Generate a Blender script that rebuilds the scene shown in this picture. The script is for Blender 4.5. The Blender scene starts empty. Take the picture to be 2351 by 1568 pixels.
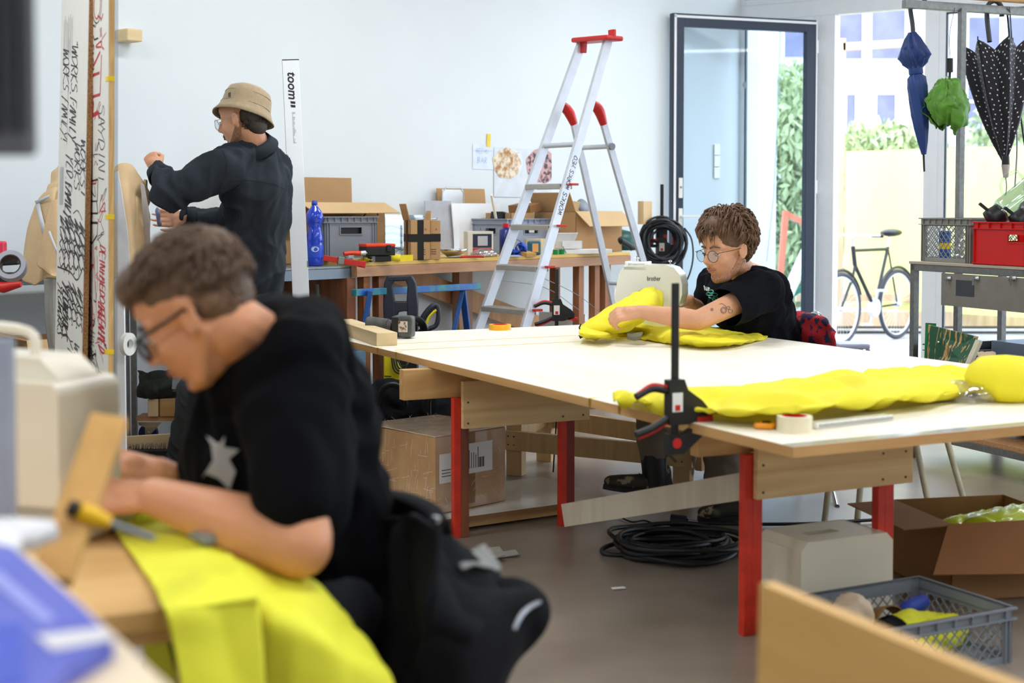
import bpy, bmesh, math, random
from mathutils import Vector as V, Matrix, Euler, Quaternion, noise
random.seed(7)
SC = bpy.context.scene
R = math.radians
# ---------------------------------------------------------------- camera (50 mm, eye height 1.25 m, slight downward pitch)
F, CX, CY, CH = 3265.0, 1175.5, 632.0, 1.25
PIT = math.atan((CY - 480) / F)
FW = V((0, math.cos(PIT), -math.sin(PIT))); UP = V((0, math.sin(PIT), math.cos(PIT)))
cam_d = bpy.data.cameras.new('camera'); cam = bpy.data.objects.new('camera', cam_d)
SC.collection.objects.link(cam); SC.camera = cam
cam.location = (0, 0, CH); cam.rotation_euler = (math.pi / 2 - PIT, 0, 0)
cam_d.sensor_width = 36; cam_d.lens = F / 2351 * 36
cam_d.shift_y = -(CY - 784) / 2351 * -1
cam_d.clip_start = .05; cam_d.clip_end = 300
cam_d.dof.use_dof = True; cam_d.dof.focus_distance = 6.5
cam_d.dof.aperture_fstop = cam_d.lens / 1000 / .0165
# ---------------------------------------------------------------- sky and daylight
w = bpy.data.worlds.new('overcast_sky'); SC.world = w; w.use_nodes = True
wn = w.node_tree.nodes; wl = w.node_tree.links
bg = wn['Background']; bg.inputs[0].default_value = (.80, .90, 1, 1); bg.inputs[1].default_value = 5.6
sun_d = bpy.data.lights.new('sun', 'SUN'); sun_d.energy = 1.2; sun_d.angle = R(25); sun_d.color = (1, .97, .92)
sun = bpy.data.objects.new('sun', sun_d); SC.collection.objects.link(sun); sun.rotation_euler = (R(48), 0, R(-158))
SC.view_settings.view_transform = 'Standard'; SC.view_settings.look = 'None'
SC.view_settings.gamma = 1; SC.view_settings.exposure = .27; SC.view_settings.use_curve_mapping = False

def lin(c):
    f = lambda x: (x / 255) / 12.92 if x <= 10 else ((x / 255 + .055) / 1.055) ** 2.4
    return (f(c[0]), f(c[1]), f(c[2]), 1)

# ---------------------------------------------------------------- pixel -> world helpers (real distances in metres)
def ray(px, py): return V(((px - CX) / F, 0, 0)) + FW - UP * ((py - CY) / F)
def at(px, py, D):
    r = ray(px, py); k = D / r.y; return V((r.x * k, D, CH + r.z * k))
def G(px, py, z):
    r = ray(px, py); k = (z - CH) / r.z; return V((r.x * k, r.y * k, z))
def col(px, P0, d, z):
    """point on the line P0 + s*d (plan) at height z seen in pixel column px"""
    a = (px - CX) / F; c, s = math.cos(PIT), math.sin(PIT)
    k = (CH - z) * s
    t = (a * (P0[1] * c + k) - P0[0]) / (d[0] - a * d[1] * c)
    return V((P0[0] + d[0] * t, P0[1] + d[1] * t, z))
def zat(py, Y): return at(CX, py, Y).z

# ---------------------------------------------------------------- object helpers
def link(o): SC.collection.objects.link(o); return o
def tag(o, label=None, cat=None, group=None, kind=None):
    if label: o['label'] = label
    if cat: o['category'] = cat
    if group: o['group'] = group
    if kind: o['kind'] = kind
    return o
def thing(name, label, cat, loc=(0, 0, 0), rz=0, group=None):
    o = link(bpy.data.objects.new(name, None)); o.location = loc; o.rotation_euler = (0, 0, rz)
    o.empty_display_size = .05
    return tag(o, label, cat, group)
def copy_tree(o, parent=None):
    c = link(o.copy()); c.parent = parent
    for ch in list(o.children): copy_tree(ch, c)
    return c

def frame(p0, p1, up=V((0, 0, 1))):
    z = (V(p1) - V(p0)).normalized(); a = up if abs(z.dot(up)) < .95 else V((1, 0, 0))
    x = a.cross(z).normalized(); y = z.cross(x)
    return Matrix((x, y, z)).transposed()
def TR(loc=(0, 0, 0), rot=(0, 0, 0)): return Matrix.Translation(loc) @ Euler(rot).to_matrix().to_4x4()

class MB:
    def __init__(s): s.v = []; s.f = []; s.m = []; s.s = []; s.uv = {}
    def add(s, vs, fs, smooth=False, mi=0, M=None, uvs=None):
        b = len(s.v)
        for i, q in enumerate(vs):
            q = V(q); s.v.append(M @ q if M is not None else q)
            if uvs: s.uv[b + i] = uvs[i]
        for f in fs: s.f.append([b + i for i in f]); s.m.append(mi); s.s.append(smooth)
        return s
    def box(s, x0, x1, y0, y1, z0, z1, M=None, mi=0):
        return s.add([(x0, y0, z0), (x1, y0, z0), (x1, y1, z0), (x0, y1, z0), (x0, y0, z1), (x1, y0, z1), (x1, y1, z1), (x0, y1, z1)],
                     [(0, 3, 2, 1), (4, 5, 6, 7), (0, 1, 5, 4), (1, 2, 6, 5), (2, 3, 7, 6), (3, 0, 4, 7)], M=M, mi=mi)
    def cbox(s, c, size, rot=(0, 0, 0), mi=0, M=None):
        T = TR(c, rot); T = M @ T if M is not None else T
        a, b, d = size; return s.box(-a / 2, a / 2, -b / 2, b / 2, -d / 2, d / 2, T, mi)
    def bar(s, p0, p1, wd, th, up=V((0, 0, 1)), mi=0):
        Fm = frame(p0, p1, up); L = (V(p1) - V(p0)).length
        return s.box(-wd / 2, wd / 2, -th / 2, th / 2, 0, L, Matrix.Translation(V(p0)) @ Fm.to_4x4(), mi)
    def cyl(s, p0, p1, r0, r1=None, n=12, cap=True, mi=0, M=None, smooth=True):
        r1 = r0 if r1 is None else r1; Fm = frame(p0, p1); vs = []
        for p, r in ((V(p0), r0), (V(p1), r1)):
            for i in range(n):
                a = 2 * math.pi * i / n; vs.append(p + Fm @ V((math.cos(a) * r, math.sin(a) * r, 0)))
        s.add(vs, [(i, (i + 1) % n, n + (i + 1) % n, n + i) for i in range(n)], smooth, mi, M)
        if cap: s.add(vs, [tuple(range(n - 1, -1, -1)), tuple(range(n, 2 * n))], False, mi, M)
        return s
    def tube(s, pts, r, n=8, closed=False, mi=0, M=None):
        pts = [V(p) for p in pts]; N = len(pts); rr = r if isinstance(r, (list, tuple)) else [r] * N
        vs = []; prev = None
        for i, p in enumerate(pts):
            if closed: t = pts[(i + 1) % N] - pts[i - 1]
            else: t = pts[min(i + 1, N - 1)] - pts[max(i - 1, 0)]
            if t.length < 1e-9: t = V((0, 0, 1))
            t.normalize()
            if prev is None:
                a = V((0, 0, 1)) if abs(t.z) < .9 else V((1, 0, 0)); x = a.cross(t).normalized()
            else: x = (prev - t * prev.dot(t)).normalized()
            prev = x; y = t.cross(x)
            for k in range(n):
                a = 2 * math.pi * k / n; vs.append(p + (x * math.cos(a) + y * math.sin(a)) * rr[i])
        fs = []
        for i in range(N if closed else N - 1):
            j = (i + 1) % N
            for k in range(n): fs.append((i * n + k, i * n + (k + 1) % n, j * n + (k + 1) % n, j * n + k))
        s.add(vs, fs, True, mi, M)
        if not closed: s.add(vs, [tuple(range(n - 1, -1, -1)), tuple(range((N - 1) * n, N * n))], False, mi, M)
        return s
    def lathe(s, prof, n=24, M=None, mi=0, fn=None, smooth=True):
        vs = []; fs = []
        for j, (r, z) in enumerate(prof):
            for i in range(n):
                a = 2 * math.pi * i / n; q = r * (fn(a, j / (len(prof) - 1)) if fn else 1)
                vs.append((math.cos(a) * q, math.sin(a) * q, z))
        for j in range(len(prof) - 1):
            for i in range(n):
                k = (i + 1) % n; fs.append((j * n + i, j * n + k, (j + 1) * n + k, (j + 1) * n + i))
        s.add(vs, fs, smooth, mi, M)
        return s
    def ell(s, c, r, rot=(0, 0, 0), n=16, mi=0, M=None):
        T = TR(c, rot); T = M @ T if M is not None else T; vs = []; fs = []; m = n // 2
        for j in range(m + 1):
            th = math.pi * j / m
            for i in range(n):
                a = 2 * math.pi * i / n
                vs.append((r[0] * math.sin(th) * math.cos(a), r[1] * math.sin(th) * math.sin(a), r[2] * math.cos(th)))
        for j in range(m):
            for i in range(n):
                k = (i + 1) % n; fs.append(((j + 1) * n + i, (j + 1) * n + k, j * n + k, j * n + i))
        return s.add(vs, fs, True, mi, T)
    def prism(s, poly, z0, z1, M=None, mi=0, smooth=False):
        n = len(poly); vs = [(x, y, z0) for x, y in poly] + [(x, y, z1) for x, y in poly]
        s.add(vs, [tuple(range(n - 1, -1, -1)), tuple(range(n, 2 * n))], False, mi, M)
        return s.add(vs, [(i, (i + 1) % n, n + (i + 1) % n, n + i) for i in range(n)], smooth, mi, M)
    def grid(s, rows, closed=False, mi=0, M=None, smooth=True):
        n = len(rows[0]); m = len(rows); vs = [p for r_ in rows for p in r_]
        uvs = [(i / (n - 1), j / (m - 1)) for j in range(m) for i in range(n)]
        fs = []
        for j in range(m - 1):
            for i in range(n if closed else n - 1):
                k = (i + 1) % n; fs.append((j * n + i, j * n + k, (j + 1) * n + k, (j + 1) * n + i))
        return s.add(vs, fs, smooth, mi, M, uvs)
    def build(s, name, mat, parent=None, bevel=0, solid=0, loc=None, rz=None, weld=False, sub=0):
        me = bpy.data.meshes.new(name); me.from_pydata([tuple(q) for q in s.v], [], s.f)
        for m_ in (mat if isinstance(mat, (list, tuple)) else [mat]): me.materials.append(m_)
        me.polygons.foreach_set('material_index', s.m); me.polygons.foreach_set('use_smooth', s.s)
        if s.uv:
            ul = me.uv_layers.new(name='UVMap')
            for lp in me.loops: ul.data[lp.index].uv = s.uv.get(lp.vertex_index, (0, 0))
        if weld or True:
            bm = bmesh.new(); bm.from_mesh(me)
            if weld: bmesh.ops.remove_doubles(bm, verts=bm.verts, dist=1e-5)
            if not solid: bmesh.ops.recalc_face_normals(bm, faces=bm.faces)
            bm.to_mesh(me); bm.free()
        me.update()
        o = link(bpy.data.objects.new(name, me)); o.parent = parent
        if loc is not None: o.location = loc
        if rz is not None: o.rotation_euler = (0, 0, rz)
        if solid:
            q = o.modifiers.new('solid', 'SOLIDIFY'); q.thickness = solid; q.offset = 0
        if sub:
            q = o.modifiers.new('sub', 'SUBSURF'); q.levels = q.render_levels = sub
        if bevel:
            q = o.modifiers.new('bevel', 'BEVEL'); q.width = bevel; q.segments = 2; q.limit_method = 'ANGLE'; q.angle_limit = R(40)
        return o

def cr(p0, p1, p2, p3, t):
    return .5 * ((2 * p1) + (p2 - p0) * t + (2 * p0 - 5 * p1 + 4 * p2 - p3) * t * t + (3 * p1 - p0 - 3 * p2 + p3) * t ** 3)
def spline(pts, n):
    pts = [V(p) for p in pts]; N = len(pts); out = []
    for k in range(n + 1):
        u = k / n * (N - 1); i = min(int(u), N - 2); t = u - i
        a = pts[i - 1] if i > 0 else pts[0] * 2 - pts[1]
        d = pts[i + 2] if i + 2 < N else pts[-1] * 2 - pts[-2]
        out.append(cr(a, pts[i], pts[i + 1], d, t))
    return out
def surf(ctrl, nu, nv):
    rows = [spline(r_, nu) for r_ in ctrl]
    cols = [spline([r_[i] for r_ in rows], nv) for i in range(nu + 1)]
    return [[cols[i][j] for i in range(nu + 1)] for j in range(nv + 1)]
def wrinkle(rows, amp, sc, seed=0, ridge=True, dirv=None, edge=False):
    m = len(rows); n = len(rows[0]); out = []
    for j in range(m):
        r_ = []
        for i in range(n):
            p = rows[j][i]
            du = rows[j][min(i + 1, n - 1)] - rows[j][max(i - 1, 0)]; dv = rows[min(j + 1, m - 1)][i] - rows[max(j - 1, 0)][i]
            nn = du.cross(dv)
            nn = nn.normalized() if nn.length > 1e-12 else V((0, 0, 1))
            q = p.copy()
            if dirv is not None: q = q - dirv * q.dot(dirv) * .75
            q = q * sc + V((seed * 7.3, seed * 3.1, seed))
            q = q + V((noise.noise(q * .7), noise.noise(q * .7 + V((9, 1, 3))), 0)) * .8
            h = noise.noise(q)
            if ridge: h = 1 - 2.2 * abs(h) + .35 * noise.noise(q * 2.3) - .5
            r_.append(p + nn * (h * amp))
        out.append(r_)
    return out
def sheet(name, ctrl, mat, parent=None, nu=40, nv=40, amp=.006, sc=9, solid=.002, seed=0, dirv=None, ridge=True):
    rows = wrinkle(surf(ctrl, nu, nv), amp, sc, seed, ridge, dirv) if amp else surf(ctrl, nu, nv)
    return MB().grid(rows).build(name, mat, parent, solid=solid)
def PX(D, *pts): return [at(x, y, D) for x, y in pts]
def P3(*pts): return [at(*p) for p in pts]

# smooth union body: tapered capsules / ellipsoids voxel-remeshed into ONE surface
def capsule(mb, p0, r0, p1, r1, n=14):
    p0 = V(p0); p1 = V(p1)
    if (p1 - p0).length < 1e-5: p1 = p0 + V((0, 0, 1e-3))
    Fm = frame(p0, p1); rows = []
    for j in range(5): a = math.pi / 2 * (1 - j / 4); rows.append((p0, -math.sin(a) * r0, math.cos(a) * r0))
    for j in range(5): a = math.pi / 2 * j / 4; rows.append((p1, math.sin(a) * r1, math.cos(a) * r1))
    vs = []; fs = []
    for (c, h, r) in rows:
        r = max(r, 1e-4)
        for i in range(n):
            a = 2 * math.pi * i / n; vs.append(c + Fm @ V((math.cos(a) * r, math.sin(a) * r, h)))
    for j in range(len(rows) - 1):
        for i in range(n):
            k = (i + 1) % n; fs.append((j * n + i, j * n + k, (j + 1) * n + k, (j + 1) * n + i))
    fs.append(tuple(range(n - 1, -1, -1))); fs.append(tuple(range((len(rows) - 1) * n, len(rows) * n)))
    mb.add(vs, fs, True)
def blob(name, parts, mat, voxel=.008, smooth=6, parent=None, fold=None, cut=None):
    mb = MB()
    for q in parts:
        if q[0] == 'c': capsule(mb, q[1], q[2], q[3], q[4])
        elif q[0] == 'ch':
            for a in range(len(q[1]) - 1): capsule(mb, q[1][a], q[2][a], q[1][a + 1], q[2][a + 1])
        elif q[0] == 'e': mb.ell(q[1], q[2], q[3] if len(q) > 3 else (0, 0, 0), n=20, M=q[4] if len(q) > 4 else None)
    o = mb.build(name, mat, None)
    m_ = o.modifiers.new('r', 'REMESH'); m_.mode = 'VOXEL'; m_.voxel_size = voxel; m_.use_smooth_shade = True
    if smooth: q = o.modifiers.new('s', 'SMOOTH'); q.iterations = smooth; q.factor = .6
    dg = bpy.context.evaluated_depsgraph_get(); dg.update()
    me = bpy.data.meshes.new_from_object(o.evaluated_get(dg)); old = o.data
    o.modifiers.clear(); o.data = me; bpy.data.meshes.remove(old); me.name = name
    if fold:
        amp, sc, seed = fold[:3]; st = fold[3] if len(fold) > 3 else V((1, 1, 1)); ns = [v.normal.copy() for v in me.vertices]
        for v, nn in zip(me.vertices, ns):
            q = V((v.co.x * st[0], v.co.y * st[1], v.co.z * st[2])) * sc + V((seed, seed * 2, 0))
            q = q + V((noise.noise(q * .6), noise.noise(q * .6 + V((5, 5, 5))), noise.noise(q * .6 + V((1, 9, 2))))) * 1.1
            h = .6 - 2.1 * abs(noise.noise(q)) + .3 * noise.noise(q * 2.7)
            v.co += nn * h * amp
    if cut:
        bm = bmesh.new(); bm.from_mesh(me)
        for (co, no) in cut:
            g = bmesh.ops.bisect_plane(bm, geom=bm.verts[:] + bm.edges[:] + bm.faces[:], plane_co=co, plane_no=no, clear_outer=True)
        bm.to_mesh(me); bm.free()
    me.polygons.foreach_set('use_smooth', [True] * len(me.polygons))
    o.parent = parent
    return o

def text(name, s, size, M, mat, parent=None, ext=.0006, shear=0, align='CENTER', bold=0, sx=1):
    c = bpy.data.curves.new(name, 'FONT'); c.body = s; c.size = size; c.extrude = ext; c.shear = shear; c.align_x = align; c.align_y = 'CENTER'
    c.offset = bold; c.resolution_u = 3
    o = bpy.data.objects.new(name, c); link(o)
    dg = bpy.context.evaluated_depsgraph_get(); dg.update()
    me = bpy.data.meshes.new_from_object(o.evaluated_get(dg)); bpy.data.objects.remove(o); bpy.data.curves.remove(c)
    me.transform(M @ Matrix.Diagonal((sx, 1, 1, 1))); me.materials.clear(); me.materials.append(mat)
    o = link(bpy.data.objects.new(name, me)); o.parent = parent
    return o

# ---------------------------------------------------------------- materials
MATS = {}
def mat(name, c, rough=.6, metal=0, var=.08, sc=12, bump=0, bsc=60, spec=.5, c2=None, coat=0, trans=0, stretch=None, alpha=1, sss=0, det=4, thr=None, uv=False, sheen=0):
    if name in MATS: return MATS[name]
    m = bpy.data.materials.new(name); m.use_nodes = True; nt = m.node_tree; b = nt.nodes['Principled BSDF']
    L = nt.links.new; c = lin(c)
    b.inputs['Roughness'].default_value = rough; b.inputs['Metallic'].default_value = metal
    b.inputs['Specular IOR Level'].default_value = spec; b.inputs['Coat Weight'].default_value = coat
    b.inputs['Alpha'].default_value = alpha
    if trans: b.inputs['Transmission Weight'].default_value = trans
    if sheen: b.inputs['Sheen Weight'].default_value = sheen; b.inputs['Sheen Roughness'].default_value = .4
    if sss: b.inputs['Subsurface Weight'].default_value = sss; b.inputs['Subsurface Radius'].default_value = (.02, .008, .004); b.inputs['Subsurface Scale'].default_value = .5
    tc = nt.nodes.new('ShaderNodeTexCoord'); mp = nt.nodes.new('ShaderNodeMapping'); L(tc.outputs['Object'], mp.inputs[0])
    if stretch: mp.inputs['Scale'].default_value = stretch
    nz = nt.nodes.new('ShaderNodeTexNoise'); nz.inputs['Scale'].default_value = sc; nz.inputs['Detail'].default_value = det; L(mp.outputs[0], nz.inputs[0])
    rp = nt.nodes.new('ShaderNodeValToRGB'); e = rp.color_ramp.elements
    if c2: cc = lin(c2); a, d = c, cc
    else: a = tuple(x * (1 - var) for x in c[:3]) + (1,); d = tuple(min(1, x * (1 + var)) for x in c[:3]) + (1,)
    e[0].color = a; e[1].color = d; e[0].position, e[1].position = thr or (.3, .7)
    L(nz.outputs['Fac'], rp.inputs[0]); L(rp.outputs[0], b.inputs['Base Color'])
    if bump:
        n2 = nt.nodes.new('ShaderNodeTexNoise'); n2.inputs['Scale'].default_value = bsc; n2.inputs['Detail'].default_value = 3; L(mp.outputs[0], n2.inputs[0])
        bp = nt.nodes.new('ShaderNodeBump'); bp.inputs['Strength'].default_value = bump; bp.inputs['Distance'].default_value = .004
        L(n2.outputs['Fac'], bp.inputs['Height']); L(bp.outputs[0], b.inputs['Normal'])
    MATS[name] = m; return m
def wood(name, c1, c2, axis='x', sc=5, rough=.55, spec=.4, ring=1.0):
    """grain lines running along the given local axis"""
    if name in MATS: return MATS[name]
    m = bpy.data.materials.new(name); m.use_nodes = True; nt = m.node_tree; b = nt.nodes['Principled BSDF']; L = nt.links.new
    b.inputs['Roughness'].default_value = rough; b.inputs['Specular IOR Level'].default_value = spec
    tc = nt.nodes.new('ShaderNodeTexCoord'); mp = nt.nodes.new('ShaderNodeMapping'); L(tc.outputs['Object'], mp.inputs[0])
    k = .09; mp.inputs['Scale'].default_value = {'x': (k, 1, 1), 'y': (1, k, 1), 'z': (1, 1, k)}[axis]
    nz = nt.nodes.new('ShaderNodeTexNoise'); nz.inputs['Scale'].default_value = sc; nz.inputs['Detail'].default_value = 2; nz.inputs['Distortion'].default_value = .6; L(mp.outputs[0], nz.inputs[0])
    mu = nt.nodes.new('ShaderNodeMath'); mu.operation = 'MULTIPLY'; mu.inputs[1].default_value = 9 * ring; L(nz.outputs['Fac'], mu.inputs[0])
    fr = nt.nodes.new('ShaderNodeMath'); fr.operation = 'PINGPONG'; fr.inputs[1].default_value = 1; L(mu.outputs[0], fr.inputs[0])
    n2 = nt.nodes.new('ShaderNodeTexNoise'); n2.inputs['Scale'].default_value = sc * 14; n2.inputs['Detail'].default_value = 3; L(mp.outputs[0], n2.inputs[0])
    ad = nt.nodes.new('ShaderNodeMath'); ad.operation = 'MULTIPLY_ADD'; ad.inputs[1].default_value = .5; L(fr.outputs[0], ad.inputs[0]); 
    m2 = nt.nodes.new('ShaderNodeMath'); m2.operation = 'MULTIPLY'; m2.inputs[1].default_value = .5; L(n2.outputs['Fac'], m2.inputs[0]); L(m2.outputs[0], ad.inputs[2])
    rp = nt.nodes.new('ShaderNodeValToRGB'); e = rp.color_ramp.elements; e[0].color = lin(c1); e[1].color = lin(c2); e[0].position = .15; e[1].position = .85
    L(ad.outputs[0], rp.inputs[0]); L(rp.outputs[0], b.inputs['Base Color'])
    MATS[name] = m; return m
def glass(name, c=(255, 255, 255), refl=.12, tint=1.0, rough=.02):
    if name in MATS: return MATS[name]
    m = bpy.data.materials.new(name); m.use_nodes = True; nt = m.node_tree; nt.nodes.clear(); L = nt.links.new
    o = nt.nodes.new('ShaderNodeOutputMaterial'); mx = nt.nodes.new('ShaderNodeMixShader'); t = nt.nodes.new('ShaderNodeBsdfTransparent'); g = nt.nodes.new('ShaderNodeBsdfGlossy')
    t.inputs[0].default_value = tuple(x * tint for x in lin(c)[:3]) + (1,); g.inputs['Roughness'].default_value = rough; mx.inputs[0].default_value = refl
    L(t.outputs[0], mx.inputs[1]); L(g.outputs[0], mx.inputs[2]); L(mx.outputs[0], o.inputs[0]); MATS[name] = m; return m
def cloth2(name, c, rough=.7, tl=.35, var=.06, sc=6):
    """thin woven sheet: diffuse plus light coming through it"""
    if name in MATS: return MATS[name]
    m = mat(name, c, rough, var=var, sc=sc, bump=.25, bsc=90); nt = m.node_tree; L = nt.links.new
    b = nt.nodes['Principled BSDF']; t = nt.nodes.new('ShaderNodeBsdfTranslucent'); t.inputs[0].default_value = lin(c); mx = nt.nodes.new('ShaderNodeMixShader'); mx.inputs[0].default_value = tl
    o = nt.nodes['Material Output']; L(b.outputs[0], mx.inputs[1]); L(t.outputs[0], mx.inputs[2]); L(mx.outputs[0], o.inputs[0]); return m

PLY = wood('plywood', (222, 178, 116), (206, 158, 98), 'x', 3)
PLYPALE = wood('pale_plywood', (246, 241, 226), (238, 230, 210), 'y', 3)
PINE = wood('pine', (214, 170, 110), (190, 142, 86), 'x', 6)
PINEY = wood('pine_along_y', (214, 170, 110), (190, 142, 86), 'y', 6)
PINEZ = wood('pine_along_z', (205, 158, 110), (178, 128, 84), 'z', 6)
PINELT = wood('light_pine', (236, 212, 166), (222, 194, 146), 'x', 6)
PINELZ = wood('light_pine_z', (224, 190, 140), (208, 170, 120), 'z', 6)
DARKW = wood('reddish_wood', (160, 100, 62), (118, 68, 42), 'z', 7)
CARD = mat('cardboard', (186, 146, 100), .85, var=.06, sc=5, bump=.15, bsc=25)
CARDLT = mat('cardboard_light', (206, 172, 126), .85, var=.05, sc=5, bump=.15, bsc=25)
CARDDK = mat('cardboard_dark', (150, 108, 66), .85, var=.06, sc=5, bump=.15, bsc=25)
WHITE = mat('white_paint', (238, 240, 242), .5, var=.02)
WHPL = mat('white_plastic', (236, 236, 228), .3, var=.02, coat=.3)
BLACK = mat('black_plastic', (16, 17, 20), .45, var=.1)
BLKCL = mat('black_cloth', (12, 13, 16), .95, var=.2, sc=30, bump=.3, bsc=120, spec=.2)
GREY = mat('grey_plastic', (128, 134, 142), .5, var=.05)
GREYDK = mat('dark_grey_plastic', (62, 66, 72), .5, var=.05)
ANTH = mat('anthracite_frame', (44, 54, 72), .4, var=.03)
STEEL = mat('galvanised_steel', (140, 142, 140), .42, metal=.75, var=.15, sc=40)
ALU = mat('aluminium', (206, 210, 218), .4, metal=.35, var=.05, sc=20)
CHROME = mat('chrome', (210, 212, 215), .2, metal=1)
RED = mat('red_plastic', (200, 28, 24), .42, var=.04)
REDP = mat('red_paint', (196, 40, 22), .5, var=.12, sc=9)
YEL = mat('yellow_tape', (240, 205, 20), .5, var=.03)
HIVIS = cloth2('fluorescent_yellow_fabric', (255, 242, 52), .7, .2, var=.02)
HIVISG = cloth2('fluorescent_lime_fabric', (250, 250, 66), .7, .12, var=.02)
BLUE = mat('blue_paint', (30, 84, 156), .45, var=.15)
INK = mat('marker_ink_black', (28, 26, 28), .6, var=.1)
INKR = mat('marker_ink_red', (196, 44, 48), .6, var=.1)
RUBB = mat('black_rubber_cable', (26, 29, 34), .5, var=.1)
SKIN = mat('skin', (214, 158, 124), .5, var=.06, sc=14, bump=.15, bsc=180, sss=.12, spec=.4)
PAPER = mat('paper', (236, 236, 232), .8, var=.02)
CLEAR = glass('clear_plastic', (238, 242, 246), .13)
# ================================================================ the setting
H_W = R(41)                                            # heading of the back wall
WD = V((math.sin(H_W), math.cos(H_W), 0)); WN = V((-WD.y, WD.x, 0))   # along the wall (right, away) / into the wall
RZW = math.atan2(WD.y, WD.x)
A0 = V((-.752, 7.33, 0))                               # front left corner of the workbench
WP = A0 + WN * .72                                     # on the wall line
HW2 = R(-56)
GD = V((-math.sin(HW2), -math.cos(HW2), 0)).normalized()      # along window wall, towards the camera side
GN = V((-GD.y, GD.x, 0))                               # outward normal (away from the room)
if GN.x < 0: GN = -GN
CZ = 3.5
cor = col(1697, WP, WD, 1.5); COR = V((cor.x, cor.y, 0))
RZG = math.atan2(GD.y, GD.x)
def gx(px, z=1.5): return (col(px, COR, GD, z) - V((0, 0, z)) - COR).dot(GD)   # distance along the window wall
def gz(py, t): p = COR + GD * t; return zat(py, p.y)

def struct(mb, name, m, **k):
    o = mb.build(name, m, **k); o['kind'] = 'structure'; return o
floor_m = mat('concrete_floor', (112, 99, 86), .38, c2=(162, 149, 134), sc=1.1, det=8, bump=.12, bsc=14, spec=.5)
fb = floor_m.node_tree
n_ = fb.nodes.new('ShaderNodeTexNoise'); n_.inputs['Scale'].default_value = 5; n_.inputs['Detail'].default_value = 6
r_ = fb.nodes.new('ShaderNodeMapRange'); r_.inputs[3].default_value = .2; r_.inputs[4].default_value = .5
fb.links.new(n_.outputs['Fac'], r_.inputs[0]); fb.links.new(r_.outputs[0], fb.nodes['Principled BSDF'].inputs['Roughness'])
wall_m = mat('white_wall', (226, 232, 234), .9, var=.015, sc=2, bump=.05, bsc=40)
L1, L2 = 14.0, 12.5
c0 = COR; c1 = COR - WD * L1; c2 = c1 + GD * L2; c3 = COR + GD * L2
mb = MB(); mb.add([c0 + GN * .1 , c1, c2, c3 + GN * .1, c0 + GN * .1 - V((0, 0, .12)), c1 - V((0, 0, .12)), c2 - V((0, 0, .12)), c3 + GN * .1 - V((0, 0, .12))],
                  [(0, 1, 2, 3), (4, 5, 6, 7), (0, 1, 5, 4), (1, 2, 6, 5), (2, 3, 7, 6), (3, 0, 4, 7)])
struct(mb, 'floor', floor_m)
def slab(name, p, q, z0, z1, th, nrm, m):
    mb = MB(); a = [p, q, q + nrm * th, p + nrm * th]
    mb.add([v + V((0, 0, z0)) for v in a] + [v + V((0, 0, z1)) for v in a], [(0, 3, 2, 1), (4, 5, 6, 7), (0, 1, 5, 4), (1, 2, 6, 5), (2, 3, 7, 6), (3, 0, 4, 7)])
    return struct(mb, name, m)
slab('wall_back', c1, c0 + WD * .3, 0, CZ, .2, WN, wall_m)
slab('wall_left', c1, c2, 0, CZ, .2, -WD, wall_m)
slab('wall_front', c2, c3, 0, CZ, .2, -WN, wall_m)
mb = MB(); mb.add([p + V((0, 0, CZ)) for p in (c0 + WD * .3 + GN * .2, c1, c2, c3 + GN * .2)] + [p + V((0, 0, CZ + .2)) for p in (c0 + WD * .3 + GN * .2, c1, c2, c3 + GN * .2)],
                  [(0, 1, 2, 3), (4, 5, 6, 7), (0, 1, 5, 4), (1, 2, 6, 5), (2, 3, 7, 6), (3, 0, 4, 7)])
struct(mb, 'ceiling', mat('ceiling_paint', (230, 230, 228), .9))
# window wall: frames in a local frame (x along wall from the corner, y outwards)
FRW = mat('white_window_frame', (228, 232, 236), .35, var=.02)
PANE = glass('window_glass', (248, 251, 253), .04)
tz = gz(33, gx(1915))                                  # bottom of the transom bar
tF, tP0, tP1, tM0, tM1 = gx(1700), gx(1880), gx(1914), gx(2119), gx(2152)
def gbox(mb, x0, x1, y0, y1, z0, z1): return mb.box(x0, x1, y0, y1, z0, z1)
def gbuild(mb, name, m, parent=None, kind='structure'):
    o = mb.build(name, m, parent, bevel=.004)
    if parent is None: o.location = COR; o.rotation_euler = (0, 0, RZG)
    if kind and parent is None: o['kind'] = kind
    return o
sg = 1 if V((-GD.y, GD.x, 0)).dot(GN) > 0 else -1      # local +y is (-GD.y, GD.x)
yo = lambda a: (min(0, a * sg), max(0, a * sg))
gbuild(gbox(MB(), -.05, L2, *yo(.09), tz, tz + .12), 'trim_1', FRW)
gbuild(gbox(MB(), -.05, L2, *yo(.2), CZ - .25, CZ), 'trim_2', FRW)
gbuild(gbox(MB(), tP0, tP1, *yo(.10), 0, tz), 'trim_3', FRW)
gbuild(gbox(MB(), tM0, tM1, *yo(.10), 0, tz), 'trim_4', FRW)
gbuild(gbox(MB(), tM1, L2, *yo(.09), 0, .06), 'trim_5', FRW)
gbuild(gbox(MB(), tP1, tM0, *yo(.12), -.02, .012), 'trim_6', STEEL)
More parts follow.
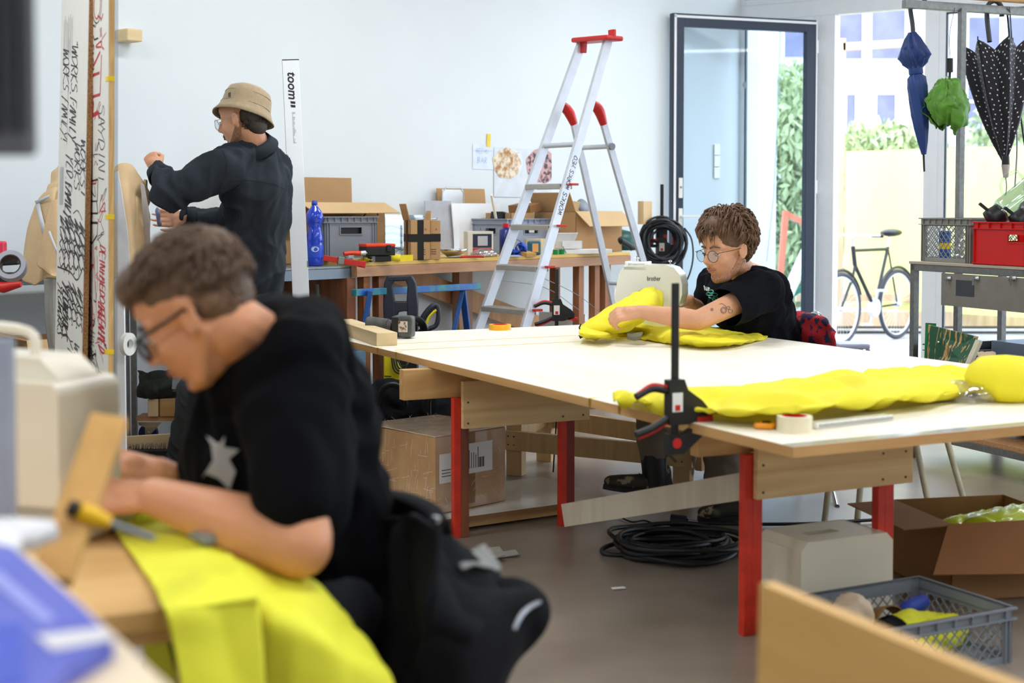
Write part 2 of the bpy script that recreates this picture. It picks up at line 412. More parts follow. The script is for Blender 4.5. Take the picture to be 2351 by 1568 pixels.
def window(n, x0, x1, z0, z1, fw=.05, dark=True):
    f = MB(); a, b = yo(.07)
    for (p, q, r_, s_) in ((x0, x0 + fw, z0, z1), (x1 - fw, x1, z0, z1), (x0 + fw, x1 - fw, z0, z0 + fw), (x0 + fw, x1 - fw, z1 - fw, z1)): f.box(p, q, a, b, r_, s_)
    o = gbuild(f, 'window_%d' % n, FRW)
    e = MB(); k = .012; a2, b2 = yo(.03)
    for (p, q, r_, s_) in ((x0 + fw, x0 + fw + k, z0 + fw, z1 - fw), (x1 - fw - k, x1 - fw, z0 + fw, z1 - fw), (x0 + fw, x1 - fw, z0 + fw, z0 + fw + k), (x0 + fw, x1 - fw, z1 - fw - k, z1 - fw)): e.box(p, q, a2, b2, r_, s_)
    e.build('gasket', ANTH, o)
    MB().box(x0 + fw, x1 - fw, sg * .034, sg * .038, z0 + fw, z1 - fw).build('pane', PANE, o)
    return o
window(1, tF - .02, tP0, 0.02, tz)
window(2, tM1, tM1 + 1.15, .06, tz)
window(3, tM1 + 1.25, tM1 + 2.6, .06, tz); window(4, tM1 + 2.7, tM1 + 4.2, .06, tz); window(5, tM1 + 4.3, tM1 + 6, .06, tz); window(6, tM1 + 6.1, L2 - .1, .06, tz)
window(7, tF - .02, tP0 + .06, tz + .12, CZ - .25); window(8, tP1 - .02, tM1 + 1.15, tz + .12, CZ - .25)
window(9, tM1 + 1.25, tM1 + 4.2, tz + .12, CZ - .25); window(10, tM1 + 4.3, L2 - .1, tz + .12, CZ - .25)
for k_ in (1.2, 2.65, 4.25, 6.05): gbuild(gbox(MB(), tM1 + k_ - .06, tM1 + k_ + .06, *yo(.09), 0, CZ - .25), 'trim_%d' % (7 + int(k_)), FRW)
# the open door leaf, parallel to the picture, hinged on the white post
hp = COR + GD * tP0; DY = hp.y - .06
dl = at(1545, 38, DY - .42); dr = at(1878, 38, DY); DW = math.hypot(dr.x - dl.x, dr.y - dl.y); DH = (dl.z + dr.z) / 2 - .02
door = thing('door_1', None, None, (dl.x, dl.y, .02), math.atan2(dr.y - dl.y, dr.x - dl.x)); door['kind'] = 'structure'
fw = .095
mb = MB()
for q in ((0, fw, 0, DH), (DW - fw, DW, 0, DH), (fw, DW - fw, 0, fw), (fw, DW - fw, DH - fw, DH)): mb.box(q[0], q[1], 0, .055, q[2], q[3])
mb.build('leaf_frame', ANTH, door, bevel=.004)
mb = MB(); mb.box(.012, .03, -.004, 0, 0, DH - .01); mb.box(.012, DW - .01, -.004, 0, DH - .032, DH - .014); mb.box(DW - .014, DW - .004, -.004, 0, 0, DH)
mb.build('edge_seal', WHITE, door)
MB().box(fw, DW - fw, .025, .03, fw, DH - fw).build('pane', glass('door_glass', (242, 247, 250), .012), door)
hz = zat(497, DY - .4) - .02; lz = zat(430, DY - .4) - .02
mb = MB(); mb.box(.05, .083, -.012, -.004, hz - .10, hz + .06); mb.cyl((.067, -.012, hz), (.067, -.05, hz), .011); mb.bar((.06, -.05, hz), (.20, -.05, hz), .022, .014)
mb.build('door_handle', WHPL, door, bevel=.003)
mb = MB(); mb.box(.05, .083, -.012, -.004, lz - .08, lz + .07); mb.build('lock_plate', WHPL, door, bevel=.01)
mb = MB(); mb.cyl((.067, -.016, lz), (.067, -.011, lz), .009); mb.build('keyhole', STEEL, door)
mb = MB()
for z_ in (.35, 1.35, DH - .25): mb.cyl((DW + .008, .02, z_), (DW + .008, .02, z_ + .1), .012)
mb.build('hinge', WHITE, door)
mb = MB(); s_ = .03; cz_ = zat(200, DY) - .02; cx_ = at(1713, 200, DY).x - dl.x
mb.add([(cx_ - .02, .02, cz_), (cx_, .02, cz_ - .035), (cx_ + .02, .02, cz_), (cx_, .02, cz_ + .035)], [(0, 1, 2, 3)]); mb.build('window_sticker', GREY, door, solid=.001)
# wall switches seen through the door glass
sw = col(1644, WP, WD, zat(370, 11)); sr = thing('wall_switch', 'white double wall switch seen through the open door glass', 'switch', sw - WN * .012, RZW)
for k in (0, 1, 2): MB().box(-.04, .04, 0, .01, .09 * k - .13, .09 * k - .045).build('switch_plate', WHPL, sr, bevel=.004)
# ceiling lamps (out of frame): added to brighten the white wall evenly
def fill_lamp(x, y, i):
    o = thing('ceiling_lamp', 'white fluorescent ceiling batten, ' + i, 'lamp', (x, y, CZ - .12), RZW, 'fluorescent ceiling battens')
    MB().box(-.75, .75, -.08, .08, .04, .11).build('housing', WHPL, o, bevel=.005)
    l = bpy.data.lights.new('lamp_light', 'AREA'); l.shape = 'RECTANGLE'; l.size = 1.5; l.size_y = .35; l.energy = 36; l.color = (.93, .96, 1)
    a = link(bpy.data.objects.new('lamp_light', l)); a.parent = o; a.location = (0, 0, 0)
for i in range(4):
    for j in range(3):
        p = COR - WD * (2.2 + 3.1 * i) + GD * (1.8 + 3.6 * j); fill_lamp(p.x, p.y, ['first', 'second', 'third', 'fourth'][i] + ' from the windows, ' + ['nearest', 'one away from', 'farthest from'][j] + ' the back wall')

# ================================================================ outside
pave = mat('outside_paving', (132, 130, 134), .8, c2=(160, 158, 164), sc=3, det=6)
o0 = COR + GN * .1
mb = MB(); q = [o0 - GD * 25, o0 + GD * 25, o0 + GD * 25 + GN * 45, o0 - GD * 25 + GN * 45]
mb.add([v + V((0, 0, -.03)) for v in q] + [v + V((0, 0, -.2)) for v in q], [(0, 1, 2, 3), (7, 6, 5, 4), (0, 4, 5, 1), (1, 5, 6, 2), (2, 6, 7, 3), (3, 7, 4, 0)])
tag(mb.build('paved_yard', pave), kind='structure')
def outbox(name, mb, m, label, cat, **k): return tag(mb.build(name, m, **k), label, cat)
# white building far behind
Yb = 32
b0 = at(1700, 600, Yb); b1 = at(2560, 600, Yb)
bld = thing('apartment_building', 'white rendered building with dark windows across the yard', 'building', (0, Yb, 0))
bw = mat('white_render', (198, 200, 210), .9, var=.02)
MB().box(b0.x - 12, b1.x + 14, 0, 6, -.03, 12).build('facade', bw, bld)
wdk = mat('dark_window_glass', (100, 102, 130), .6, var=.2, sc=2)
def win(px0, px1, py0, py1, grid_=True):
    a = at(px0, py0, Yb); b = at(px1, py1, Yb)
    w_ = MB().box(a.x, b.x, -.04, .05, b.z, a.z).build('window', wdk, bld)
    g = MB(); nx = max(1, int((b.x - a.x) / .6)); nz_ = max(1, int((a.z - b.z) / .8))
    for i in range(1, nx): x = a.x + (b.x - a.x) * i / nx; g.box(x - .025, x + .025, -.07, -.04, b.z, a.z)
    for i in range(1, nz_): z = b.z + (a.z - b.z) * i / nz_; g.box(a.x, b.x, -.07, -.04, z - .025, z + .025)
    g.box(a.x - .05, a.x, -.07, -.03, b.z, a.z); g.box(b.x, b.x + .05, -.07, -.03, b.z, a.z)
    g.build('glazing_bar', WHITE, w_)
for q in ((1916, 1978, 22, 134), (2000, 2076, 22, 134), (1942, 1962, 217, 314), (2011, 2054, 217, 290), (1819, 1850, 214, 300), (1800, 1850, 30, 130), (2222, 2290, 40, 330), (2310, 2400, 40, 200), (2460, 2520, 30, 200)): win(*q)
# pale yellow hoarding
yh = mat('pale_yellow_panel', (222, 226, 140), .7, var=.02)
Yf = 15.5
a = at(1941, 348, Yf); b = at(2700, 338, Yf - 2.5)
hd = thing('hoarding', 'pale yellow painted hoarding behind the bicycle', 'fence', (a.x, a.y, 0), math.atan2(b.y - a.y, b.x - a.x))
Lh = math.hypot(b.x - a.x, b.y - a.y); zt_ = a.z
for i in range(3): MB().box(Lh * i / 3 + .002, Lh * (i + 1) / 3 - .002, 0, .03, .18, zt_).build('panel', yh, hd)
# timber frame standing in the yard
tm = wood('pale_outdoor_timber', (208, 184, 152), (186, 158, 126), 'z', 5)
tf = thing('timber_stand', 'pale timber post frame with cross rails standing in the yard', 'frame', (0, 0, 0))
D_ = 14.8
def tpost(x0, x1, y0, y1, D, nm='post'):
    p = at((x0 + x1) / 2, y0, D); q = at((x0 + x1) / 2, y1, D); w_ = (x1 - x0) / F * D
    MB().box(p.x - w_ / 2, p.x + w_ / 2, D, D + .08, max(q.z, -.03), p.z).build(nm, tm, tf)
tpost(1918, 1930, 104, 800, D_ + .15); tpost(1928, 1942, 88, 740, D_)
p = at(1936, 107, D_); q = at(2125, 96, D_); MB().bar(p + V((0, .04, 0)), q + V((0, .04, 0)), .08, .08).build('cross_rail', tm, tf)
p = at(1936, 170, D_); q = at(2125, 164, D_); MB().bar(p + V((0, .04, 0)), q + V((0, .04, 0)), .04, .05).build('cross_rail', tm, tf)
for y_ in (372, 454, 540, 620): p = at(1920, y_, D_); q = at(1944, y_, D_); MB().bar(p + V((0, .12, 0)), q + V((0, .12, 0)), .05, .04).build('batten', PINEZ, tf)
# low timber bench / planter edge behind the bicycle
Y_ = 14.9; a = at(1960, 650, Y_); b = at(2150, 690, Y_)
pl = thing('planter', 'long weathered timber planter edge on the paving behind the bicycle', 'planter', (0, 0, 0))
for z0, z1, yy in ((.28, .36, 0), (.05, .2, -.35)): MB().box(a.x - .6, a.x + 5.5, Y_ + yy, Y_ + yy + .06, z0, z1).build('plank', tm, pl)
MB().box(a.x - .6, a.x + 5.5, Y_ - .29, Y_, .02, .16).build('soil', mat('dark_soil', (120, 108, 92), .9), pl)
# bushes
leafm = mat('sunlit_leaves', (142, 160, 116), .9, c2=(184, 196, 150), sc=3)  # pale green leaf colour, mottled at random
def bush(name, label, cx, cy_, cz_, rx, ry, rz, n, seed, ls=.16):
    random.seed(seed); mb = MB()
    for i in range(n):
        d = V((random.gauss(0, 1), random.gauss(0, 1), random.gauss(0, 1))).normalized() * random.uniform(.55, 1)
        p = V((cx + d.x * rx, cy_ + d.y * ry, max(.02, cz_ + d.z * rz))); s_ = ls * random.uniform(.6, 1.3)
        M = TR(p, (random.uniform(0, 6), random.uniform(0, 6), random.uniform(0, 6)))
        mb.add([(-s_, 0, 0), (0, -s_ * .4, s_ * .1), (s_, 0, 0), (0, s_ * .4, s_ * .1)], [(0, 1, 2), (0, 2, 3)], M=M)
    root = thing(name, label, 'bush', (0, 0, 0))
    mb.build('foliage', leafm, root)
    st = MB()
    for k in range(5): st.tube([(cx + random.uniform(-.1, .1), cy_, 0), (cx + random.uniform(-.3, .3) * rx, cy_, cz_), (cx + random.uniform(-.7, .7) * rx, cy_ + random.uniform(-.4, .4) * ry, cz_ + rz * .5)], .02, 5)
    st.build('stem', PINEZ, root)
p = at(1815, 520, 17); bush('leafy_bush', 'tall pale green bush seen through the glass of the open door', p.x, 17, 1.5, .62, .8, 1.5, 6500, 1, .08)
p = at(2030, 320, 19); bush('leafy_bush', 'green bush above the yellow hoarding in the doorway view', p.x, 19, 1.5, 1.1, .6, .95, 5000, 2, .08)
p = at(2250, 60, 26); bush('leafy_bush', 'green treetop shrub behind the polka dot umbrella window', p.x + .3, 24, 1.7, 1.4, .8, 1.9, 4500, 3, .10)
p = at(1908, 430, 18.1); bush('leafy_bush', 'narrow green bush behind the pale timber post', p.x, 18.1, 1.2, .15, .2, 1.4, 900, 4, .07)
# white outside wall return seen through the fixed window
a = at(1640, 500, 14); b = at(1786, 500, 13.2)
tag(MB().box(a.x - 1.5, b.x, 13.3, 13.5, -.03, 3.4).build('outside_wall', bw), kind='structure')
# orange timber barrier + green handled broom outside behind the door
ob = thing('orange_barrier', 'orange painted timber trestle leaning outside behind the door glass', 'barrier', (0, 0, 0))
OR = mat('orange_paint', (214, 118, 90), .6)
MB().bar(at(1778, 797, 13), at(1804, 484, 13), .06, .05).build('leg', OR, ob)
MB().bar(at(1800, 488, 13), at(1862, 520, 13.0), .05, .05).build('rail', OR, ob); MB().bar(at(1866, 797, 13), at(1862, 515, 13.0), .05, .05).build('rail', OR, ob)
gh = thing('garden_broom', 'long broom with green handle leaning outside behind the seated man', 'broom', (0, 0, 0))
MB().cyl(at(1850, 655, 12.4), at(1800, 692, 12.4), .022).build('grip', mat('green_handle', (40, 140, 110), .5), gh)
MB().cyl(at(1800, 692, 12.4), at(1760, 722, 12.4), .016).build('stick', STEEL, gh)
MB().cyl(at(1760, 722, 12.4), at(1680, 797, 12.4), .016).build('stick', STEEL, gh)
MB().bar(at(1690, 805, 12.4), at(1650, 810, 12.4), .10, .05).build('brush_head', BLACK, gh)
ls = MB().bar(at(1795, 705, 12.2), at(1860, 560, 12.6), .11, .03); tag(ls.build('spirit_level', ALU), 'grey aluminium straightedge leaning outside behind the door glass', 'level')
tag(MB().tube([at(1792, 0, DY + 1.2), at(1788, 200, DY + 1.2), at(1776, 450, DY + 1.2), at(1760, 600, DY + 1.2)], .004, 6).build('hanging_cable', GREY), 'thin grey cable hanging behind the door glass', 'cable')
# bicycle
bk = thing('bicycle', 'dark city bicycle parked outside the open doorway', 'bicycle', (0, 0, 0))
Bw = at(2060, 678, 14.0); Fw_ = at(1918, 655, 13.2); WR = .345
ax = (Bw - Fw_); ax.z = 0; ax.normalize()
zr = WR - .03
Bw = V((Bw.x, Bw.y, zr)); Fw_ = Bw - ax * 1.03
bfm = mat('bike_frame_paint', (30, 32, 44), .35, var=.05)
def B(a, z, side=0): return Fw_ + ax * a + V((0, 0, z - zr)) + V((-ax.y, ax.x, 0)) * side
def ring(c, r, t, n=40): return [c + ax * (math.cos(2 * math.pi * i / n) * r) + V((0, 0, math.sin(2 * math.pi * i / n) * r)) for i in range(n)]
for c in (Fw_, Bw):
    wl_ = MB().tube(ring(c, WR - .018, 0), .019, 8, True).build('wheel', mat('grey_tyre', (58, 60, 74), .7), bk)
    MB().tube(ring(c, WR - .045, 0), .010, 6, True).build('rim', ALU, wl_)
    sp = MB()
    for i in range(28):
        a_ = 2 * math.pi * i / 28; sp.cyl(c, c + (ax * math.cos(a_) + V((0, 0, math.sin(a_)))) * (WR - .045), .0015, n=4)
    sp.cyl(c - V((-ax.y, ax.x, 0)) * .04, c + V((-ax.y, ax.x, 0)) * .04, .02)
    sp.build('spokes', ALU, wl_)
    MB().tube([c + ax * (math.cos(R(a_)) * (WR + .02)) + V((0, 0, math.sin(R(a_)) * (WR + .02))) for a_ in range(20, 175, 8)], .016, 6).build('mudguard', bfm, bk)
hd_ = B(.20, .90); hb = B(.24, .72); bb = B(.60, .30); st_ = B(.84, .88)
mb = MB(); mb.tube([hd_, hb], .022); mb.tube([B(.21, .86), B(.83, .86)], .017); mb.tube([hb, bb], .019); mb.tube([bb, st_], .017); mb.tube([bb, Bw], .011); mb.tube([st_, Bw], .009)
mb.tube([hb, B(.2, .6), Fw_], .014); mb.build('frame', bfm, bk)
mb = MB(); mb.tube([st_, B(.87, 1.0)], .012); mb.tube([hd_, B(.18, .98)], .012); mb.build('seat_post', CHROME, bk)
mb = MB(); mb.ell(B(.9, 1.02), (.15, .09, .04), (0, 0, math.atan2(ax.y, ax.x))); mb.build('saddle', BLACK, bk)
mb = MB(); mb.tube([B(.22, 1.0, -.28), B(.16, 1.0, -.15), B(.16, 1.0, 0), B(.16, 1.0, .15), B(.22, 1.0, .28)], .012); mb.build('handlebar', CHROME, bk)
mb = MB(); mb.cyl(B(.24, 1.0, -.3), B(.2, 1.0, -.2), .018); mb.cyl(B(.24, 1.0, .3), B(.2, 1.0, .2), .018); mb.build('grip', BLACK, bk)
mb = MB(); mb.cyl(bb - V((-ax.y, ax.x, 0)) * .02, bb + V((-ax.y, ax.x, 0)) * .02, .09, n=24); mb.bar(bb, B(.62, .14, .05), .02, .015); mb.bar(bb, B(.58, .46, -.05), .02, .015)
mb.cbox(B(.62, .13, .09), (.1, .08, .02)); mb.cbox(B(.58, .47, -.09), (.1, .08, .02)); mb.build('crank', ALU, bk)
# ================================================================ big assembly table
ZT = .68
N_ = G(1820, 1025, ZT); Lc = G(748, 770, ZT)
U1 = (Lc - N_); TL = U1.length; U1.normalize(); U2 = V((U1.y, -U1.x, 0)); RZT = math.atan2(U2.y, U2.x); TW = 1.72
tbl = thing('assembly_table', 'huge low plywood assembly table on red-legged trestles', 'table', (N_.x, N_.y, 0), RZT)
MB().box(0, TW, 0, TL - 1.22, ZT - .028, ZT).build('tabletop_board', PLYPALE, tbl, bevel=.0015)
MB().box(0, TW, TL - 1.217, TL, ZT - .028, ZT).build('tabletop_board', PLYPALE, tbl, bevel=.0015)
MB().box(-.0015, -.0001, .0, TL, ZT - .0275, ZT - .0012).build('edge_grain', PINEY, tbl); MB().box(0, TW, -.0015, -.0001, ZT - .0275, ZT - .0012).build('edge_grain', PINE, tbl)
def onT(px, py, z=None): return G(px, py, ZT if z is None else z)
def Tl(p): d = p - N_; return V((d.x * U2.x + d.y * U2.y, d.x * U1.x + d.y * U1.y, p.z))
# edge board facing + aluminium strip on the near short edge, taped marks
for px in (867, 910, 1355, 1423):
    q = Tl(col(px, N_, U1, ZT)); MB().box(-.0015, .02, q.y - .008, q.y + .008, ZT - .026, ZT + .0008).build('tape_mark', YEL, tbl)
MB().box(0, TW, .0, .035, ZT + .0005, ZT + .002).build('clear_tape', glass('clear_tape', (244, 246, 248), .3, rough=.1), tbl)
for (x0, x1, y) in ((.02, TW * .9, TL - .52), (.02, TW * .9, TL - .78)): MB().box(x0, x1, y, y + .006, ZT + .0002, ZT + .0008).build('tape_line', YEL, tbl)
gus = wood('gusset_plywood', (238, 206, 152), (214, 170, 112), 'x', 5, ring=1.6)
redl = mat('red_painted_leg', (214, 50, 26), .5, var=.2, sc=14, det=6)
def trestle(name, label, P, w, zb, beamx0, beamx1, colr2=None):
    t = thing(name, label, 'trestle', (P.x, P.y, 0), RZT)
    top = ZT - .03
    MB().box(beamx0, beamx1, .03, .075, top - .115, top - .001).build('top_beam', PINE, t, bevel=.002)
    MB().box(.0, w + .09, -.022, -.001, zb, top - .05).build('gusset', gus, t, bevel=.0015)
    for i, x in enumerate((0, w)):
        l = MB().box(x - .028, x, 0, .03, 0, top - .115).build('leg', redl, t, bevel=.002)
        l2 = MB().box(x, x + .035, 0, .03, 0, top - .115).build('leg', colr2 if (colr2 and i == 0) else (mat('dark_red_leg', (132, 44, 34), .6, var=.2, sc=12) if colr2 else redl), t, bevel=.002)
    for x in (.02, w - .03, w + .06):
        mb = MB()
        for z in (zb + .02, zb + .10): mb.cyl((x, -.022, z), (x, -.024, z), .004, n=8)
        mb.build('screws', GREYDK, t)
    return t
A1 = G(1708, 1462, 0); B1 = G(1043, 1237, 0)
TA = trestle('trestle', 'near trestle with bright red legs and a plywood gusset', A1 + U2 * .028, .50, .405, -.17, .74)
TB = trestle('trestle', 'far left trestle with red and bare wooden legs beside the wrapped carton', B1 + U2 * .028, .46, .42, -.22, .72, wood('old_leg_wood', (150, 84, 56), (96, 50, 38), 'z', 8))
MB().box(.52, .60, -.01, .08, .44, .52).build('spacer_block', GREYDK, TA)
# long girder between trestles, brace plank
pg = col(1345, B1 + U1 * -.0, U2, .6); 
g1 = at(1348, 945, 5.45); g2 = at(1560, 1003, 4.5)
g1.z = g2.z = ZT - .09
tag(MB().bar(g1, g2 + (g2 - g1) * .25, .035, .10, up=V((0, 0, 1))).build('girder', wood('grey_wood', (120, 104, 88), (96, 82, 68), 'z', 8)), 'dark grey timber girder under the table running between the trestles', 'beam')
p0 = at(1297, 1183, 5.15); p1 = at(1712, 1115, 4.32)
tag(MB().bar(p0, p1, .02, .083).build('brace_plank', wood('whitewashed_wood', (214, 204, 184), (196, 184, 160), 'z', 5), bevel=.001), 'whitewashed plank bracing the two trestles near the floor', 'plank')
# ---------------------------------------------------------------- low platform + carton under the table
pz = .062
c_a = G(1020, 1192, pz); c_b = G(1405, 1140, pz); c_c = G(1160, 1100, pz)
ux = (c_b - c_a); pl_len = ux.length; ux.normalize(); rzp = math.atan2(ux.y, ux.x)
plat = thing('low_platform', 'low platform with a glossy white laminate board on timber rails', 'platform', (c_a.x - ux.x * .5, c_a.y - ux.y * .5, 0), rzp)
MB().box(0, pl_len + .5, 0, .52, pz - .022, pz).build('laminate_board', mat('glossy_laminate', (232, 232, 224), .15, var=.02), plat, bevel=.0015)
MB().box(0, pl_len + .48, -.001, .0, pz - .021, pz - .002).build('board_edge', CARDDK, plat)
for y in (.02, .47): MB().box(.0, pl_len + .5, y, y + .045, .012, pz - .023).build('rail', PINE, plat, bevel=.002)
for x in (.1, pl_len + .3): MB().box(x, x + .06, .02, .5, 0, .012).build('foot', PINE, plat)
cc = G(1000, 1183, pz); cr_ = G(1153, 1152, pz); cl_ = G(846, 1150, pz)
vx = (cr_ - cc); wx = vx.length; vx.normalize(); 
cart = thing('wrapped_carton', 'large carton in stretch film with white shipping labels under the table', 'carton', cc, math.atan2(vx.y, vx.x))
hc = .305; ly = .42
MB().box(0, wx + .02, 0, ly, 0.001, hc).build('carton_body', mat('film_wrapped_cardboard', (178, 134, 88), .35, var=.12, sc=8, bump=.5, bsc=35, coat=.5, c2=(200, 160, 112)), cart, bevel=.004)
MB().add([(-.004, -.004, hc + .002), (wx + .03, -.006, hc + .006), (wx + .025, ly, hc + .004), (0, ly + .004, hc + .008), ], [(0, 1, 2, 3)]).build('top_flap', mat('filmed_cardboard_top', (206, 172, 136), .3, c2=(232, 216, 196), sc=14, det=8, bump=.5, bsc=30, coat=.6), cart, solid=.004)
lab = MB().box(.02, .12, -.003, -.001, .12, .235).build('shipping_label', PAPER, cart)
lab2 = MB().box(wx * .42, wx * .84, -.003, -.001, .14, .26).build('shipping_label', PAPER, cart)
random.seed(3)
mb = MB()
for i in range(9): x = wx * .62 + i * .004; mb.box(x, x + random.choice((.0015, .0028)), -.0036, -.003, .16, .2)
for i in range(6): mb.box(wx * .45 + i * .012, wx * .45 + i * .012 + .003, -.0036, -.003, .16, .16 + random.uniform(.03, .09))
for i in range(3): mb.box(.03, .03 + random.uniform(.04, .08), -.0036, -.003, .145 + i * .012, .148 + i * .012)
mb.build('label_print', INK, cart)
MB().box(wx * .5 - .03, wx * .5 + .03, -.0015, -.0005, 0.02, hc).build('packing_tape', mat('brown_tape', (150, 112, 72), .25), cart)
# ---------------------------------------------------------------- bare timber frame beyond (under the table)
tfr = thing('timber_base_frame', 'open frame of new pine battens standing under the far side of the table', 'frame', (0, 0, 0))
q1 = G(1185, 1090, 0); q2 = G(1568, 1127, 0); q3 = G(1253, 1058, 0); q4 = G(1712, 1100, 0)
for q, h in ((q1, ZT - .04), (q2, ZT - .04), (q3, ZT - .04), (q4, .35)): 
    MB().box(-.04, .04, -.025, .025, 0, h).build('post', PINELZ, tfr, bevel=.002, loc=q, rz=math.atan2((q2 - q1).y, (q2 - q1).x))
up_ = lambda q, z: V((q.x, q.y, z))
fr_n = (q1 - q2).normalized(); off = V((-fr_n.y, fr_n.x, 0)) * .035
if off.y > 0: off = -off
MB().bar(up_(q1, .17) + off + fr_n * .1, up_(q2, .16) + off - fr_n * .06, .035, .09).build('rail', PINELZ, tfr, bevel=.002)
MB().bar(up_(q3, .22) - off * .2 + fr_n * .05, up_(q4, .14) - off, .035, .09).build('rail', PINELZ, tfr, bevel=.002)
MB().bar(up_(q1, .20) - off, up_(q3, .22) - off * .3, .035, .07).build('rail', PINELZ, tfr, bevel=.002)
MB().bar(up_(q2, .13) + fr_n * -.07, up_(q4, .15), .035, .07).build('rail', PINELZ, tfr, bevel=.002)
MB().bar(up_(q3, .6), up_(q4, .6) - fr_n * -.1, .035, .06).build('rail', PINELZ, tfr, bevel=.002)
mb = MB()
for q in (up_(q1, .17) + off * 1.55, up_(q2, .16) + off * 1.55):
    for dz in (-.02, .02):
        for dx in (-.015, .015): mb.ell(q + V((0, 0, dz)) + fr_n * dx, (.004, .004, .004), n=8)
mb.build('screws', GREYDK, tfr)

# ---------------------------------------------------------------- bar clamps
def clamp(name, label, loc, rz, zlo, zhi, zbody, s=1.0):
    """one-handed bar clamp: vertical rail, fixed lower jaw, sliding grip body with two handles, red pads"""
    o = thing(name, label, 'clamp', loc, rz)
    MB().box(-.009 * s, .009 * s, -.004, .004, zlo, zhi).build('rail', BLACK, o, bevel=.001)
    b = MB(); b.prism([(-.022 * s, -.035 * s), (.03 * s, -.035 * s), (.085 * s, -.02 * s), (.085 * s, .002), (.07 * s, .018 * s), (.03 * s, .045 * s), (.02 * s, .07 * s), (-.022 * s, .07 * s)], -.013, .013, M=Matrix.Translation((0, 0, zbody)) @ Matrix.Rotation(R(90), 4, 'X'))
    b.build('grip_body', BLACK, o, bevel=.003)
    MB().box(-.014 * s, .014 * s, -.0145, -.0135, zbody - .005, zbody + .04 * s).build('sticker', PAPER, o)
    MB().box(-.007 * s, .007 * s, -.0155, -.0145, zbody - .002, zbody + .012 * s).build('sticker_mark', RED, o)
    for i, (a, c) in enumerate((((-.02, .045), (-.105, .035)), ((-.02, -.02), (-.105, -.052)))):
        h = MB(); h.tube(spline([(a[0] * s, 0, zbody + a[1] * s), ((a[0] + c[0]) / 2 * s, 0, zbody + ((a[1] + c[1]) / 2 + (.012 if i == 0 else -.004)) * s), (c[0] * s, 0, zbody + c[1] * s)], 8), [.009 * s] * 9, 8); hh = h.build('handle', BLACK, o)
        k = -1 if i else 1
        MB().tube(spline([(a[0] * s, -.001, zbody + a[1] * s + .008 * k * s), ((a[0] + c[0]) / 2 * s, -.001, zbody + ((a[1] + c[1]) / 2 + (.012 if i == 0 else -.004)) * s + .008 * k * s), (c[0] * s * .95, 0, zbody + c[1] * s + .007 * k * s)], 8), .005 * s, 8).build('handle_grip', RED, hh)
    MB().box(.055 * s, .1 * s, -.013, .013, zbody - .032 * s, zbody - .018 * s).build('pad', RED, o, bevel=.002)
    zj = zlo + .02
    j = MB(); j.prism([(-.022 * s, -.03 * s), (.02 * s, -.03 * s), (.1 * s, .03 * s), (.06 * s, .035 * s), (.01 * s, .012 * s), (-.022 * s, .02 * s)], -.012, .012, M=Matrix.Translation((0, 0, zj)) @ Matrix.Rotation(R(90), 4, 'X')); j.build('fixed_jaw', BLACK, o, bevel=.002)
    MB().box(.055 * s, .1 * s, -.012, .012, zj + .036 * s, zj + .05 * s).build('pad', RED, o, bevel=.002)
    MB().cyl((0, -.0135, zj - .004), (0, -.012, zj - .004), .012 * s, n=16).build('jaw_button', RED, o)
    return o
q = col(1585, N_, U1, ZT); s_ = q.y / 3.9
cx_ = q - U2 * .05
zb_ = zat(925, cx_.y)
clamp('bar_clamp', 'tall black and red bar clamp gripping the near left edge of the big table', (cx_.x, cx_.y, 0), RZT, zat(1030, cx_.y) , zat(650, cx_.y), zat(940, cx_.y), 1.15)
pc = at(1278, 736, 7.45)
clamp('bar_clamp', 'black and red bar clamp on the far table edge beside the ladder', (pc.x, pc.y, 0), R(0), .55, zat(618, 7.45), zat(720, 7.45), 1.1)
pc = at(752, 760, 6.55)
clamp('bar_clamp', 'black and red bar clamp gripping the left far corner of the table', (pc.x - .045, pc.y - .0, 0), RZT, .60, .80, .735, .8)
# ---------------------------------------------------------------- things on the big table
def pT(px, py): q = onT(px, py); return q
a = onT(830, 792); b = onT(775, 752)
t0 = onT(905, 794); t1 = onT(768, 748)
dd = (t0 - t1).normalized()
blk = MB().box(0, (t0 - t1).length * .72, -.045, .045, 0, .055)
tag(blk.build('timber_offcut', PINELT, bevel=.002, loc=t0 - dd * (t0 - t1).length * .72 - V((.03, 0, 0)), rz=math.atan2(dd.y, dd.x)), 'light squared timber offcut lying on the far left table corner', 'timber')
# cordless grinder / torch with battery
p = onT(905, 776)
gr = thing('cordless_tool', 'worn black cordless power tool lying beside the timber offcut', 'power tool', (p.x, p.y, ZT), R(-12))
TD = mat('worn_black_tool', (48, 50, 50), .5, c2=(96, 96, 92), sc=30, det=6)
mb = MB(); mb.cyl((-.12, .02, .055), (-.03, .01, .05), .038, .034, 20); mb.cyl((-.13, .02, .055), (-.12, .02, .055), .034, .038, 20); mb.cyl((-.03, .01, .05), (.0, 0, .048), .03, .03, 16); mb.build('motor_housing', TD, gr)
MB().box(-.005, .09, -.035, .035, .004, .10).build('battery', TD, gr, bevel=.012)
MB().box(.0, .03, -.04, .04, .012, .095).build('battery_slide', BLACK, gr, bevel=.003)
lb = MB().box(.028, .072, -.0365, -.0355, .03, .078).build('rating_label', mat('worn_label', (206, 200, 184), .6, c2=(120, 60, 50), thr=(.5, .62), sc=60), gr)
MB().tube([(.0, -.037, .01), (.03, -.04, .003), (.05, -.03, .004)], .002, 6).build('belt_hook', STEEL, gr)
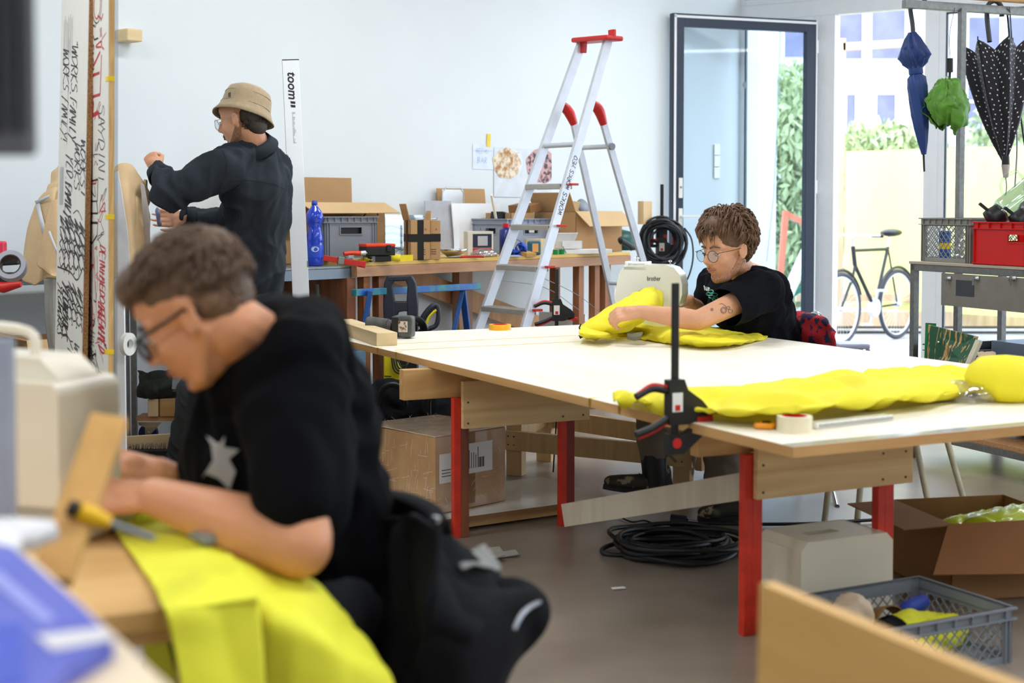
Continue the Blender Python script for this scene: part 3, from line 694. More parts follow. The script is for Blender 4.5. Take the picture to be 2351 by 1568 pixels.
# tape rolls
def roll(name, label, p, r, h, ri, m, core=None, lay=True, rot=None):
    o = thing(name, label, 'tape', p)
    if rot: o.rotation_euler = rot
    MB().lathe([(ri, 0), (r, 0), (r, h), (ri, h), (ri, 0)], 32, smooth=False).build('tape_winding', m, o)
    MB().lathe([(ri - .004, .0005), (ri, .0005), (ri, h + .001), (ri - .004, h + .001), (ri - .004, .0005)], 32, smooth=False).build('core', core or CARD, o)
    return o
p = onT(1148, 757); o = roll('tape_roll', 'roll of bright orange-yellow tape on the far table edge', p, .052, .026, .036, mat('orange_tape', (250, 178, 20), .4), RED)
p = onT(1824, 990); roll('tape_roll', 'roll of cream masking tape with a red core near the table edge', p, .045, .04, .032, mat('masking_tape', (232, 222, 190), .6), RED)
p = onT(1760, 985); mt = thing('snap_knife', 'small orange and black plastic cutter on the near table corner', 'tool', p, R(20))
mb = MB(); mb.tube([(-.03, 0, .01), (0, .018, .012), (.03, 0, .01), (0, -.016, .009), (-.03, 0, .01)], .0085, 8); mb.build('grip', mat('orange_plastic', (236, 150, 20), .4), mt)
MB().box(-.01, .012, -.006, .008, .004, .021).build('insert', BLACK, mt, bevel=.003)
p = onT(1875, 986); q = onT(2052, 966); dd = (q - p).normalized()
rl = thing('ruler_block', 'long white plastic ruler block lying near the table edge', 'ruler', p, math.atan2(dd.y, dd.x))
MB().box(0, (q - p).length, -.0, .035, 0.0005, .016).build('ruler_body', WHPL, rl, bevel=.003)
mb = MB()
for i in range(60): mb.box(.01 + i * (q - p).length / 62, .0105 + i * (q - p).length / 62, -.0012, -.0003, .004, .012 if i % 5 else .014)
mb.build('graduations', INK, rl)
# metal screws lying on table (small)
# ---------------------------------------------------------------- yellow fabrics
def tsheet(name, rows, label, zs, amp=.01, sc=7, seed=1, m=HIVIS, nu=70, nv=30, cat='fabric', solid=.003, dirv=None):
    ctrl = [[G(px, py, ZT + zs[j][i]) for i, (px, py) in enumerate(r_)] for j, r_ in enumerate(rows)]
    rws = wrinkle(surf(ctrl, nu, nv), amp, sc, seed, True, dirv)
    for r_ in rws:
        for v in r_:
            if v.z < ZT + .003: v.z = ZT + .003
    o = MB().grid(rws).build(name, m, solid=solid); return tag(o, label, cat)
# long piece along the near edge of the table
ln = tsheet('fabric_length', [
 [(1412, 905), (1500, 893), (1650, 885), (1800, 870), (1950, 858), (2080, 848), (2230, 838), (2400, 845), (2520, 850)],
 [(1410, 918), (1500, 905), (1650, 903), (1800, 893), (1950, 880), (2080, 872), (2230, 862), (2400, 868), (2520, 870)],
 [(1450, 925), (1530, 928), (1680, 925), (1830, 915), (1960, 903), (2100, 893), (2240, 885), (2400, 890), (2520, 890)],
 [(1500, 940), (1560, 945), (1700, 945), (1830, 938), (1960, 925), (2100, 912), (2240, 900), (2400, 905), (2520, 905)],
 [(1520, 948), (1580, 954), (1700, 957), (1820, 952), (1950, 938), (2090, 922), (2240, 910), (2400, 915), (2520, 915)]],
 'long creased length of fluorescent yellow fabric laid along the near side of the table',
 [[.03, .03, .05, .04, .05, .03, .06, .03, .01], [.05, .04, .05, .06, .05, .05, .05, .03, .02], [.02, .04, .045, .05, .06, .05, .04, .03, .01], [.01, .02, .045, .055, .05, .045, .03, .02, .01], [.005, .005, .01, .02, .01, .01, .005, .005, .005]], .024, 5.5, 3, nu=130, nv=50)
# tail hanging over the edge behind the clamp
q = [P3((1520, 925, 4.3), (1500, 925, 4.35), (1478, 930, 4.4)), P3((1530, 940, 4.18), (1500, 942, 4.22), (1470, 945, 4.3)), P3((1545, 950, 4.08), (1505, 955, 4.1), (1468, 960, 4.16))]
tag(sheet('fabric_corner', q, HIVIS, nu=14, nv=14, amp=.006, sc=20, solid=.004), 'small corner of yellow fabric hanging over the table edge behind the clamp', 'fabric')
# yellow ball of fabric in a plastic bag at the right
pb = onT(2320, 930)
yb = thing('fabric_bundle', 'round wadded bundle of yellow fabric at the right end of the table', 'fabric', pb + V((.02, .1, 0)))
mb = MB(); mb.lathe([(.001, 0.002), (.07, .004), (.105, .03), (.115, .065), (.105, .1), (.07, .128), (.001, .137)], 48, fn=lambda a, t: 1 + .03 * math.sin(9 * a + 4 * t) + .02 * math.sin(17 * a)); mb.build('wadded_cloth', HIVIS, yb)
bgp = onT(2215, 920)
cb = thing('clear_bag', 'crumpled clear plastic bag between the yellow fabric and the bundle', 'bag', bgp)
mb = MB(); mb.lathe([(.001, 0.002), (.085, .004), (.09, .03), (.06, .055), (.02, .06), (.001, .06)], 30, fn=lambda a, t: 1 + .12 * math.sin(7 * a + 5 * t) + .07 * math.sin(13 * a - 6 * t), M=TR((0, 0, 0), (0, 0, 0))); mb.build('film', glass('crinkled_film', (250, 250, 250), .3, rough=.12), cb)
# garment being sewn
g1_ = tsheet('yellow_garment', [
 [(1335, 745), (1390, 742), (1450, 738), (1510, 740), (1570, 745), (1640, 752), (1700, 758), (1762, 770)],
 [(1330, 755), (1390, 752), (1450, 752), (1520, 755), (1580, 760), (1640, 765), (1700, 768), (1762, 774)],
 [(1330, 768), (1385, 768), (1440, 764), (1510, 770), (1570, 776), (1640, 782), (1695, 783), (1755, 778)],
 [(1338, 776), (1385, 779), (1435, 776), (1500, 783), (1560, 790), (1620, 797), (1680, 793), (1735, 783)]],
 'fluorescent yellow garment spread under the sewing machine and the seated man\'s arms',
 [[.05, .07, .07, .05, .04, .03, .02, .01], [.06, .05, .05, .05, .05, .04, .03, .005], [.04, .05, .01, .03, .045, .04, .03, .005], [.005, .02, .003, .005, .01, .01, .01, .003]], .008, 11, 5, nu=100, nv=36, cat='garment')
# sleeve rising over the machine bed
rows = [P3((1340, 742, 6.2), (1400, 704, 6.22), (1450, 676, 6.24), (1492, 661, 6.28), (1520, 668, 6.3)),
        P3((1336, 752, 6.1), (1400, 722, 6.08), (1455, 694, 6.08), (1498, 678, 6.14), (1524, 690, 6.2)),
        P3((1340, 765, 6.08), (1402, 752, 6.02), (1455, 732, 6.0), (1496, 706, 6.06), (1518, 712, 6.14)),
        P3((1345, 778, 6.1), (1400, 768, 6.06), (1450, 755, 6.04), (1490, 730, 6.1), (1512, 726, 6.16))]
sleeve = sheet('garment_sleeve', rows, HIVIS, g1_, nu=50, nv=30, amp=.006, sc=14, solid=.003, seed=9)
tg = []
rows = [P3((1440, 764, 6.02), (1456, 765, 6.0), (1476, 762, 6.0)), P3((1440, 770, 5.96), (1456, 772, 5.95), (1474, 770, 5.95)), P3((1440, 779, 5.98), (1456, 782, 5.95), (1468, 781, 5.95))]
sheet('reflective_strip', rows, mat('grey_reflective', (122, 122, 104), .5), g1_, nu=12, nv=10, amp=.003, sc=20)
MB().tube(P3((1334, 744, 6.05), (1330, 752, 6.04), (1333, 764, 6.04), (1337, 770, 6.03)), .0035, 6).build('drawcord', BLACK, g1_)
MB().cyl(at(1330, 774, 6.03), at(1338, 770, 6.03), .009, .007).build('cord_stopper', BLACK, g1_)
# ---------------------------------------------------------------- sewing machine on the table
def sewing(name, label, loc, rz, m, s=1.0, brand=None, detail=True):
    o = thing(name, label, 'sewing machine', loc, rz); o.scale = (s, s, s)
    MB().box(-.20, .20, -.085, .085, 0, .075).build('bed', m, o, bevel=.01)
    # body outline in x-z (column at -x, head at +x)
    pf = [(-.205, .075), (-.20, .19), (-.185, .245), (-.16, .275), (-.12, .285), (-.02, .288), (.10, .287), (.15, .277), (.185, .25), (.20, .21), (.20, .17), (.185, .135), (.165, .118), (.095, .118), (.075, .135), (.05, .175), (.02, .19), (-.04, .192), (-.07, .18), (-.085, .15), (-.09, .075)]
    b = MB(); b.prism(pf, -.062, .062, M=Matrix.Rotation(R(90), 4, 'X')); b.build('body', m, o, bevel=.016)
    h = MB(); h.box(-.15, -.02, -.03, .03, .288, .297); h.box(-.155, -.135, -.04, .04, .275, .299); h.box(-.035, -.015, -.04, .04, .275, .299); h.box(-.155, -.015, -.062, -.046, .262, .282); h.build('carry_handle', m, o, bevel=.004)
    k = MB(); k.cyl((.14, 0, .06), (.14, 0, .12), .006); k.cyl((.14, 0, .098), (.14, 0, .118), .011); k.box(.125, .158, -.014, .006, .078, .081); k.box(.112, .118, -.014, -.008, .085, .118); k.build('needle_bar', CHROME, o)
    MB().cyl((-.206, 0, .16), (-.222, 0, .16), .032, .028, 24).build('hand_wheel', m, o)
    sp = MB(); sp.cyl((-.10, .02, .297), (-.10, .02, .32), .003); sp.cyl((-.115, .02, .31), (-.085, .02, .31), .003, n=6); sp.cyl((.11, 0, .286), (.11, 0, .306), .004); sp.cyl((.10, 0, .3), (.12, 0, .3), .003, n=6); sp.build('spool_pins', CHROME, o)
    if brand:
        text('brand_lettering', brand, .026, TR((.03, -.0635, .232), (R(90), 0, 0)), GREYDK, o, bold=0)
        text('model_mark', 'r', .022, TR((.155, -.0635, .17), (R(90), 0, 0)), INK, o, bold=0)
    return o
pm = onT(1494, 768); 
swm = sewing('sewing_machine', 'white domestic sewing machine on the big table in front of the seated man', (pm.x, 6.40, ZT), R(-20), mat('cream_machine_plastic', (244, 244, 238), .25, var=.01, coat=.4), 1.14, 'brother'); swm.scale = (.76, .95, 1.12)
# ---------------------------------------------------------------- cables on the floor
def loop(c, rx, ry, z, rz, n=40, ph=0, a0=0, a1=360):
    out = []
    for i in range(n + 1):
        a = R(a0 + (a1 - a0) * i / n); x = math.cos(a) * rx; y = math.sin(a) * ry
        out.append(c + V((x * math.cos(rz) - y * math.sin(rz), x * math.sin(rz) + y * math.cos(rz), z + .006 * math.sin(3 * a + ph))))
    return out
random.seed(11)
cc_ = G(1540, 1272, 0); coil = thing('cable_coil', 'loosely coiled black cable lying on the floor under the table', 'cable', (0, 0, 0))
mb = MB()
for i in range(13):
    k = random.uniform(.62, 1.03); mb.tube(loop(cc_ + V((random.uniform(-.05, .05), random.uniform(-.06, .06), 0)), (.225 * k), .19 * k, .014 + i * .0045, random.uniform(-.3, .3), ph=i), .0085, 7, True)
mb.build('windings', RUBB, coil)
mb = MB(); mb.tube(spline([G(1450, 1240, .02), G(1400, 1252, .012), G(1382, 1262, .012), G(1392, 1272, .012), G(1450, 1274, .012), G(1520, 1272, .03)], 24), .0085, 7); mb.tube(spline([G(1620, 1245, .03), G(1660, 1255, .012), G(1710, 1268, .012), G(1760, 1275, .012)], 16), .0085, 7); mb.build('loose_ends', RUBB, coil)
ext = thing('extension_cable', 'black extension cable with a socket crossing the floor behind the red leg', 'cable', (0, 0, 0))
MB().tube(spline([G(1600, 1200, .012), G(1700, 1203, .012), G(1850, 1202, .012), G(1960, 1196, .012), G(2060, 1192, .012), G(2115, 1203, .012), G(2120, 1217, .012), G(2080, 1228, .012)], 40), .007, 7).build('cable', RUBB, ext)
sk = MB(); sk.cyl(G(1540, 1196, .028), G(1575, 1199, .026), .028, .026, 18); sk.cyl(G(1575, 1199, .024), G(1600, 1200, .016), .016, .009, 12); sk.build('socket', mat('navy_plug', (22, 28, 46), .4), ext)
sk = MB(); sk.tube(spline([G(1585, 1205, .012), G(1605, 1215, .01), G(1630, 1220, .01)], 10), .003, 6); sk.cbox(G(1636, 1221, .012), (.05, .02, .02)); sk.build('socket_cap', BLACK, ext)
pc_ = thing('power_lead', 'thin black lead running from under the table to the socket', 'cable', (0, 0, 0))
MB().tube(spline([G(1420, 1185, .01), G(1450, 1198, .006), G(1480, 1195, .006), G(1510, 1205, .006), G(1540, 1198, .02)], 24), .0035, 6).build('lead', BLACK, pc_)
c2 = MB().tube(spline([G(2075, 1272, .01), G(2200, 1274, .01), G(2300, 1270, .01)], 12), .0075, 7); tag(c2.build('floor_cable', RUBB), 'black cable on the floor between white box and open carton', 'cable')
hc_ = MB().tube(P3((1278, 955, 6.6), (1274, 1020, 6.6), (1270, 1084, 6.6)), .004, 6); tag(hc_.build('hanging_lead', BLACK), 'thin black lead hanging below the table behind the red leg', 'cable')
hc_ = MB().tube(spline(P3((1286, 955, 6.3), (1292, 1010, 6.3), (1305, 1060, 6.3)), 10), .003, 6); tag(hc_.build('hanging_lead', WHPL), 'thin white lead hanging below the table left of the red leg', 'cable')
mb = MB()
for i, (x, y) in enumerate(((1112, 1262), (1140, 1268), (1160, 1272), (1130, 1278))):
    p = G(x, y, .004 + i * .003); mb.cbox(p, (.09, .05, .003), (random.uniform(-.2, .2), random.uniform(-.2, .2), random.uniform(0, 3)))
tag(mb.build('fabric_scraps', mat('grey_scraps', (150, 146, 136), .8)), 'small pile of grey fabric scraps on the floor near the red leg', 'scraps')
mb = MB(); mb.cbox(G(1420, 1350, .004), (.045, .02, .003), (0, 0, .3)); tag(mb.build('paper_scrap', PAPER), 'tiny pale scrap of paper alone on the bare floor', 'paper')
# ---------------------------------------------------------------- chairs near the table
CRM = mat('cream_tube', (202, 196, 170), .45, c2=(180, 170, 140), sc=25, thr=(.45, .8))
ch = thing('tubular_chair', 'empty tubular chair with cream legs behind the big table at the right', 'chair', (0, 0, 0))
seatz = .44
fl = [G(1893, 1197, 0), G(2138, 1188, 0), G(2224, 1188, 0), G(1968, 1196, 0)]
ctr = (fl[0] + fl[1] + fl[2] + fl[3]) / 4
ctr = V(((fl[0].x + fl[2].x) / 2, 5.98, 0))
tl_ = [at(1906, 1090, fl[0].y), at(2100, 1005, fl[1].y + .02), at(2172, 1003, fl[2].y + .02), at(1978, 1090, fl[3].y)]
for a_, b_ in zip(fl, tl_):
    d = (b_ - a_); top = a_ + d * ((seatz) / d.z) if d.z > .01 else b_
    MB().tube([a_, top], .0125, 10).build('leg', CRM, ch)
tops = [a_ + (b_ - a_) * (seatz / (b_ - a_).z) for a_, b_ in zip(fl, tl_)]
MB().tube([tops[0], tops[3], tops[2], tops[1]], .0125, 8, True).build('seat_frame', CRM, ch)
sc_ = sum(tops, V((0, 0, 0))) / 4
MB().cbox(sc_ + V((0, .03, .018)), (abs(tops[2].x - tops[0].x) + .02, .34, .022)).build('seat', GREY, ch, bevel=.01)
# seated man's folding chair with patterned cloth
mc = thing('folding_chair', 'steel framed chair under the seated man', 'chair', (0, 0, 0))
for (a_, b_) in (((1583, 1120, 5.95), (1600, 1010, 6.1)), ((1706, 1190, 5.65), (1720, 1060, 5.85)), ((1922, 1163, 6.0), (1900, 1080, 6.25)), ((1850, 1120, 6.5), (1840, 1020, 6.6))):
    p = G(a_[0], a_[1], 0); q = at(*b_); d = q - p; MB().tube([p, p + d * (.43 / d.z)], .011, 8).build('leg', CHROME, mc)
MB().cbox((1.10, 6.45, .44), (.42, .42, .03), (0, 0, .3)).build('seat', BLACK, mc, bevel=.01)
bk0 = at(1800, 790, 6.75); bk1 = at(1905, 790, 6.45)
MB().tube(spline([at(1830, 990, 6.75), at(1815, 760, 6.78), at(1850, 730, 6.72), at(1890, 745, 6.6), at(1915, 1000, 6.5)], 24), .012, 8).build('back_frame', CHROME, mc)
PAT = mat('red_patterned_weave', (176, 24, 34), .9, c2=(30, 30, 62), sc=26, thr=(.5, .56), det=1, bump=.4, bsc=150)
rows = [P3((1806, 732, 6.82), (1828, 722, 6.80), (1862, 722, 6.74), (1892, 732, 6.64), (1912, 755, 6.52)),
        P3((1800, 745, 6.74), (1830, 728, 6.70), (1866, 724, 6.62), (1898, 738, 6.52), (1917, 770, 6.42)),
        P3((1802, 770, 6.72), (1832, 762, 6.68), (1868, 758, 6.6), (1902, 770, 6.5), (1920, 800, 6.4)),
        P3((1806, 900, 6.74), (1836, 900, 6.7), (1870, 900, 6.62), (1904, 900, 6.52), (1921, 900, 6.42))]
cl = sheet('patterned_shawl', rows, PAT, None, nu=40, nv=40, amp=.012, sc=9, solid=.008, seed=4)
tag(cl, 'red woven cloth with dark swirls draped over the seated man\'s chair back', 'cloth')
# step stool (grey plastic) behind the chair near the doorway
p = at(1960, 800, 8.0); st_ = thing('plastic_stool', 'pale grey plastic stool just inside the doorway', 'stool', (p.x, 8.0, 0))
zt2 = zat(786, 8.0); MB().box(-.11, .07, -.1, .1, zt2 - .03, zt2).build('seat', mat('lilac_plastic', (170, 172, 200), .4), st_, bevel=.01)
for x in (-.1, .05):
    for y in (-.09, .07): MB().box(x, x + .02, y, y + .02, 0, zt2 - .03).build('leg', MATS['lilac_plastic'], st_)
# ================================================================ workbench along the back wall
ZB = zat(602, A0.y)
p1 = col(1447, A0, WD, ZB); BL = (V((p1.x, p1.y, 0)) - A0).length; p0 = col(818, A0, WD, ZB); B0 = (V((p0.x, p0.y, 0)) - A0).dot(WD)
bench = thing('workbench', 'long wooden workbench with a yellow edged top against the back wall', 'workbench', A0, RZW)
YPLY = wood('yellowed_plywood', (226, 188, 96), (204, 164, 78), 'x', 4)
REDW = wood('pinkish_timber', (196, 150, 112), (168, 118, 84), 'x', 7)
MB().box(B0, BL, 0, .68, ZB - .02, ZB).build('worktop', YPLY, bench, bevel=.002)
MB().box(B0, BL, -.005, .04, ZB - .075, ZB - .021).build('front_rail', REDW, bench, bevel=.002)
MB().box(B0, BL, .62, .66, ZB - .09, ZB - .021).build('rear_rail', REDW, bench)
LEGW = wood('brown_leg_timber', (176, 118, 76), (138, 84, 52), 'z', 7)
def lx(px): q = col(px, A0, WD, .7); return (V((q.x, q.y, 0)) - A0).dot(WD)
for px, w_, y0 in ((846, .045, .01), (886, .045, .03), (870, .05, .45), (1341, .05, .02), (1383, .05, .04), (1400, .05, .42), (1425, .06, .1)):
    x = lx(px); MB().box(x - w_ / 2, x + w_ / 2, y0, y0 + .05, .0, ZB - .076).build('leg', LEGW, bench, bevel=.002)
for px in (826, ): x = lx(px); MB().box(x - .06, x, .03, .6, ZB - .6, ZB - .08).build('side_panel', DARKW, bench)
q0 = col(905, WP - WN * .06, WD, 0); q1 = col(1245, WP - WN * .06, WD, 0)
mb = MB(); mb.bar(V((q0.x, q0.y, zat(625, q0.y))), V((q1.x, q1.y, zat(752, q1.y))), .03, .13); br = mb.build('diagonal_brace', PINEZ)
br.parent = bench; br.matrix_parent_inverse = (Matrix.Translation(A0) @ Matrix.Rotation(RZW, 4, 'Z')).inverted()
q = col(1062, WP - WN * .12, WD, 0); k_ = MB().box(-.06, .06, -.03, .03, 0, ZB - .1).build('post', wood('shaded_pine', (190, 150, 124), (170, 128, 100), 'z', 5)); k_.location = q; k_.rotation_euler = (0, 0, RZW); k_.parent = bench; k_.matrix_parent_inverse = br.matrix_parent_inverse  # rear post in a pinkish brown pine
MB().box(lx(1352), lx(1356), .03, .4, .05, .6).build('white_panel', WHITE, bench)
def OB(px, v, z=None, P=A0): q = col(px, P + WN * v, WD, ZB if z is None else z); return q     # on bench: column px, distance v from the front edge
# ---- steel table left of the bench
ZS = zat(603, 7.2) - .02
MT0 = A0 - WD * .06 + WN * .05
mtb = thing('steel_table', 'grey steel table left of the wooden workbench', 'table', MT0, RZW)
def lm(px): q = col(px, MT0, WD, ZS); return (V((q.x, q.y, 0)) - V((MT0.x, MT0.y, 0))).dot(WD)
xL = lm(600); xR = lm(808)
GP = mat('grey_painted_steel', (132, 144, 158), .4, metal=.2, var=.05)
MB().box(xL - .2, xR, 0, .6, ZS - .012, ZS).build('table_top', STEEL, mtb, bevel=.002)
MB().box(xL - .2, xR, .0, .03, ZS - .065, ZS - .013).build('front_rail', GP, mtb, bevel=.002)
for x in (xR - .04, xL): 
    for y in (.0, .55): MB().box(x, x + .04, y, y + .04, 0, ZS - .066).build('leg', GP, mtb, bevel=.002)
MB().ell((xR - .32, -.004, ZS - .04), (.010, .006, .010)).build('bolt', CHROME, mtb)
# dark wood uprights and steel rod behind the table legs
for i, (px, w_, m_) in enumerate(((742, .05, DARKW), (765, .045, DARKW), (788, .03, DARKW))):
    q = col(px, MT0 + WN * .5, WD, .5); o = MB().box(-w_ / 2, w_ / 2, -.03, .03, 0, .86).build('upright_timber', m_, bevel=.002); o.location = q; o.location.z = 0; o.rotation_euler = (0, 0, RZW)
    tag(o, ['left reddish timber upright behind the steel table', 'middle reddish timber upright behind the steel table', 'thin right reddish timber upright behind the steel table'][i], 'timber')
q = col(731, MT0 + WN * .2, WD, .5); o = MB().cyl((0, 0, 0), (0, 0, ZS - .08 - .02), .013).build('threaded_rod', STEEL, loc=(q.x, q.y, 0)); tag(o, 'grey threaded steel rod standing under the steel table', 'rod')
# ---- containers
def openbox(mb, x0, x1, y0, y1, z0, z1, t=.004):
    mb.box(x0, x1, y0, y1, z0, z0 + t); mb.box(x0, x0 + t, y0, y1, z0, z1); mb.box(x1 - t, x1, y0, y1, z0, z1); mb.box(x0, x1, y0, y0 + t, z0, z1); mb.box(x0, x1, y1 - t, y1, z0, z1); return mb
def flap(mb, p, q, L, ang, inward=1, t=.004, taper=.0):
    """hinged flap on the edge p->q (local coords); ang from vertical up, tilting to the right-hand side"""
    p = V(p); q = V(q); e = (q - p).normalized(); n = V((e.y, -e.x, 0)); d = V((0, 0, 1)) * math.cos(R(ang)) + n * math.sin(R(ang))
    a, b, c, f = p, q, q + d * L - e * taper, p + d * L + e * taper; nn = e.cross(d).normalized() * t
    mb.add([a, b, c, f, a + nn, b + nn, c + nn, f + nn], [(0, 1, 2, 3), (7, 6, 5, 4), (0, 4, 5, 1), (1, 5, 6, 2), (2, 6, 7, 3), (3, 7, 4, 0)]); return mb
def carton(name, label, loc, rz, w_, d_, h, m, flaps=(), group=None):
    o = thing(name, label, 'box', loc, rz, group)
    openbox(MB(), 0, w_, 0, d_, .001, h).build('box_body', m, o)
    ed = {'f': ((0, 0, h), (w_, 0, h)), 'b': ((w_, d_, h), (0, d_, h)), 'l': ((0, d_, h), (0, 0, h)), 'r': ((w_, 0, h), (w_, d_, h))}
    for k, L, ang in flaps:
        flap(MB(), *ed[k], L, ang).build('flap', m if k != 'f' else CARDLT, o)
    return o
def crate(name, label, loc, rz, w_, d_, h, m, handle=True, lattice=False, cat='crate', group=None, ribs=4):
    o = thing(name, label, cat, loc, rz, group); t = .004
    b = MB(); b.box(0.01, w_ - .01, .01, d_ - .01, .001, .006)
    hw, hh = min(.13, w_ * .40), .034; hz_ = h - .075 if h > .15 else h * .55
    walls = MB() 
    for side in ('f', 'b', 'l', 'r'):
        L = w_ if side in 'fb' else d_
        def pan(a, c, z0, z1, out=0, tt=t):
            if side == 'f': walls.box(a, c, -out, tt, z0, z1)
            elif side == 'b': walls.box(a, c, d_ - tt, d_ + out, z0, z1)
            elif side == 'l': walls.box(-out, tt, a, c, z0, z1)
            else: walls.box(w_ - tt, w_ + out, a, c, z0, z1)
        if lattice:
            pan(0, .035, 0, h); pan(L - .035, L, 0, h); pan(.035, L - .035, 0, .02); pan(.035, L - .035, h - .04, h)
            z0, z1 = .02, h - .04; st = .034; n = int((L + (z1 - z0)) / st) + 1
            for s_ in (1, -1):
                for i in range(-n, n + 1):
                    a = .035 + i * st; c = a + (z1 - z0) * s_
                    # clip to panel
                    lo, hi = .035, L - .035; pa, pz_, pb, pz2 = a, z0, c, z1
                    def cl(x): return z0 + (x - a) / (c - a) * (z1 - z0)
                    x0, x1 = sorted((a, c)); x0c, x1c = max(lo, x0), min(hi, x1)
                    if x1c - x0c < .004: continue
                    P = (x0c, cl(x0c)); Q = (x1c, cl(x1c))
                    if side == 'f': walls.bar((P[0], .002, P[1]), (Q[0], .002, Q[1]), .003, .003)
                    elif side == 'b': walls.bar((P[0], d_ - .002, P[1]), (Q[0], d_ - .002, Q[1]), .003, .003)
                    elif side == 'l': walls.bar((.002, P[0], P[1]), (.002, Q[0], Q[1]), .003, .003)
                    else: walls.bar((w_ - .002, P[0], P[1]), (w_ - .002, Q[0], Q[1]), .003, .003)
        elif handle:
            m_ = L / 2; pan(0, L, 0, hz_ - hh / 2); pan(0, L, hz_ + hh / 2, h); pan(0, m_ - hw / 2, hz_ - hh / 2, hz_ + hh / 2); pan(m_ + hw / 2, L, hz_ - hh / 2, hz_ + hh / 2)
            for (a, c, z0, z1) in ((m_ - hw / 2 - .006, m_ + hw / 2 + .006, hz_ + hh / 2, hz_ + hh / 2 + .005), (m_ - hw / 2 - .006, m_ + hw / 2 + .006, hz_ - hh / 2 - .005, hz_ - hh / 2), (m_ - hw / 2 - .006, m_ - hw / 2, hz_ - hh / 2, hz_ + hh / 2), (m_ + hw / 2, m_ + hw / 2 + .006, hz_ - hh / 2, hz_ + hh / 2)): pan(a, c, z0, z1, .005)
        else: pan(0, L, 0, h)
        for k in range(ribs // 2):
            for a in (.012 + k * .016, L - .015 - k * .016): pan(a, a + .003, 0, h - .03, .008)
        if not lattice: pan(-.0, L, .004, .008, .008)
    walls.build('walls', m, o); b.build('base', m, o)
    r_ = MB()
    for z0, z1 in ((h - .006, h), (h - .034, h - .030)):
        r_.box(-.01, w_ + .01, -.01, t, z0, z1); r_.box(-.01, w_ + .01, d_ - t, d_ + .01, z0, z1); r_.box(-.01, t, 0, d_, z0, z1); r_.box(w_ - t, w_ + .01, 0, d_, z0, z1)
    for k in range(8):
        x = (k + .5) / 8 * w_; r_.box(x, x + .003, -.009, t, h - .03, h); r_.box(x, x + .003, d_ - t, d_ + .009, h - .03, h)
    r_.build('rim', m, o)
    return o
# big cardboard box behind the crate, standing on the steel table
p = OB(690, .37)
carton('cardboard_box', 'large open cardboard box with raised flap behind the blue bottle', (p.x, p.y, ZB), RZW - R(6), .56, .30, .31, CARD, (('b', .14, 2), ('f', .15, 112)))
p = OB(652, .35); carton('cardboard_box', 'battered cardboard box at the left wall behind the standing man\'s shirt', (p.x - .12, p.y - .05, ZS + .001), RZW, .22, .3, .30, CARD, (('f', .12, 160), ('l', .1, -20)))
p = OB(745, .22); grey_crate = crate('storage_crate', 'grey stacking crate with hand slot on the left end of the bench', (p.x, p.y, ZB), RZW - R(12), .32, .24, .235, GREY)
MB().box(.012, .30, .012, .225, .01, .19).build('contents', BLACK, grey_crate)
MB().box(.14, .172, -.009, -.007, .015, .03).build('barcode_label', PAPER, grey_crate)
tag(MB().tube(spline([OB(832, .2, ZB + .225), OB(845, .25, ZB + .262), OB(862, .28, ZB + .27), OB(868, .28, ZB + .24)], 16), .004, 6).build('cable_end', RUBB), 'thin black cable arching out of the grey crate', 'cable')
# blue water bottle
p = col(723, MT0 + WN * .12, WD, ZS)
bt = thing('water_bottle', 'large blue plastic water bottle standing on the steel table', 'bottle', (p.x, p.y, ZS))
BB = mat('blue_bottle_plastic', (20, 60, 190), .12, var=.2, sc=4, coat=.5)
pr = [(.001, .001), (.036, .001), (.041, .008), (.043, .03), (.0425, .11), (.041, .118), (.0425, .126), (.042, .15), (.034, .185), (.032, .2), (.038, .222), (.0435, .24), (.043, .258), (.034, .282), (.018, .302), (.0135, .312)]
hs = (zat(460, p.y) - ZS) / .335
MB().lathe([(r * 1.02, z * hs) for r, z in pr], 32).build('bottle_body', BB, bt)
MB().lathe([(.001, .335 * hs), (.0145, .333 * hs), (.0155, .318 * hs), (.0155, .312 * hs), (.001, .311 * hs)], 20).build('cap', mat('blue_cap', (30, 60, 170), .4), bt)
MB().lathe([(.0445, .045 * hs), (.0446, .046 * hs), (.0446, .105 * hs), (.0445, .106 * hs)], 32).build('label', mat('blue_label', (40, 80, 200), .4), bt)
lbm = MB(); pts = []
for i in range(24): a = 2 * math.pi * i / 24; u = math.cos(a) * .45 + R(-80); pts.append((math.cos(u) * .0455, math.sin(u) * .0455, .087 * hs + math.sin(a) * .014))
lbm.add(pts, [tuple(range(24))]); lbm.build('label_oval', mat('pale_label', (190, 205, 235), .5), bt, solid=.0008)
# taped cardboard boxes with black tape
p = OB(942, .02); bx = thing('taped_box', 'brown carton bound with a cross of black tape, flap open, on the bench', 'box', (p.x, p.y, ZB), RZW - R(28))
w_, d_, h = .115, .12, .215
openbox(MB(), 0, w_, 0, d_, .001, h).build('box_body', CARD, bx)
flap(MB(), (0, d_, h), (0, 0, h), .09, 14).build('flap', CARD, bx); flap(MB(), (w_, 0, h), (w_, d_, h), .05, 10, taper=.02).build('flap', CARDLT, bx)
BT = mat('black_gaffer_tape', (18, 19, 22), .3, var=.2)
mb = MB(); mb.box(-.001, w_ + .001, -.0015, d_ + .0015, .098, .14); mb.box(-.0018, -.0003, .04, .075, 0, h + .002); mb.build('black_tape', BT, bx)
MB().box(.04, .075, -.0018, -.0005, 0.001, h).build('black_tape', BT, bx)
p2 = OB(977, .02); b2 = thing('taped_box', 'slim brown carton at the right, taped to its taller neighbour', 'box', (p2.x, p2.y, ZB), RZW - R(28))
MB().box(0, .085, 0, .12, .001, .212).build('box_body', CARD, b2, bevel=.001); MB().box(-.001, .086, -.002, .121, .098, .14).build('black_tape', BT, b2)
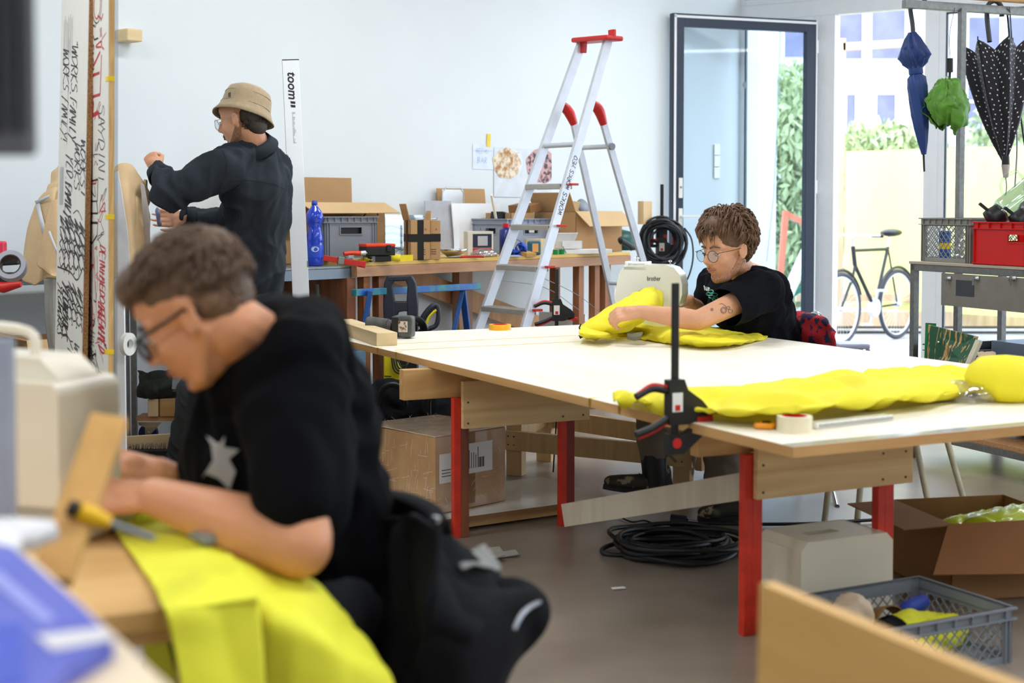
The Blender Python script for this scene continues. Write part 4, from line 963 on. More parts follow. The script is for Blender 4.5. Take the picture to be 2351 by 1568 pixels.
for q_, xx in ((bx, .095), (b2, .07)):
    for k in range(3): MB().box(xx - .045, xx - .01, -.0012, -.0004, .03 + k * .012, .033 + k * .012).build('print_line', INK, q_)
    mm = MB(); mm.tube([(xx - .01 + math.cos(a_) * .006, -.0008, .165 + math.sin(a_) * .006) for a_ in (0, 2.1, 4.2)], .0008, 4, True); mm.build('recycling_mark', INK, q_)
# toolbox, clear tray, clamps, strap
p = OB(832, .02); tb = thing('small_toolbox', 'small black tool case with orange-red lid on the bench', 'toolbox', (p.x + .02, p.y, ZB + .032), RZW - R(24))
MB().box(0, .16, 0, .12, .001, .045).build('case_body', BLACK, tb, bevel=.004); MB().box(-.002, .162, -.002, .122, .045, .062).build('lid', mat('orange_red_plastic', (232, 60, 24), .4), tb, bevel=.005)
MB().box(.11, .135, -.008, 0, .02, .055).build('latch', BLACK, tb, bevel=.002)
p = OB(846, -.0); tag(MB().box(0, .13, .01, .1, .001, .03).build('black_case', BLACK, bevel=.003, loc=(p.x - .0, p.y, ZB), rz=RZW - R(24)), 'flat black case beneath the red lidded tool case', 'case')
p = OB(795, .015); tr_ = thing('parts_tray', 'clear plastic tray of small yellow wall plugs on the bench edge', 'tray', (p.x, p.y, ZB), RZW - R(20))
openbox(MB(), 0, .16, 0, .09, .001, .032, .002).build('tray', CLEAR, tr_)
random.seed(5); mb = MB()
for i in range(60):
    a = V((random.uniform(.06, .15), random.uniform(.01, .08), random.uniform(.006, .02))); d = V((random.uniform(-1, 1), random.uniform(-1, 1), .2)).normalized() * .009; mb.cyl(a - d, a + d, .0022, n=5)
mb.build('wall_plugs', YEL, tr_)['kind'] = 'stuff'
p = OB(815, .04); ut = thing('utility_knife', 'orange and grey utility knife lying on the clear tray', 'knife', (p.x, p.y, ZB + .036), RZW - R(24))
MB().tube([(-.06, 0, .008), (-.02, 0, .012), (.03, 0, .01)], [.012, .011, .012], 8).build('handle', MATS['orange_red_plastic'], ut); MB().tube([(.03, 0, .01), (.06, 0, .012), (.1, 0, .007)], [.011, .014, .008], 8).build('nose', ALU, ut)
p = OB(770, -.02); q = OB(836, -.10)
ra = thing('red_ratchet_bar', 'red bar clamp resting across the gap between steel table and bench', 'clamp', (0, 0, 0))
pa = at(742, 592, 7.12); pb_ = at(836, 607, 7.18); pa.z = max(pa.z, ZS + .02); MB().bar(pa, pb_, .014, .028).build('bar', RED, ra, bevel=.002)
mm = pa.lerp(pb_, .35); MB().bar(mm, pa.lerp(pb_, .5), .03, .04).build('slider', STEEL, ra, bevel=.003); MB().bar(pa.lerp(pb_, .85), pb_.lerp(pa, -.04), .012, .035).build('jaw', RED, ra, bevel=.004)
p = OB(905, -.0 + .02); sr_ = thing('ratchet_strap', 'rolled bright yellow strap on the bench beside the toolbox', 'strap', (p.x, p.y, ZB), RZW)
mb = MB()
for i in range(5): mb.lathe([(.022 + i * .006, 0), (.022 + i * .006, .035)], 24, M=TR((0, .02, 0), (0, 0, 0)))
mb.box(.0, .1, .0, .003, 0, .03, M=TR((.02, -.01, 0), (0, 0, -.1))); mb.build('webbing', mat('yellow_webbing', (232, 208, 20), .7), sr_, solid=.002)
# clear containers with stuff behind
p = OB(885, .38); cb_ = thing('clear_container', 'clear plastic container of coiled tubing behind the grey crate', 'container', (p.x, p.y, ZB), RZW)
openbox(MB(), 0, .3, 0, .2, .001, .24, .003).build('container_body', CLEAR, cb_); 
mb = MB()
for i in range(4): mb.tube([(.15 + math.cos(a) * .07, .1 + math.sin(a) * .05, .05 + i * .04 + .01 * math.sin(a * 2)) for a in [k * .4 for k in range(16)]], .006, 6, True)
mb.build('tubing', mat('pale_blue_tube', (150, 170, 200), .5), cb_)
p = OB(965, .42); cb_ = thing('clear_container', 'clear lidded bucket behind the taped boxes', 'container', (p.x, p.y, ZB), RZW)
MB().lathe([(.001, .001), (.075, .001), (.095, .21), (.1, .212), (.1, .225), (.001, .226)], 32).build('container_body', glass('frosted_plastic', (228, 234, 240), .3, rough=.3), cb_)
# leaning boards at the wall
def lean(name, label, px0, px1, py0, py1, v, m, cat='board', th=.008, z0=None):
    a = OB(px0, v); b = OB(px1, v); L = (b - a).length; zt_ = (zat(py0, a.y)); 
    o = MB().box(0, L, 0, th, 0.001, zt_ - ZB).build(name, m, bevel=.001, loc=(a.x, a.y, ZB)); o.rotation_euler = (R(-6), 0, RZW); return tag(o, label, cat)
lean('whiteboard', 'white board leaning on the wall at the middle of the bench', 1046, 1157, 466, 600, .58, WHITE)
lean('grey_board', 'grey card panel leaning beside the white board', 985, 1045, 460, 600, .60, mat('grey_card', (176, 178, 186), .7))
lean('cardboard_sheet', 'brown cardboard sheet leaning behind the white board', 1015, 1124, 431, 600, .65, CARD, 'cardboard', .006)
a = OB(1016, .64); o = thing('shallow_tray', 'clear shallow plastic tray leaning against the brown cardboard sheet', 'tray', (a.x, a.y, ZB), RZW)  # clear plastic lid propped against the cardboard
zz = zat(431, a.y) - ZB; mb = MB(); mb.tube([(0, 0, 0.01), (0, 0, zz - .03), (.03, 0, zz), (.16, 0, zz), (.19, 0, zz - .03), (.19, 0, .01)], .005, 6, True); mb.box(0, .19, 0, .002, .005, zz - .01); mb.build('lid_shell', glass('frosted_lid', (232, 236, 240), .25, rough=.3), o)
# steel bowl, card carton with red label, pliers
p = OB(1040, .12); bw_ = thing('steel_bowl', 'shallow steel bowl on the bench', 'bowl', (p.x, p.y, ZB)); MB().lathe([(.001, .002), (.03, .002), (.065, .035), (.085, .05), (.087, .05), (.066, .03), (.03, .006), (.001, .006)], 32).build('bowl_shell', CHROME, bw_)
p = OB(1047, .16); tag(MB().box(-.012, .02, -.002, .002, 0, .17).build('white_tag', WHITE, loc=(p.x, p.y, ZB + .01), rz=RZW - R(30)), 'narrow white plastic strip standing in the steel bowl', 'label')
p = OB(1074, .20); rb = thing('hardware_carton', 'small white carton with a red band and dark picture', 'box', (p.x, p.y, ZB), RZW - R(30)); w_ = .155
MB().box(0, w_, 0, .08, .001, .145).build('box_body', mat('cream_card', (226, 220, 204), .7), rb, bevel=.001); MB().box(.03, w_ - .01, -.001, 0, .05, .13).build('picture', mat('dark_print', (40, 44, 66), .6), rb); MB().box(.06, w_ - .035, -.002, -.001, .062, .118).build('bulb_picture', mat('grey_print', (190, 190, 194), .5), rb)
MB().box(.03, w_ - .01, -.001, 0, .012, .048).build('red_band', RED, rb)
text('band_text', 'STORCH', .022, TR((.088, -.0016, .03), (R(90), 0, 0)), PAPER, rb, ext=.0003)
p = OB(1065, .03); pl_ = thing('pliers', 'red and black handled pliers on the bench edge', 'pliers', (p.x, p.y, ZB), RZW - R(40))
mb = MB(); mb.tube([(-.02, 0, .008), (.05, .008, .01), (.11, .015, .009)], .007, 8); mb.tube([(-.02, 0, .008), (.05, -.012, .01), (.11, -.02, .009)], .007, 8); mb.build('handle', RED, pl_); MB().tube([(-.09, 0, .007), (-.02, 0, .009)], [.003, .008], 8).build('jaws', STEEL, pl_)
random.seed(9)
for i, px in enumerate((1104, 1118)):
    p = OB(px, .07); o = thing('plastic_bag', ['clear crumpled plastic bag beside the red band carton', 'small clear bag of yellow fittings on the bench'][i], 'bag', (p.x, p.y, ZB)); MB().lathe([(.001, .001), (.05, .002), (.055, .02), (.03, .045), (.001, .05)], 24, fn=lambda a, t: 1 + .18 * math.sin(5 * a + 7 * t) + .08 * math.sin(11 * a)).build('film', glass('crinkled_film2', (236, 236, 236), .35, rough=.2), o)
# grey crate 2 with rubbish, cardboard boxes right
p = OB(1163, .32); cr2 = crate('storage_crate', 'grey crate heaped with cardboard behind the ladder', (p.x, p.y, ZB), RZW, .46, .30, .215, mat('blue_grey_plastic', (146, 156, 176), .5, var=.04))
mb = MB(); openbox(mb, .1, .32, .05, .26, .16, .25); mb.build('cardboard_scrap', CARD, cr2); MB().box(.33, .44, .06, .24, .2, .25, M=TR((0, 0, 0), (0, -.15, 0))).build('cardboard_scrap', CARDDK, cr2)
MB().bar((.02, .1, .2), (-.08, .05, .36), .012, .02).build('white_stick', WHPL, cr2); MB().box(.03, .1, .1, .2, .1, .27, M=TR((0, 0, 0), (0, .2, 0))).build('black_folder', BLACK, cr2)
p = OB(1322, .14); bxr = carton('cardboard_box', 'open cardboard box of bubble wrap on the right end of the bench', (p.x, p.y, ZB), RZW - R(4), .44, .36, .26, CARD, (('f', .15, 128), ('l', .13, 25), ('b', .06, 5)))
MB().box(.02, .42, .02, .34, .01, .16).build('filler_card', CARDLT, bxr)
mb = MB(); mb.lathe([(.001, 0), (.13, .01), (.15, .05), (.09, .09), (.001, .1)], 28, fn=lambda a, t: 1 + .12 * math.sin(5 * a + 6 * t) + .06 * math.sin(13 * a), M=TR((.24, .15, .165))); mb.build('bubble_wrap', glass('bubble_wrap', (240, 242, 246), .35, rough=.25), bxr)
MB().lathe([(.001, 0), (.05, 0), (.05, .012), (.001, .012)], 24, M=TR((.28, .2, .29), (R(65), 0, 0))).build('round_lid', GREY, bxr)
MB().cbox((.15, .2, .27), (.16, .02, .12), (.2, .1, 0)).build('cardboard_scrap', CARDLT, bxr)
# blue canister with red cap, blue tape, torch gauge, green caps, white boxes, black trigger tool, teal case
p = OB(1162, .1); cn = thing('blue_canister', 'dark blue canister with a red cap on the bench behind the ladder', 'canister', (p.x, p.y, ZB)); MB().lathe([(.001, .001), (.04, .001), (.04, .15), (.02, .165), (.001, .166)], 24).build('can', mat('navy_can', (24, 40, 120), .3), cn); MB().cyl((0, 0, .166), (0, 0, .19), .02).build('cap', RED, cn)
p = OB(1192, .06); bg_ = thing('blue_strap', 'bunched blue webbing strap on the bench between the ladder rails', 'strap', (p.x, p.y, ZB)); mb = MB()
for i in range(5): mb.lathe([(.02 + .004 * i, 0), (.022 + .004 * i, .03)], 20, M=TR((random.uniform(-.04, .04), random.uniform(-.02, .02), .02 + .01 * i), (random.uniform(0, 3), random.uniform(0, 3), 0)))
mb.build('webbing', mat('blue_webbing', (24, 80, 190), .6), bg_, solid=.003)
p = OB(1226, .06); gg = thing('tape_measure', 'teal and orange pocket tape measure on the bench', 'tape measure', (p.x, p.y, ZB), RZW - R(30)); MB().box(-.04, .04, -.02, .02, .001, .085).build('case', mat('teal_plastic', (30, 96, 120), .4), gg, bevel=.012); MB().box(-.018, .02, -.022, -.019, .02, .07).build('face', mat('orange_face', (240, 170, 90), .5), gg)
for i, px in enumerate((1276, 1290)):  # two small green plastic caps
    p = OB(px, .03); tag(MB().cyl((0, 0, .001), (0, 0, .03), .018, n=20).build('green_pot', mat('green_plastic', (20, 140, 70), .4), loc=(p.x, p.y, ZB)), ['left of two small green plastic pots on the bench edge', 'right of two small green plastic pots on the bench edge'][i], 'pot')
p = OB(1242, .2); tag(MB().box(0, .3, 0, .18, .001, .09).build('cream_carton', mat('cream_card2', (224, 206, 172), .7), bevel=.002, loc=(p.x, p.y, ZB), rz=RZW), 'flat cream carton lying behind the white boxes', 'box')
p = OB(1290, .05); wb_ = carton('white_box', 'open white card box with dark lid on the bench', (p.x, p.y, ZB + .03), RZW - R(25), .14, .1, .05, mat('white_card', (232, 230, 226), .7), (('b', .06, -40),)); tag(MB().box(-.01, .34, -.01, .11, .001, .028).build('white_tray', MATS['white_card'], bevel=.002, loc=(p.x, p.y, ZB), rz=RZW - R(25)), 'long flat white carton on the bench edge below the open white box', 'box')
p = OB(1300, .0); tag(MB().tube([(0, 0, .008), (-.02, .01, .05)], .003, 6).build('wing_screw', STEEL, loc=(p.x, p.y, ZB)), 'thin steel hook screw on the bench edge', 'screw')
p = OB(1425, .12); dt = thing('angle_grinder', 'black grinder tool with grey grip lying on the bench', 'power tool', (p.x, p.y, ZB), RZW + R(150)); MB().tube([(0, 0, .07), (.1, 0, .09), (.22, .02, .1)], [.03, .026, .03], 12).build('motor_body', BLACK, dt); MB().tube([(0, 0, .07), (-.06, 0, .04), (-.085, 0, .02)], [.02, .019, .022], 10).build('grip', GREYDK, dt); MB().cyl((.22, .02, .06), (.22, .02, .075), .06).build('disc_guard', STEEL, dt)
p = OB(1425, .3); tag(MB().lathe([(.001, .001), (.11, .001), (.12, .06), (.09, .12), (.001, .14)], 24).build('green_helmet', mat('dark_green_plastic', (18, 84, 76), .4), loc=(p.x, p.y, ZB)), 'dark green rounded case at the right end of the bench', 'case')
p = OB(1180, .0); mb = MB(); mb.cbox((0, 0, .004), (.09, .06, .002), (.1, 0, .5)); tag(mb.build('paper_note', mat('lilac_paper', (170, 170, 205), .7), loc=(p.x, p.y, ZB)), 'crumpled lilac note on the bench edge at the ladder', 'paper')
p = OB(1212, .01); mb = MB(); mb.cbox((0, 0, .012), (.08, .06, .02), (.2, 0, .8)); tag(mb.build('card_sleeve', mat('ochre_card', (196, 150, 80), .7), loc=(p.x, p.y, ZB)), 'folded ochre card sleeve on the bench edge', 'card')
# small wooden block on wall shelf right of boxes
p = OB(1487, .4, ZB); tag(MB().box(-.05, .05, 0, .05, 0, .16).build('wood_block', PINELZ, loc=(p.x, p.y, zat(515, p.y)), rz=RZW), 'pale wood block fixed to the wall above the cable coil', 'block')
# ---- hanging cable coil + clamp rack beside the door
p = col(1520, A0 + WN * .35, WD, 1.1); hk = thing('cable_bundle', 'thick hanging bundle of black cable between ladder and open door', 'cable', (p.x, p.y, 0))
random.seed(21); cz_ = zat(556, p.y)
for nm, cnt, rr in (('windings', 17, .0085),):
    mb = MB()
    for i in range(cnt):
        k = random.uniform(.62, 1.0); ox, oz = random.uniform(-.02, .02), random.uniform(-.03, .02); ph = random.uniform(0, 6)
        mb.tube([(math.cos(a) * .165 * k + ox, .03 * math.sin(2 * a + ph) + (i - 8) * .006 - .05, cz_ + math.sin(a) * .175 * k + oz) for a in [2 * math.pi * j / 40 for j in range(40)]], rr, 7, True)
    mb.build(nm, RUBB, hk)
MB().tube(spline([(.15, -.05, cz_ + .1), (.2, -.05, cz_ + .02), (.21, -.05, cz_ - .12), (.17, -.05, cz_ - .26), (.10, -.05, cz_ - .3)], 24), .006, 7).build('loose_end', RUBB, hk)
bcl = clamp('bar_clamp', 'black bar clamp standing upright through the hanging cable bundle', (p.x, p.y + .02, 0), 0, .5, zat(423, p.y), zat(575, p.y), 1.3)
tc_ = thing('tool_trolley', 'black and red tool stand behind the hanging cable', 'stand', (p.x, p.y + .12, 0)); MB().box(-.03, .05, -.02, .04, 0, 1.2).build('post', BLACK, tc_, bevel=.004); MB().box(-.14, .14, -.06, .06, .98, 1.0).build('shelf', BLACK, tc_)
for x in (-.1, .0, .08): MB().box(x, x + .04, -.065, -.05, 1.0, 1.07).build('red_jaw', RED, tc_, bevel=.003)
MB().box(-.13, -.05, -.05, .03, 1.0, 1.12).build('teal_box', mat('teal_case', (30, 110, 120), .4), tc_, bevel=.008)
# ---- wall papers
p = col(1133, WP, WD, 1.5); q = col(1265, WP, WD, 1.5); zt_ = zat(338, p.y); zb_ = zat(452, p.y)
po = thing('food_poster', 'poster with two round plates of food taped to the back wall', 'poster', (p.x - WN.x * .004, p.y - WN.y * .004, 0), RZW)
Lp = (q - p).length; MB().box(0, Lp, -.001, .001, zb_, zt_).build('sheet', mat('poster_paper', (216, 222, 228), .6), po)
def disc(mb, cx, cz, r, n=40, y=-.0025, j=.0, x1=None):
    pts = []
    for i in range(n):
        a = 2 * math.pi * i / n; k = r * (1 + j * math.sin(5 * a) + j * math.sin(9 * a + 1)); x = cx + math.cos(a) * k
        pts.append((min(x, x1) if x1 else x, y, cz + math.sin(a) * k * .74))
    mb.add(pts, [tuple(range(n))]); return mb
hp_ = zt_ - zb_; sx = Lp / (1265 - 1133)
disc(MB(), 35 * sx, zt_ - .3 * hp_, .165 * Lp * 1.35, y=-.002).build('plate', mat('plate_print', (226, 228, 230), .5), po)
disc(MB(), 28 * sx, zt_ - .32 * hp_, 29 * sx * 1.05, j=.04).build('pasta_print', mat('pasta_print', (236, 222, 196), .6, c2=(176, 122, 60), sc=22, thr=(.42, .62), det=3), po)
disc(MB(), 108 * sx, zt_ - .34 * hp_, 36 * sx, j=.03, x1=Lp - .002).build('salad_print', mat('salad_print', (206, 160, 158), .6, c2=(74, 50, 58), sc=26, thr=(.45, .58), det=2), po)
text('header_text', '...', .04, TR((Lp * .4, -.002, zt_ - .02), (R(90), 0, 0)), GREY, po, ext=.0002)
p = col(1085, WP - WN * .002, WD, 1.5); q = col(1133, WP - WN * .002, WD, 1.5); Lq = (q - p).length; z0, z1 = zat(388, p.y), zat(331, p.y)
nt_ = thing('paper_note', 'white handwritten note reading BAR taped to the wall beside the poster', 'note', (p.x, p.y, 0), RZW)
MB().box(0, Lq, -.001, .0, z0, z1).build('sheet', mat('note_paper', (222, 230, 244), .7), nt_)
p = col(1120, WP - WN * .006, WD, 1.5); MB().box(-.017, .017, -.001, 0, 0, zat(307, p.y) - zat(337, p.y), M=TR((Lq * .74, -.002, zat(337, p.y)), (0, R(4), 0))).build('yellow_tape', YEL, nt_)
# ================================================================ step ladder
def ext_floor(a, b):
    d = b - a; return a + d * (-a.z / d.z)
lad = thing('step_ladder', 'tall aluminium step ladder with red plastic top between table and bench', 'ladder', (0, 0, 0))
Dt = 8.05
fl_t, fl_b = at(1338, 92, Dt + .10), at(1100, 752, 7.72)
fr_t, fr_b = at(1396, 92, Dt - .08), at(1208, 745, 7.42)
fl_f, fr_f = ext_floor(fl_t, fl_b), ext_floor(fr_t, fr_b)
up2 = (fr_t - fl_t).normalized()
MB().bar(fl_f, fl_t, .022, .055, up=(fl_t - fl_f).cross(up2)).build('front_rail', ALU, lad, bevel=.002)
MB().bar(fr_f, fr_t, .022, .055, up=(fl_t - fl_f).cross(up2)).build('front_rail', ALU, lad, bevel=.002)
wdir = up2
for p in (fl_f, fr_f): MB().cbox(p + V((0, 0, .02)), (.05, .07, .04), (0, 0, math.atan2(wdir.y, wdir.x))).build('rubber_foot', BLACK, lad, bevel=.003)
def onl(a, b, y):   # point on rail a->b at picture row y
    t0, t1 = 0, 1
    for _ in range(40):
        t = (t0 + t1) / 2; p = a.lerp(b, t); pr_ = (p - V((0, 0, CH))); yy = CY - F * pr_.dot(UP) / pr_.dot(FW)
        if yy > y: t0 = t
        else: t1 = t
    return p
sdir = (fl_t - fl_f); sdir.z = 0; sdir.normalize()
for y in (425, 517, 608, 703, 805, 915):
    a, b = onl(fl_f, fl_t, y + 0), None
    z = a.z; k = (z - fr_f.z) / (fr_t.z - fr_f.z); b = fr_f.lerp(fr_t, k)
    c = (a + b) / 2; L = (b - a).length; rz = math.atan2((b - a).y, (b - a).x)
    s_ = MB(); s_.cbox((0, 0, 0), (L - .01, .085, .004)); s_.cbox((0, -.042, -.012), (L - .01, .004, .026)); s_.cbox((0, .042, -.012), (L - .01, .004, .026))
    for i in range(5): s_.cbox((0, -.03 + i * .015, .003), (L - .02, .003, .003))
    st_ = s_.build('step', mat('step_aluminium', (176, 174, 166), .45, metal=.3, var=.08), lad, bevel=.001); st_.location = c; st_.rotation_euler = (0, 0, rz)
    MB().cbox(b + (b - a).normalized() * .022 + sdir * .03, (.03, .05, .012), (0, 0, rz)).build('step_cap', RED, lad, bevel=.002)
rl_t, rr_t = at(1290, 240, Dt + .08), at(1356, 236, Dt - .10)
rl_b, rr_b = at(1408, 690, 8.62), at(1476, 600, 8.30)
rl_m, rr_m = at(1318, 285, Dt + .12), at(1386, 285, Dt - .05)
rl_f, rr_f = ext_floor(rl_m, rl_b), ext_floor(rr_m, rr_b)
for a, b in ((rl_f, rl_m), (rr_f, rr_m)):
    MB().bar(a, b, .02, .042, up=(b - a).cross(up2)).build('rear_leg', ALU, lad, bevel=.002)
    MB().cbox(a + V((0, 0, .02)), (.04, .05, .04)).build('rubber_foot', BLACK, lad, bevel=.003)
for a, b, c in ((rl_t, at(1306, 258, Dt + .1), rl_m), (rr_t, at(1374, 252, Dt - .08), rr_m)):
    MB().tube(spline([a, b, c], 10), [.022, .026, .028, .03, .03, .03, .03, .028, .026, .024, .022], 12).build('hinge_cover', RED, lad)
a = onl(fl_f, fl_t, 335); b = fr_f.lerp(fr_t, (a.z - fr_f.z) / (fr_t.z - fr_f.z)); MB().cyl(a, b, .014).build('cross_tube', ALU, lad)
a = rl_f.lerp(rl_m, (a.z) / rl_m.z); b = rr_f.lerp(rr_m, a.z / rr_m.z); MB().cyl(a, b, .014).build('cross_tube', ALU, lad)
MB().cyl(b - up2 * -.012, b + up2 * .024, .02).build('tube_end', GREY, lad)
a, b = onl(rl_f, rl_m, 650), None; b = rr_f.lerp(rr_m, a.z / rr_m.z); MB().cyl(a, b, .012).build('cross_tube', ALU, lad)
for z_ in (.35,): a = rl_f.lerp(rl_m, z_ / rl_m.z); b = rr_f.lerp(rr_m, z_ / rr_m.z); MB().cyl(a, b, .012).build('cross_tube', ALU, lad)
tl, tr_ = fl_t - wdir * .03, fr_t + wdir * .06
mb = MB(); mb.bar(tl + V((0, 0, -.005)), tr_ + V((0, 0, .012)), .13, .028, up=V((0, 0, 1))); mb.build('top_cap', RED, lad, bevel=.01)
MB().bar(tl + V((-.0, -.02, -.045)), tl + wdir * .05 + V((0, -.02, -.045)), .03, .06).build('cap_end', RED, lad, bevel=.004)
mb = MB(); mb.bar(tr_ - wdir * .05 + V((0, 0, .03)), tr_ + V((0, 0, .035)), .02, .05); mb.build('cap_end', RED, lad, bevel=.004)
MB().tube(spline([fl_b.lerp(fl_t, .16), at(1250, 660, 8.2), at(1330, 712, 8.45)], 20), .002, 4).build('stay_cord', GREY, lad)
MB().tube(spline([fr_b.lerp(fr_t, .16), at(1330, 680, 8.2), rl_f.lerp(rl_m, .3)], 20), .002, 4).build('stay_cord', GREY, lad)
# marker writing and tiny lettering on the ladder
rm = Matrix((( (fr_t - fr_f).normalized()), (sdir), ((fr_t - fr_f).normalized().cross(sdir)))).transposed().to_4x4()
nrm = -(fr_t - fr_f).normalized().cross(up2).cross((fr_t - fr_f).normalized()); 
xa = (fr_t - fr_f).normalized(); za = up2 * 1; ya = za.cross(xa).normalized()
pm_ = onl(fr_f, fr_t, 365) + za * .0125
def MX(o_, x, y, z): m_ = Matrix((x, y, z)).transposed().to_4x4(); m_.translation = o_; return m_
# ================================================================ stroke lettering (hand-drawn marker capitals)
ST = {'W': [[(0, 1), (.22, 0), (.5, .8), (.75, 0), (1, 1)]], 'O': [[(.5, 1), (.12, .8), (.05, .35), (.4, 0), (.85, .2), (.95, .7), (.5, 1)]], 'R': [[(.1, 0), (.15, 1), (.75, .95), (.8, .6), (.15, .5), (.95, 0)]],
      'K': [[(.1, 1), (.1, 0)], [(.9, 1), (.12, .45), (.95, 0)]], 'S': [[(.9, .9), (.4, 1), (.1, .75), (.8, .4), (.85, .1), (.4, 0), (.05, .15)]], 'F': [[(.1, 0), (.15, 1), (.9, .98)], [(.12, .55), (.7, .58)]],
      'A': [[(0, 0), (.5, 1), (.95, 0)], [(.2, .4), (.75, .4)]], 'M': [[(0, 0), (.15, 1), (.5, .3), (.85, 1), (1, 0)]], 'I': [[(.5, 1), (.5, 0)]], 'L': [[(.15, 1), (.15, 0), (.9, .05)]], 'Y': [[(0, 1), (.5, .5), (1, 1)], [(.5, .5), (.3, -.2)]],
      '!': [[(.5, 1), (.5, .3)], [(.5, .08), (.5, 0)]], '.': [[(.4, .05), (.5, 0)]], 'E': [[(.9, 1), (.15, .98), (.1, 0), (.9, 0)], [(.12, .5), (.7, .5)]], 'D': [[(.1, 0), (.15, 1), (.8, .8), (.9, .3), (.1, 0)]], 'H': [[(.1, 1), (.1, 0)], [(.9, 1), (.9, 0)], [(.1, .5), (.9, .5)]],
      'T': [[(0, 1), (1, 1)], [(.5, 1), (.45, 0)]], 'P': [[(.1, 0), (.12, 1), (.8, .9), (.75, .5), (.12, .45)]], 'N': [[(.05, 0), (.1, 1), (.85, 0), (.9, 1)]], 'C': [[(.9, .85), (.5, 1), (.1, .6), (.2, .15), (.6, 0), (.95, .15)]], 'G': [[(.9, .85), (.5, 1), (.1, .6), (.2, .1), (.8, .1), (.85, .5), (.5, .5)]],
      'U': [[(.05, 1), (.1, .2), (.5, 0), (.9, .2), (.9, 1)]], 'B': [[(.1, 0), (.1, 1), (.8, .85), (.2, .52), (.9, .3), (.1, 0)]], 'Z': [[(.05, 1), (.9, 1), (.05, 0), (.95, 0)]], '5': [[(.9, 1), (.2, 1), (.15, .55), (.8, .5), (.8, .1), (.1, 0)]], '0': [[(.5, 1), (.1, .5), (.5, 0), (.9, .5), (.5, 1)]],
      'V': [[(0, 1), (.5, 0), (1, 1)]], 'X': [[(0, 1), (1, 0)], [(0, 0), (1, 1)]], '"': [[(.3, 1), (.4, .8)], [(.6, 1), (.7, .8)]], '-': [[(.1, .5), (.9, .5)]], '1': [[(.2, .8), (.5, 1), (.5, 0)]]}
def stroke(mb, pts, wd, T, z=0):
    """flat ribbon through 2-d points, mapped by T"""
    P = [V((p[0], p[1], 0)) for p in pts]; P = spline(P, max(4, 4 * (len(P) - 1))) if len(P) > 2 else P; vs = []
    for i, p in enumerate(P):
        t = (P[min(i + 1, len(P) - 1)] - P[max(i - 1, 0)]); t = t.normalized() if t.length > 1e-9 else V((1, 0, 0)); n = V((-t.y, t.x, 0)) * wd / 2 * (.8 + .4 * random.random())
        vs += [p + n + V((0, 0, z)), p - n + V((0, 0, z))]
    mb.add([T @ v for v in vs], [(2 * i, 2 * i + 1, 2 * i + 3, 2 * i + 2) for i in range(len(P) - 1)])
def write(mb, s, x, y, h, T, wd=.004, adv=.85, sl=.12, jit=.06, asp=.8):
    for c in s:
        for st in ST.get(c, []):
            stroke(mb, [(x + (q[0] * asp + q[1] * sl) * h + random.uniform(-jit, jit) * h * .5, y + (q[1] + random.uniform(-jit, jit)) * h) for q in st], wd, T)
        x += h * adv * (1.0 if c != ' ' else .5)
    return x
random.seed(31)
mb = MB(); write(mb, 'WORKS', -.33, -.014, .028, MX(pm_, xa, ya, za), .003, adv=.95); write(mb, 'WORKS YEO', -.18, -.014, .026, MX(pm_, xa, ya, za), .0028, adv=.9); mb.build('marker_writing', INK, lad)
mb = MB(); Tn = TR((.02, -.0018, 0), (R(90), 0, 0)) ; TT = Matrix.Identity(4)
write(mb, 'BAR', Lq * .2, z0 + (z1 - z0) * .25, (z1 - z0) * .22, TR((0, -.0018, 0), (R(90), 0, 0)), .003, adv=1.0); write(mb, 'BEEHU', Lq * .15, z0 + (z1 - z0) * .66, (z1 - z0) * .17, TR((0, -.0018, 0), (R(90), 0, 0)), .002, adv=.9); stroke(mb, [(Lq * .1, z0 + (z1 - z0) * .74), (Lq * .95, z0 + (z1 - z0) * .76)], .002, TR((0, -.0018, 0), (R(90), 0, 0)))
mb.build('handwriting', mat('pale_blue_ink', (140, 176, 206), .6), nt_)
random.seed(41); fc_ = MB(); Tt = TR((0, 0, hc + .0125)); Tf = TR((0, -.0035, 0), (R(90), 0, 0)); Ts = MX(V((-.0045, 0, 0)), V((0, -1, 0)), V((0, 0, 1)), V((-1, 0, 0)))
for i in range(70):
    x, y, a = random.uniform(.0, wx), random.uniform(0, ly), random.uniform(-.5, 1.2); l = random.uniform(.02, .09); stroke(fc_, [(x, y), (x + math.cos(a) * l * .5, y + math.sin(a) * l * .5 + random.uniform(-.008, .008)), (x + math.cos(a) * l, y + math.sin(a) * l)], random.uniform(.0008, .0028), Tt)
for i in range(34):
    x, y, a = random.uniform(.0, wx - .02), random.uniform(.01, hc - .04), random.uniform(-1.2, 1.6); l = random.uniform(.015, .05); stroke(fc_, [(x, y), (x + math.cos(a) * l * .5, y + math.sin(a) * l * .5 + random.uniform(-.006, .006)), (min(wx, x + math.cos(a) * l), y + math.sin(a) * l)], random.uniform(.0005, .0012), Tf)
for i in range(70):
    x, y, a = -random.uniform(.02, ly - .02), random.uniform(.02, hc - .05), random.choice((R(90), R(80), 0, .3)); l = random.uniform(.015, .07); stroke(fc_, [(x, y), (x + math.cos(a) * l * .5, y + math.sin(a) * l * .5 + random.uniform(-.004, .004)), (x + math.cos(a) * l, min(hc, y + math.sin(a) * l))], random.uniform(.0005, .0014), Ts)
fo_ = fc_.build('stretch_film_creases', mat('film_crease', (236, 230, 216), .3), cart); fo_['kind'] = 'stuff'
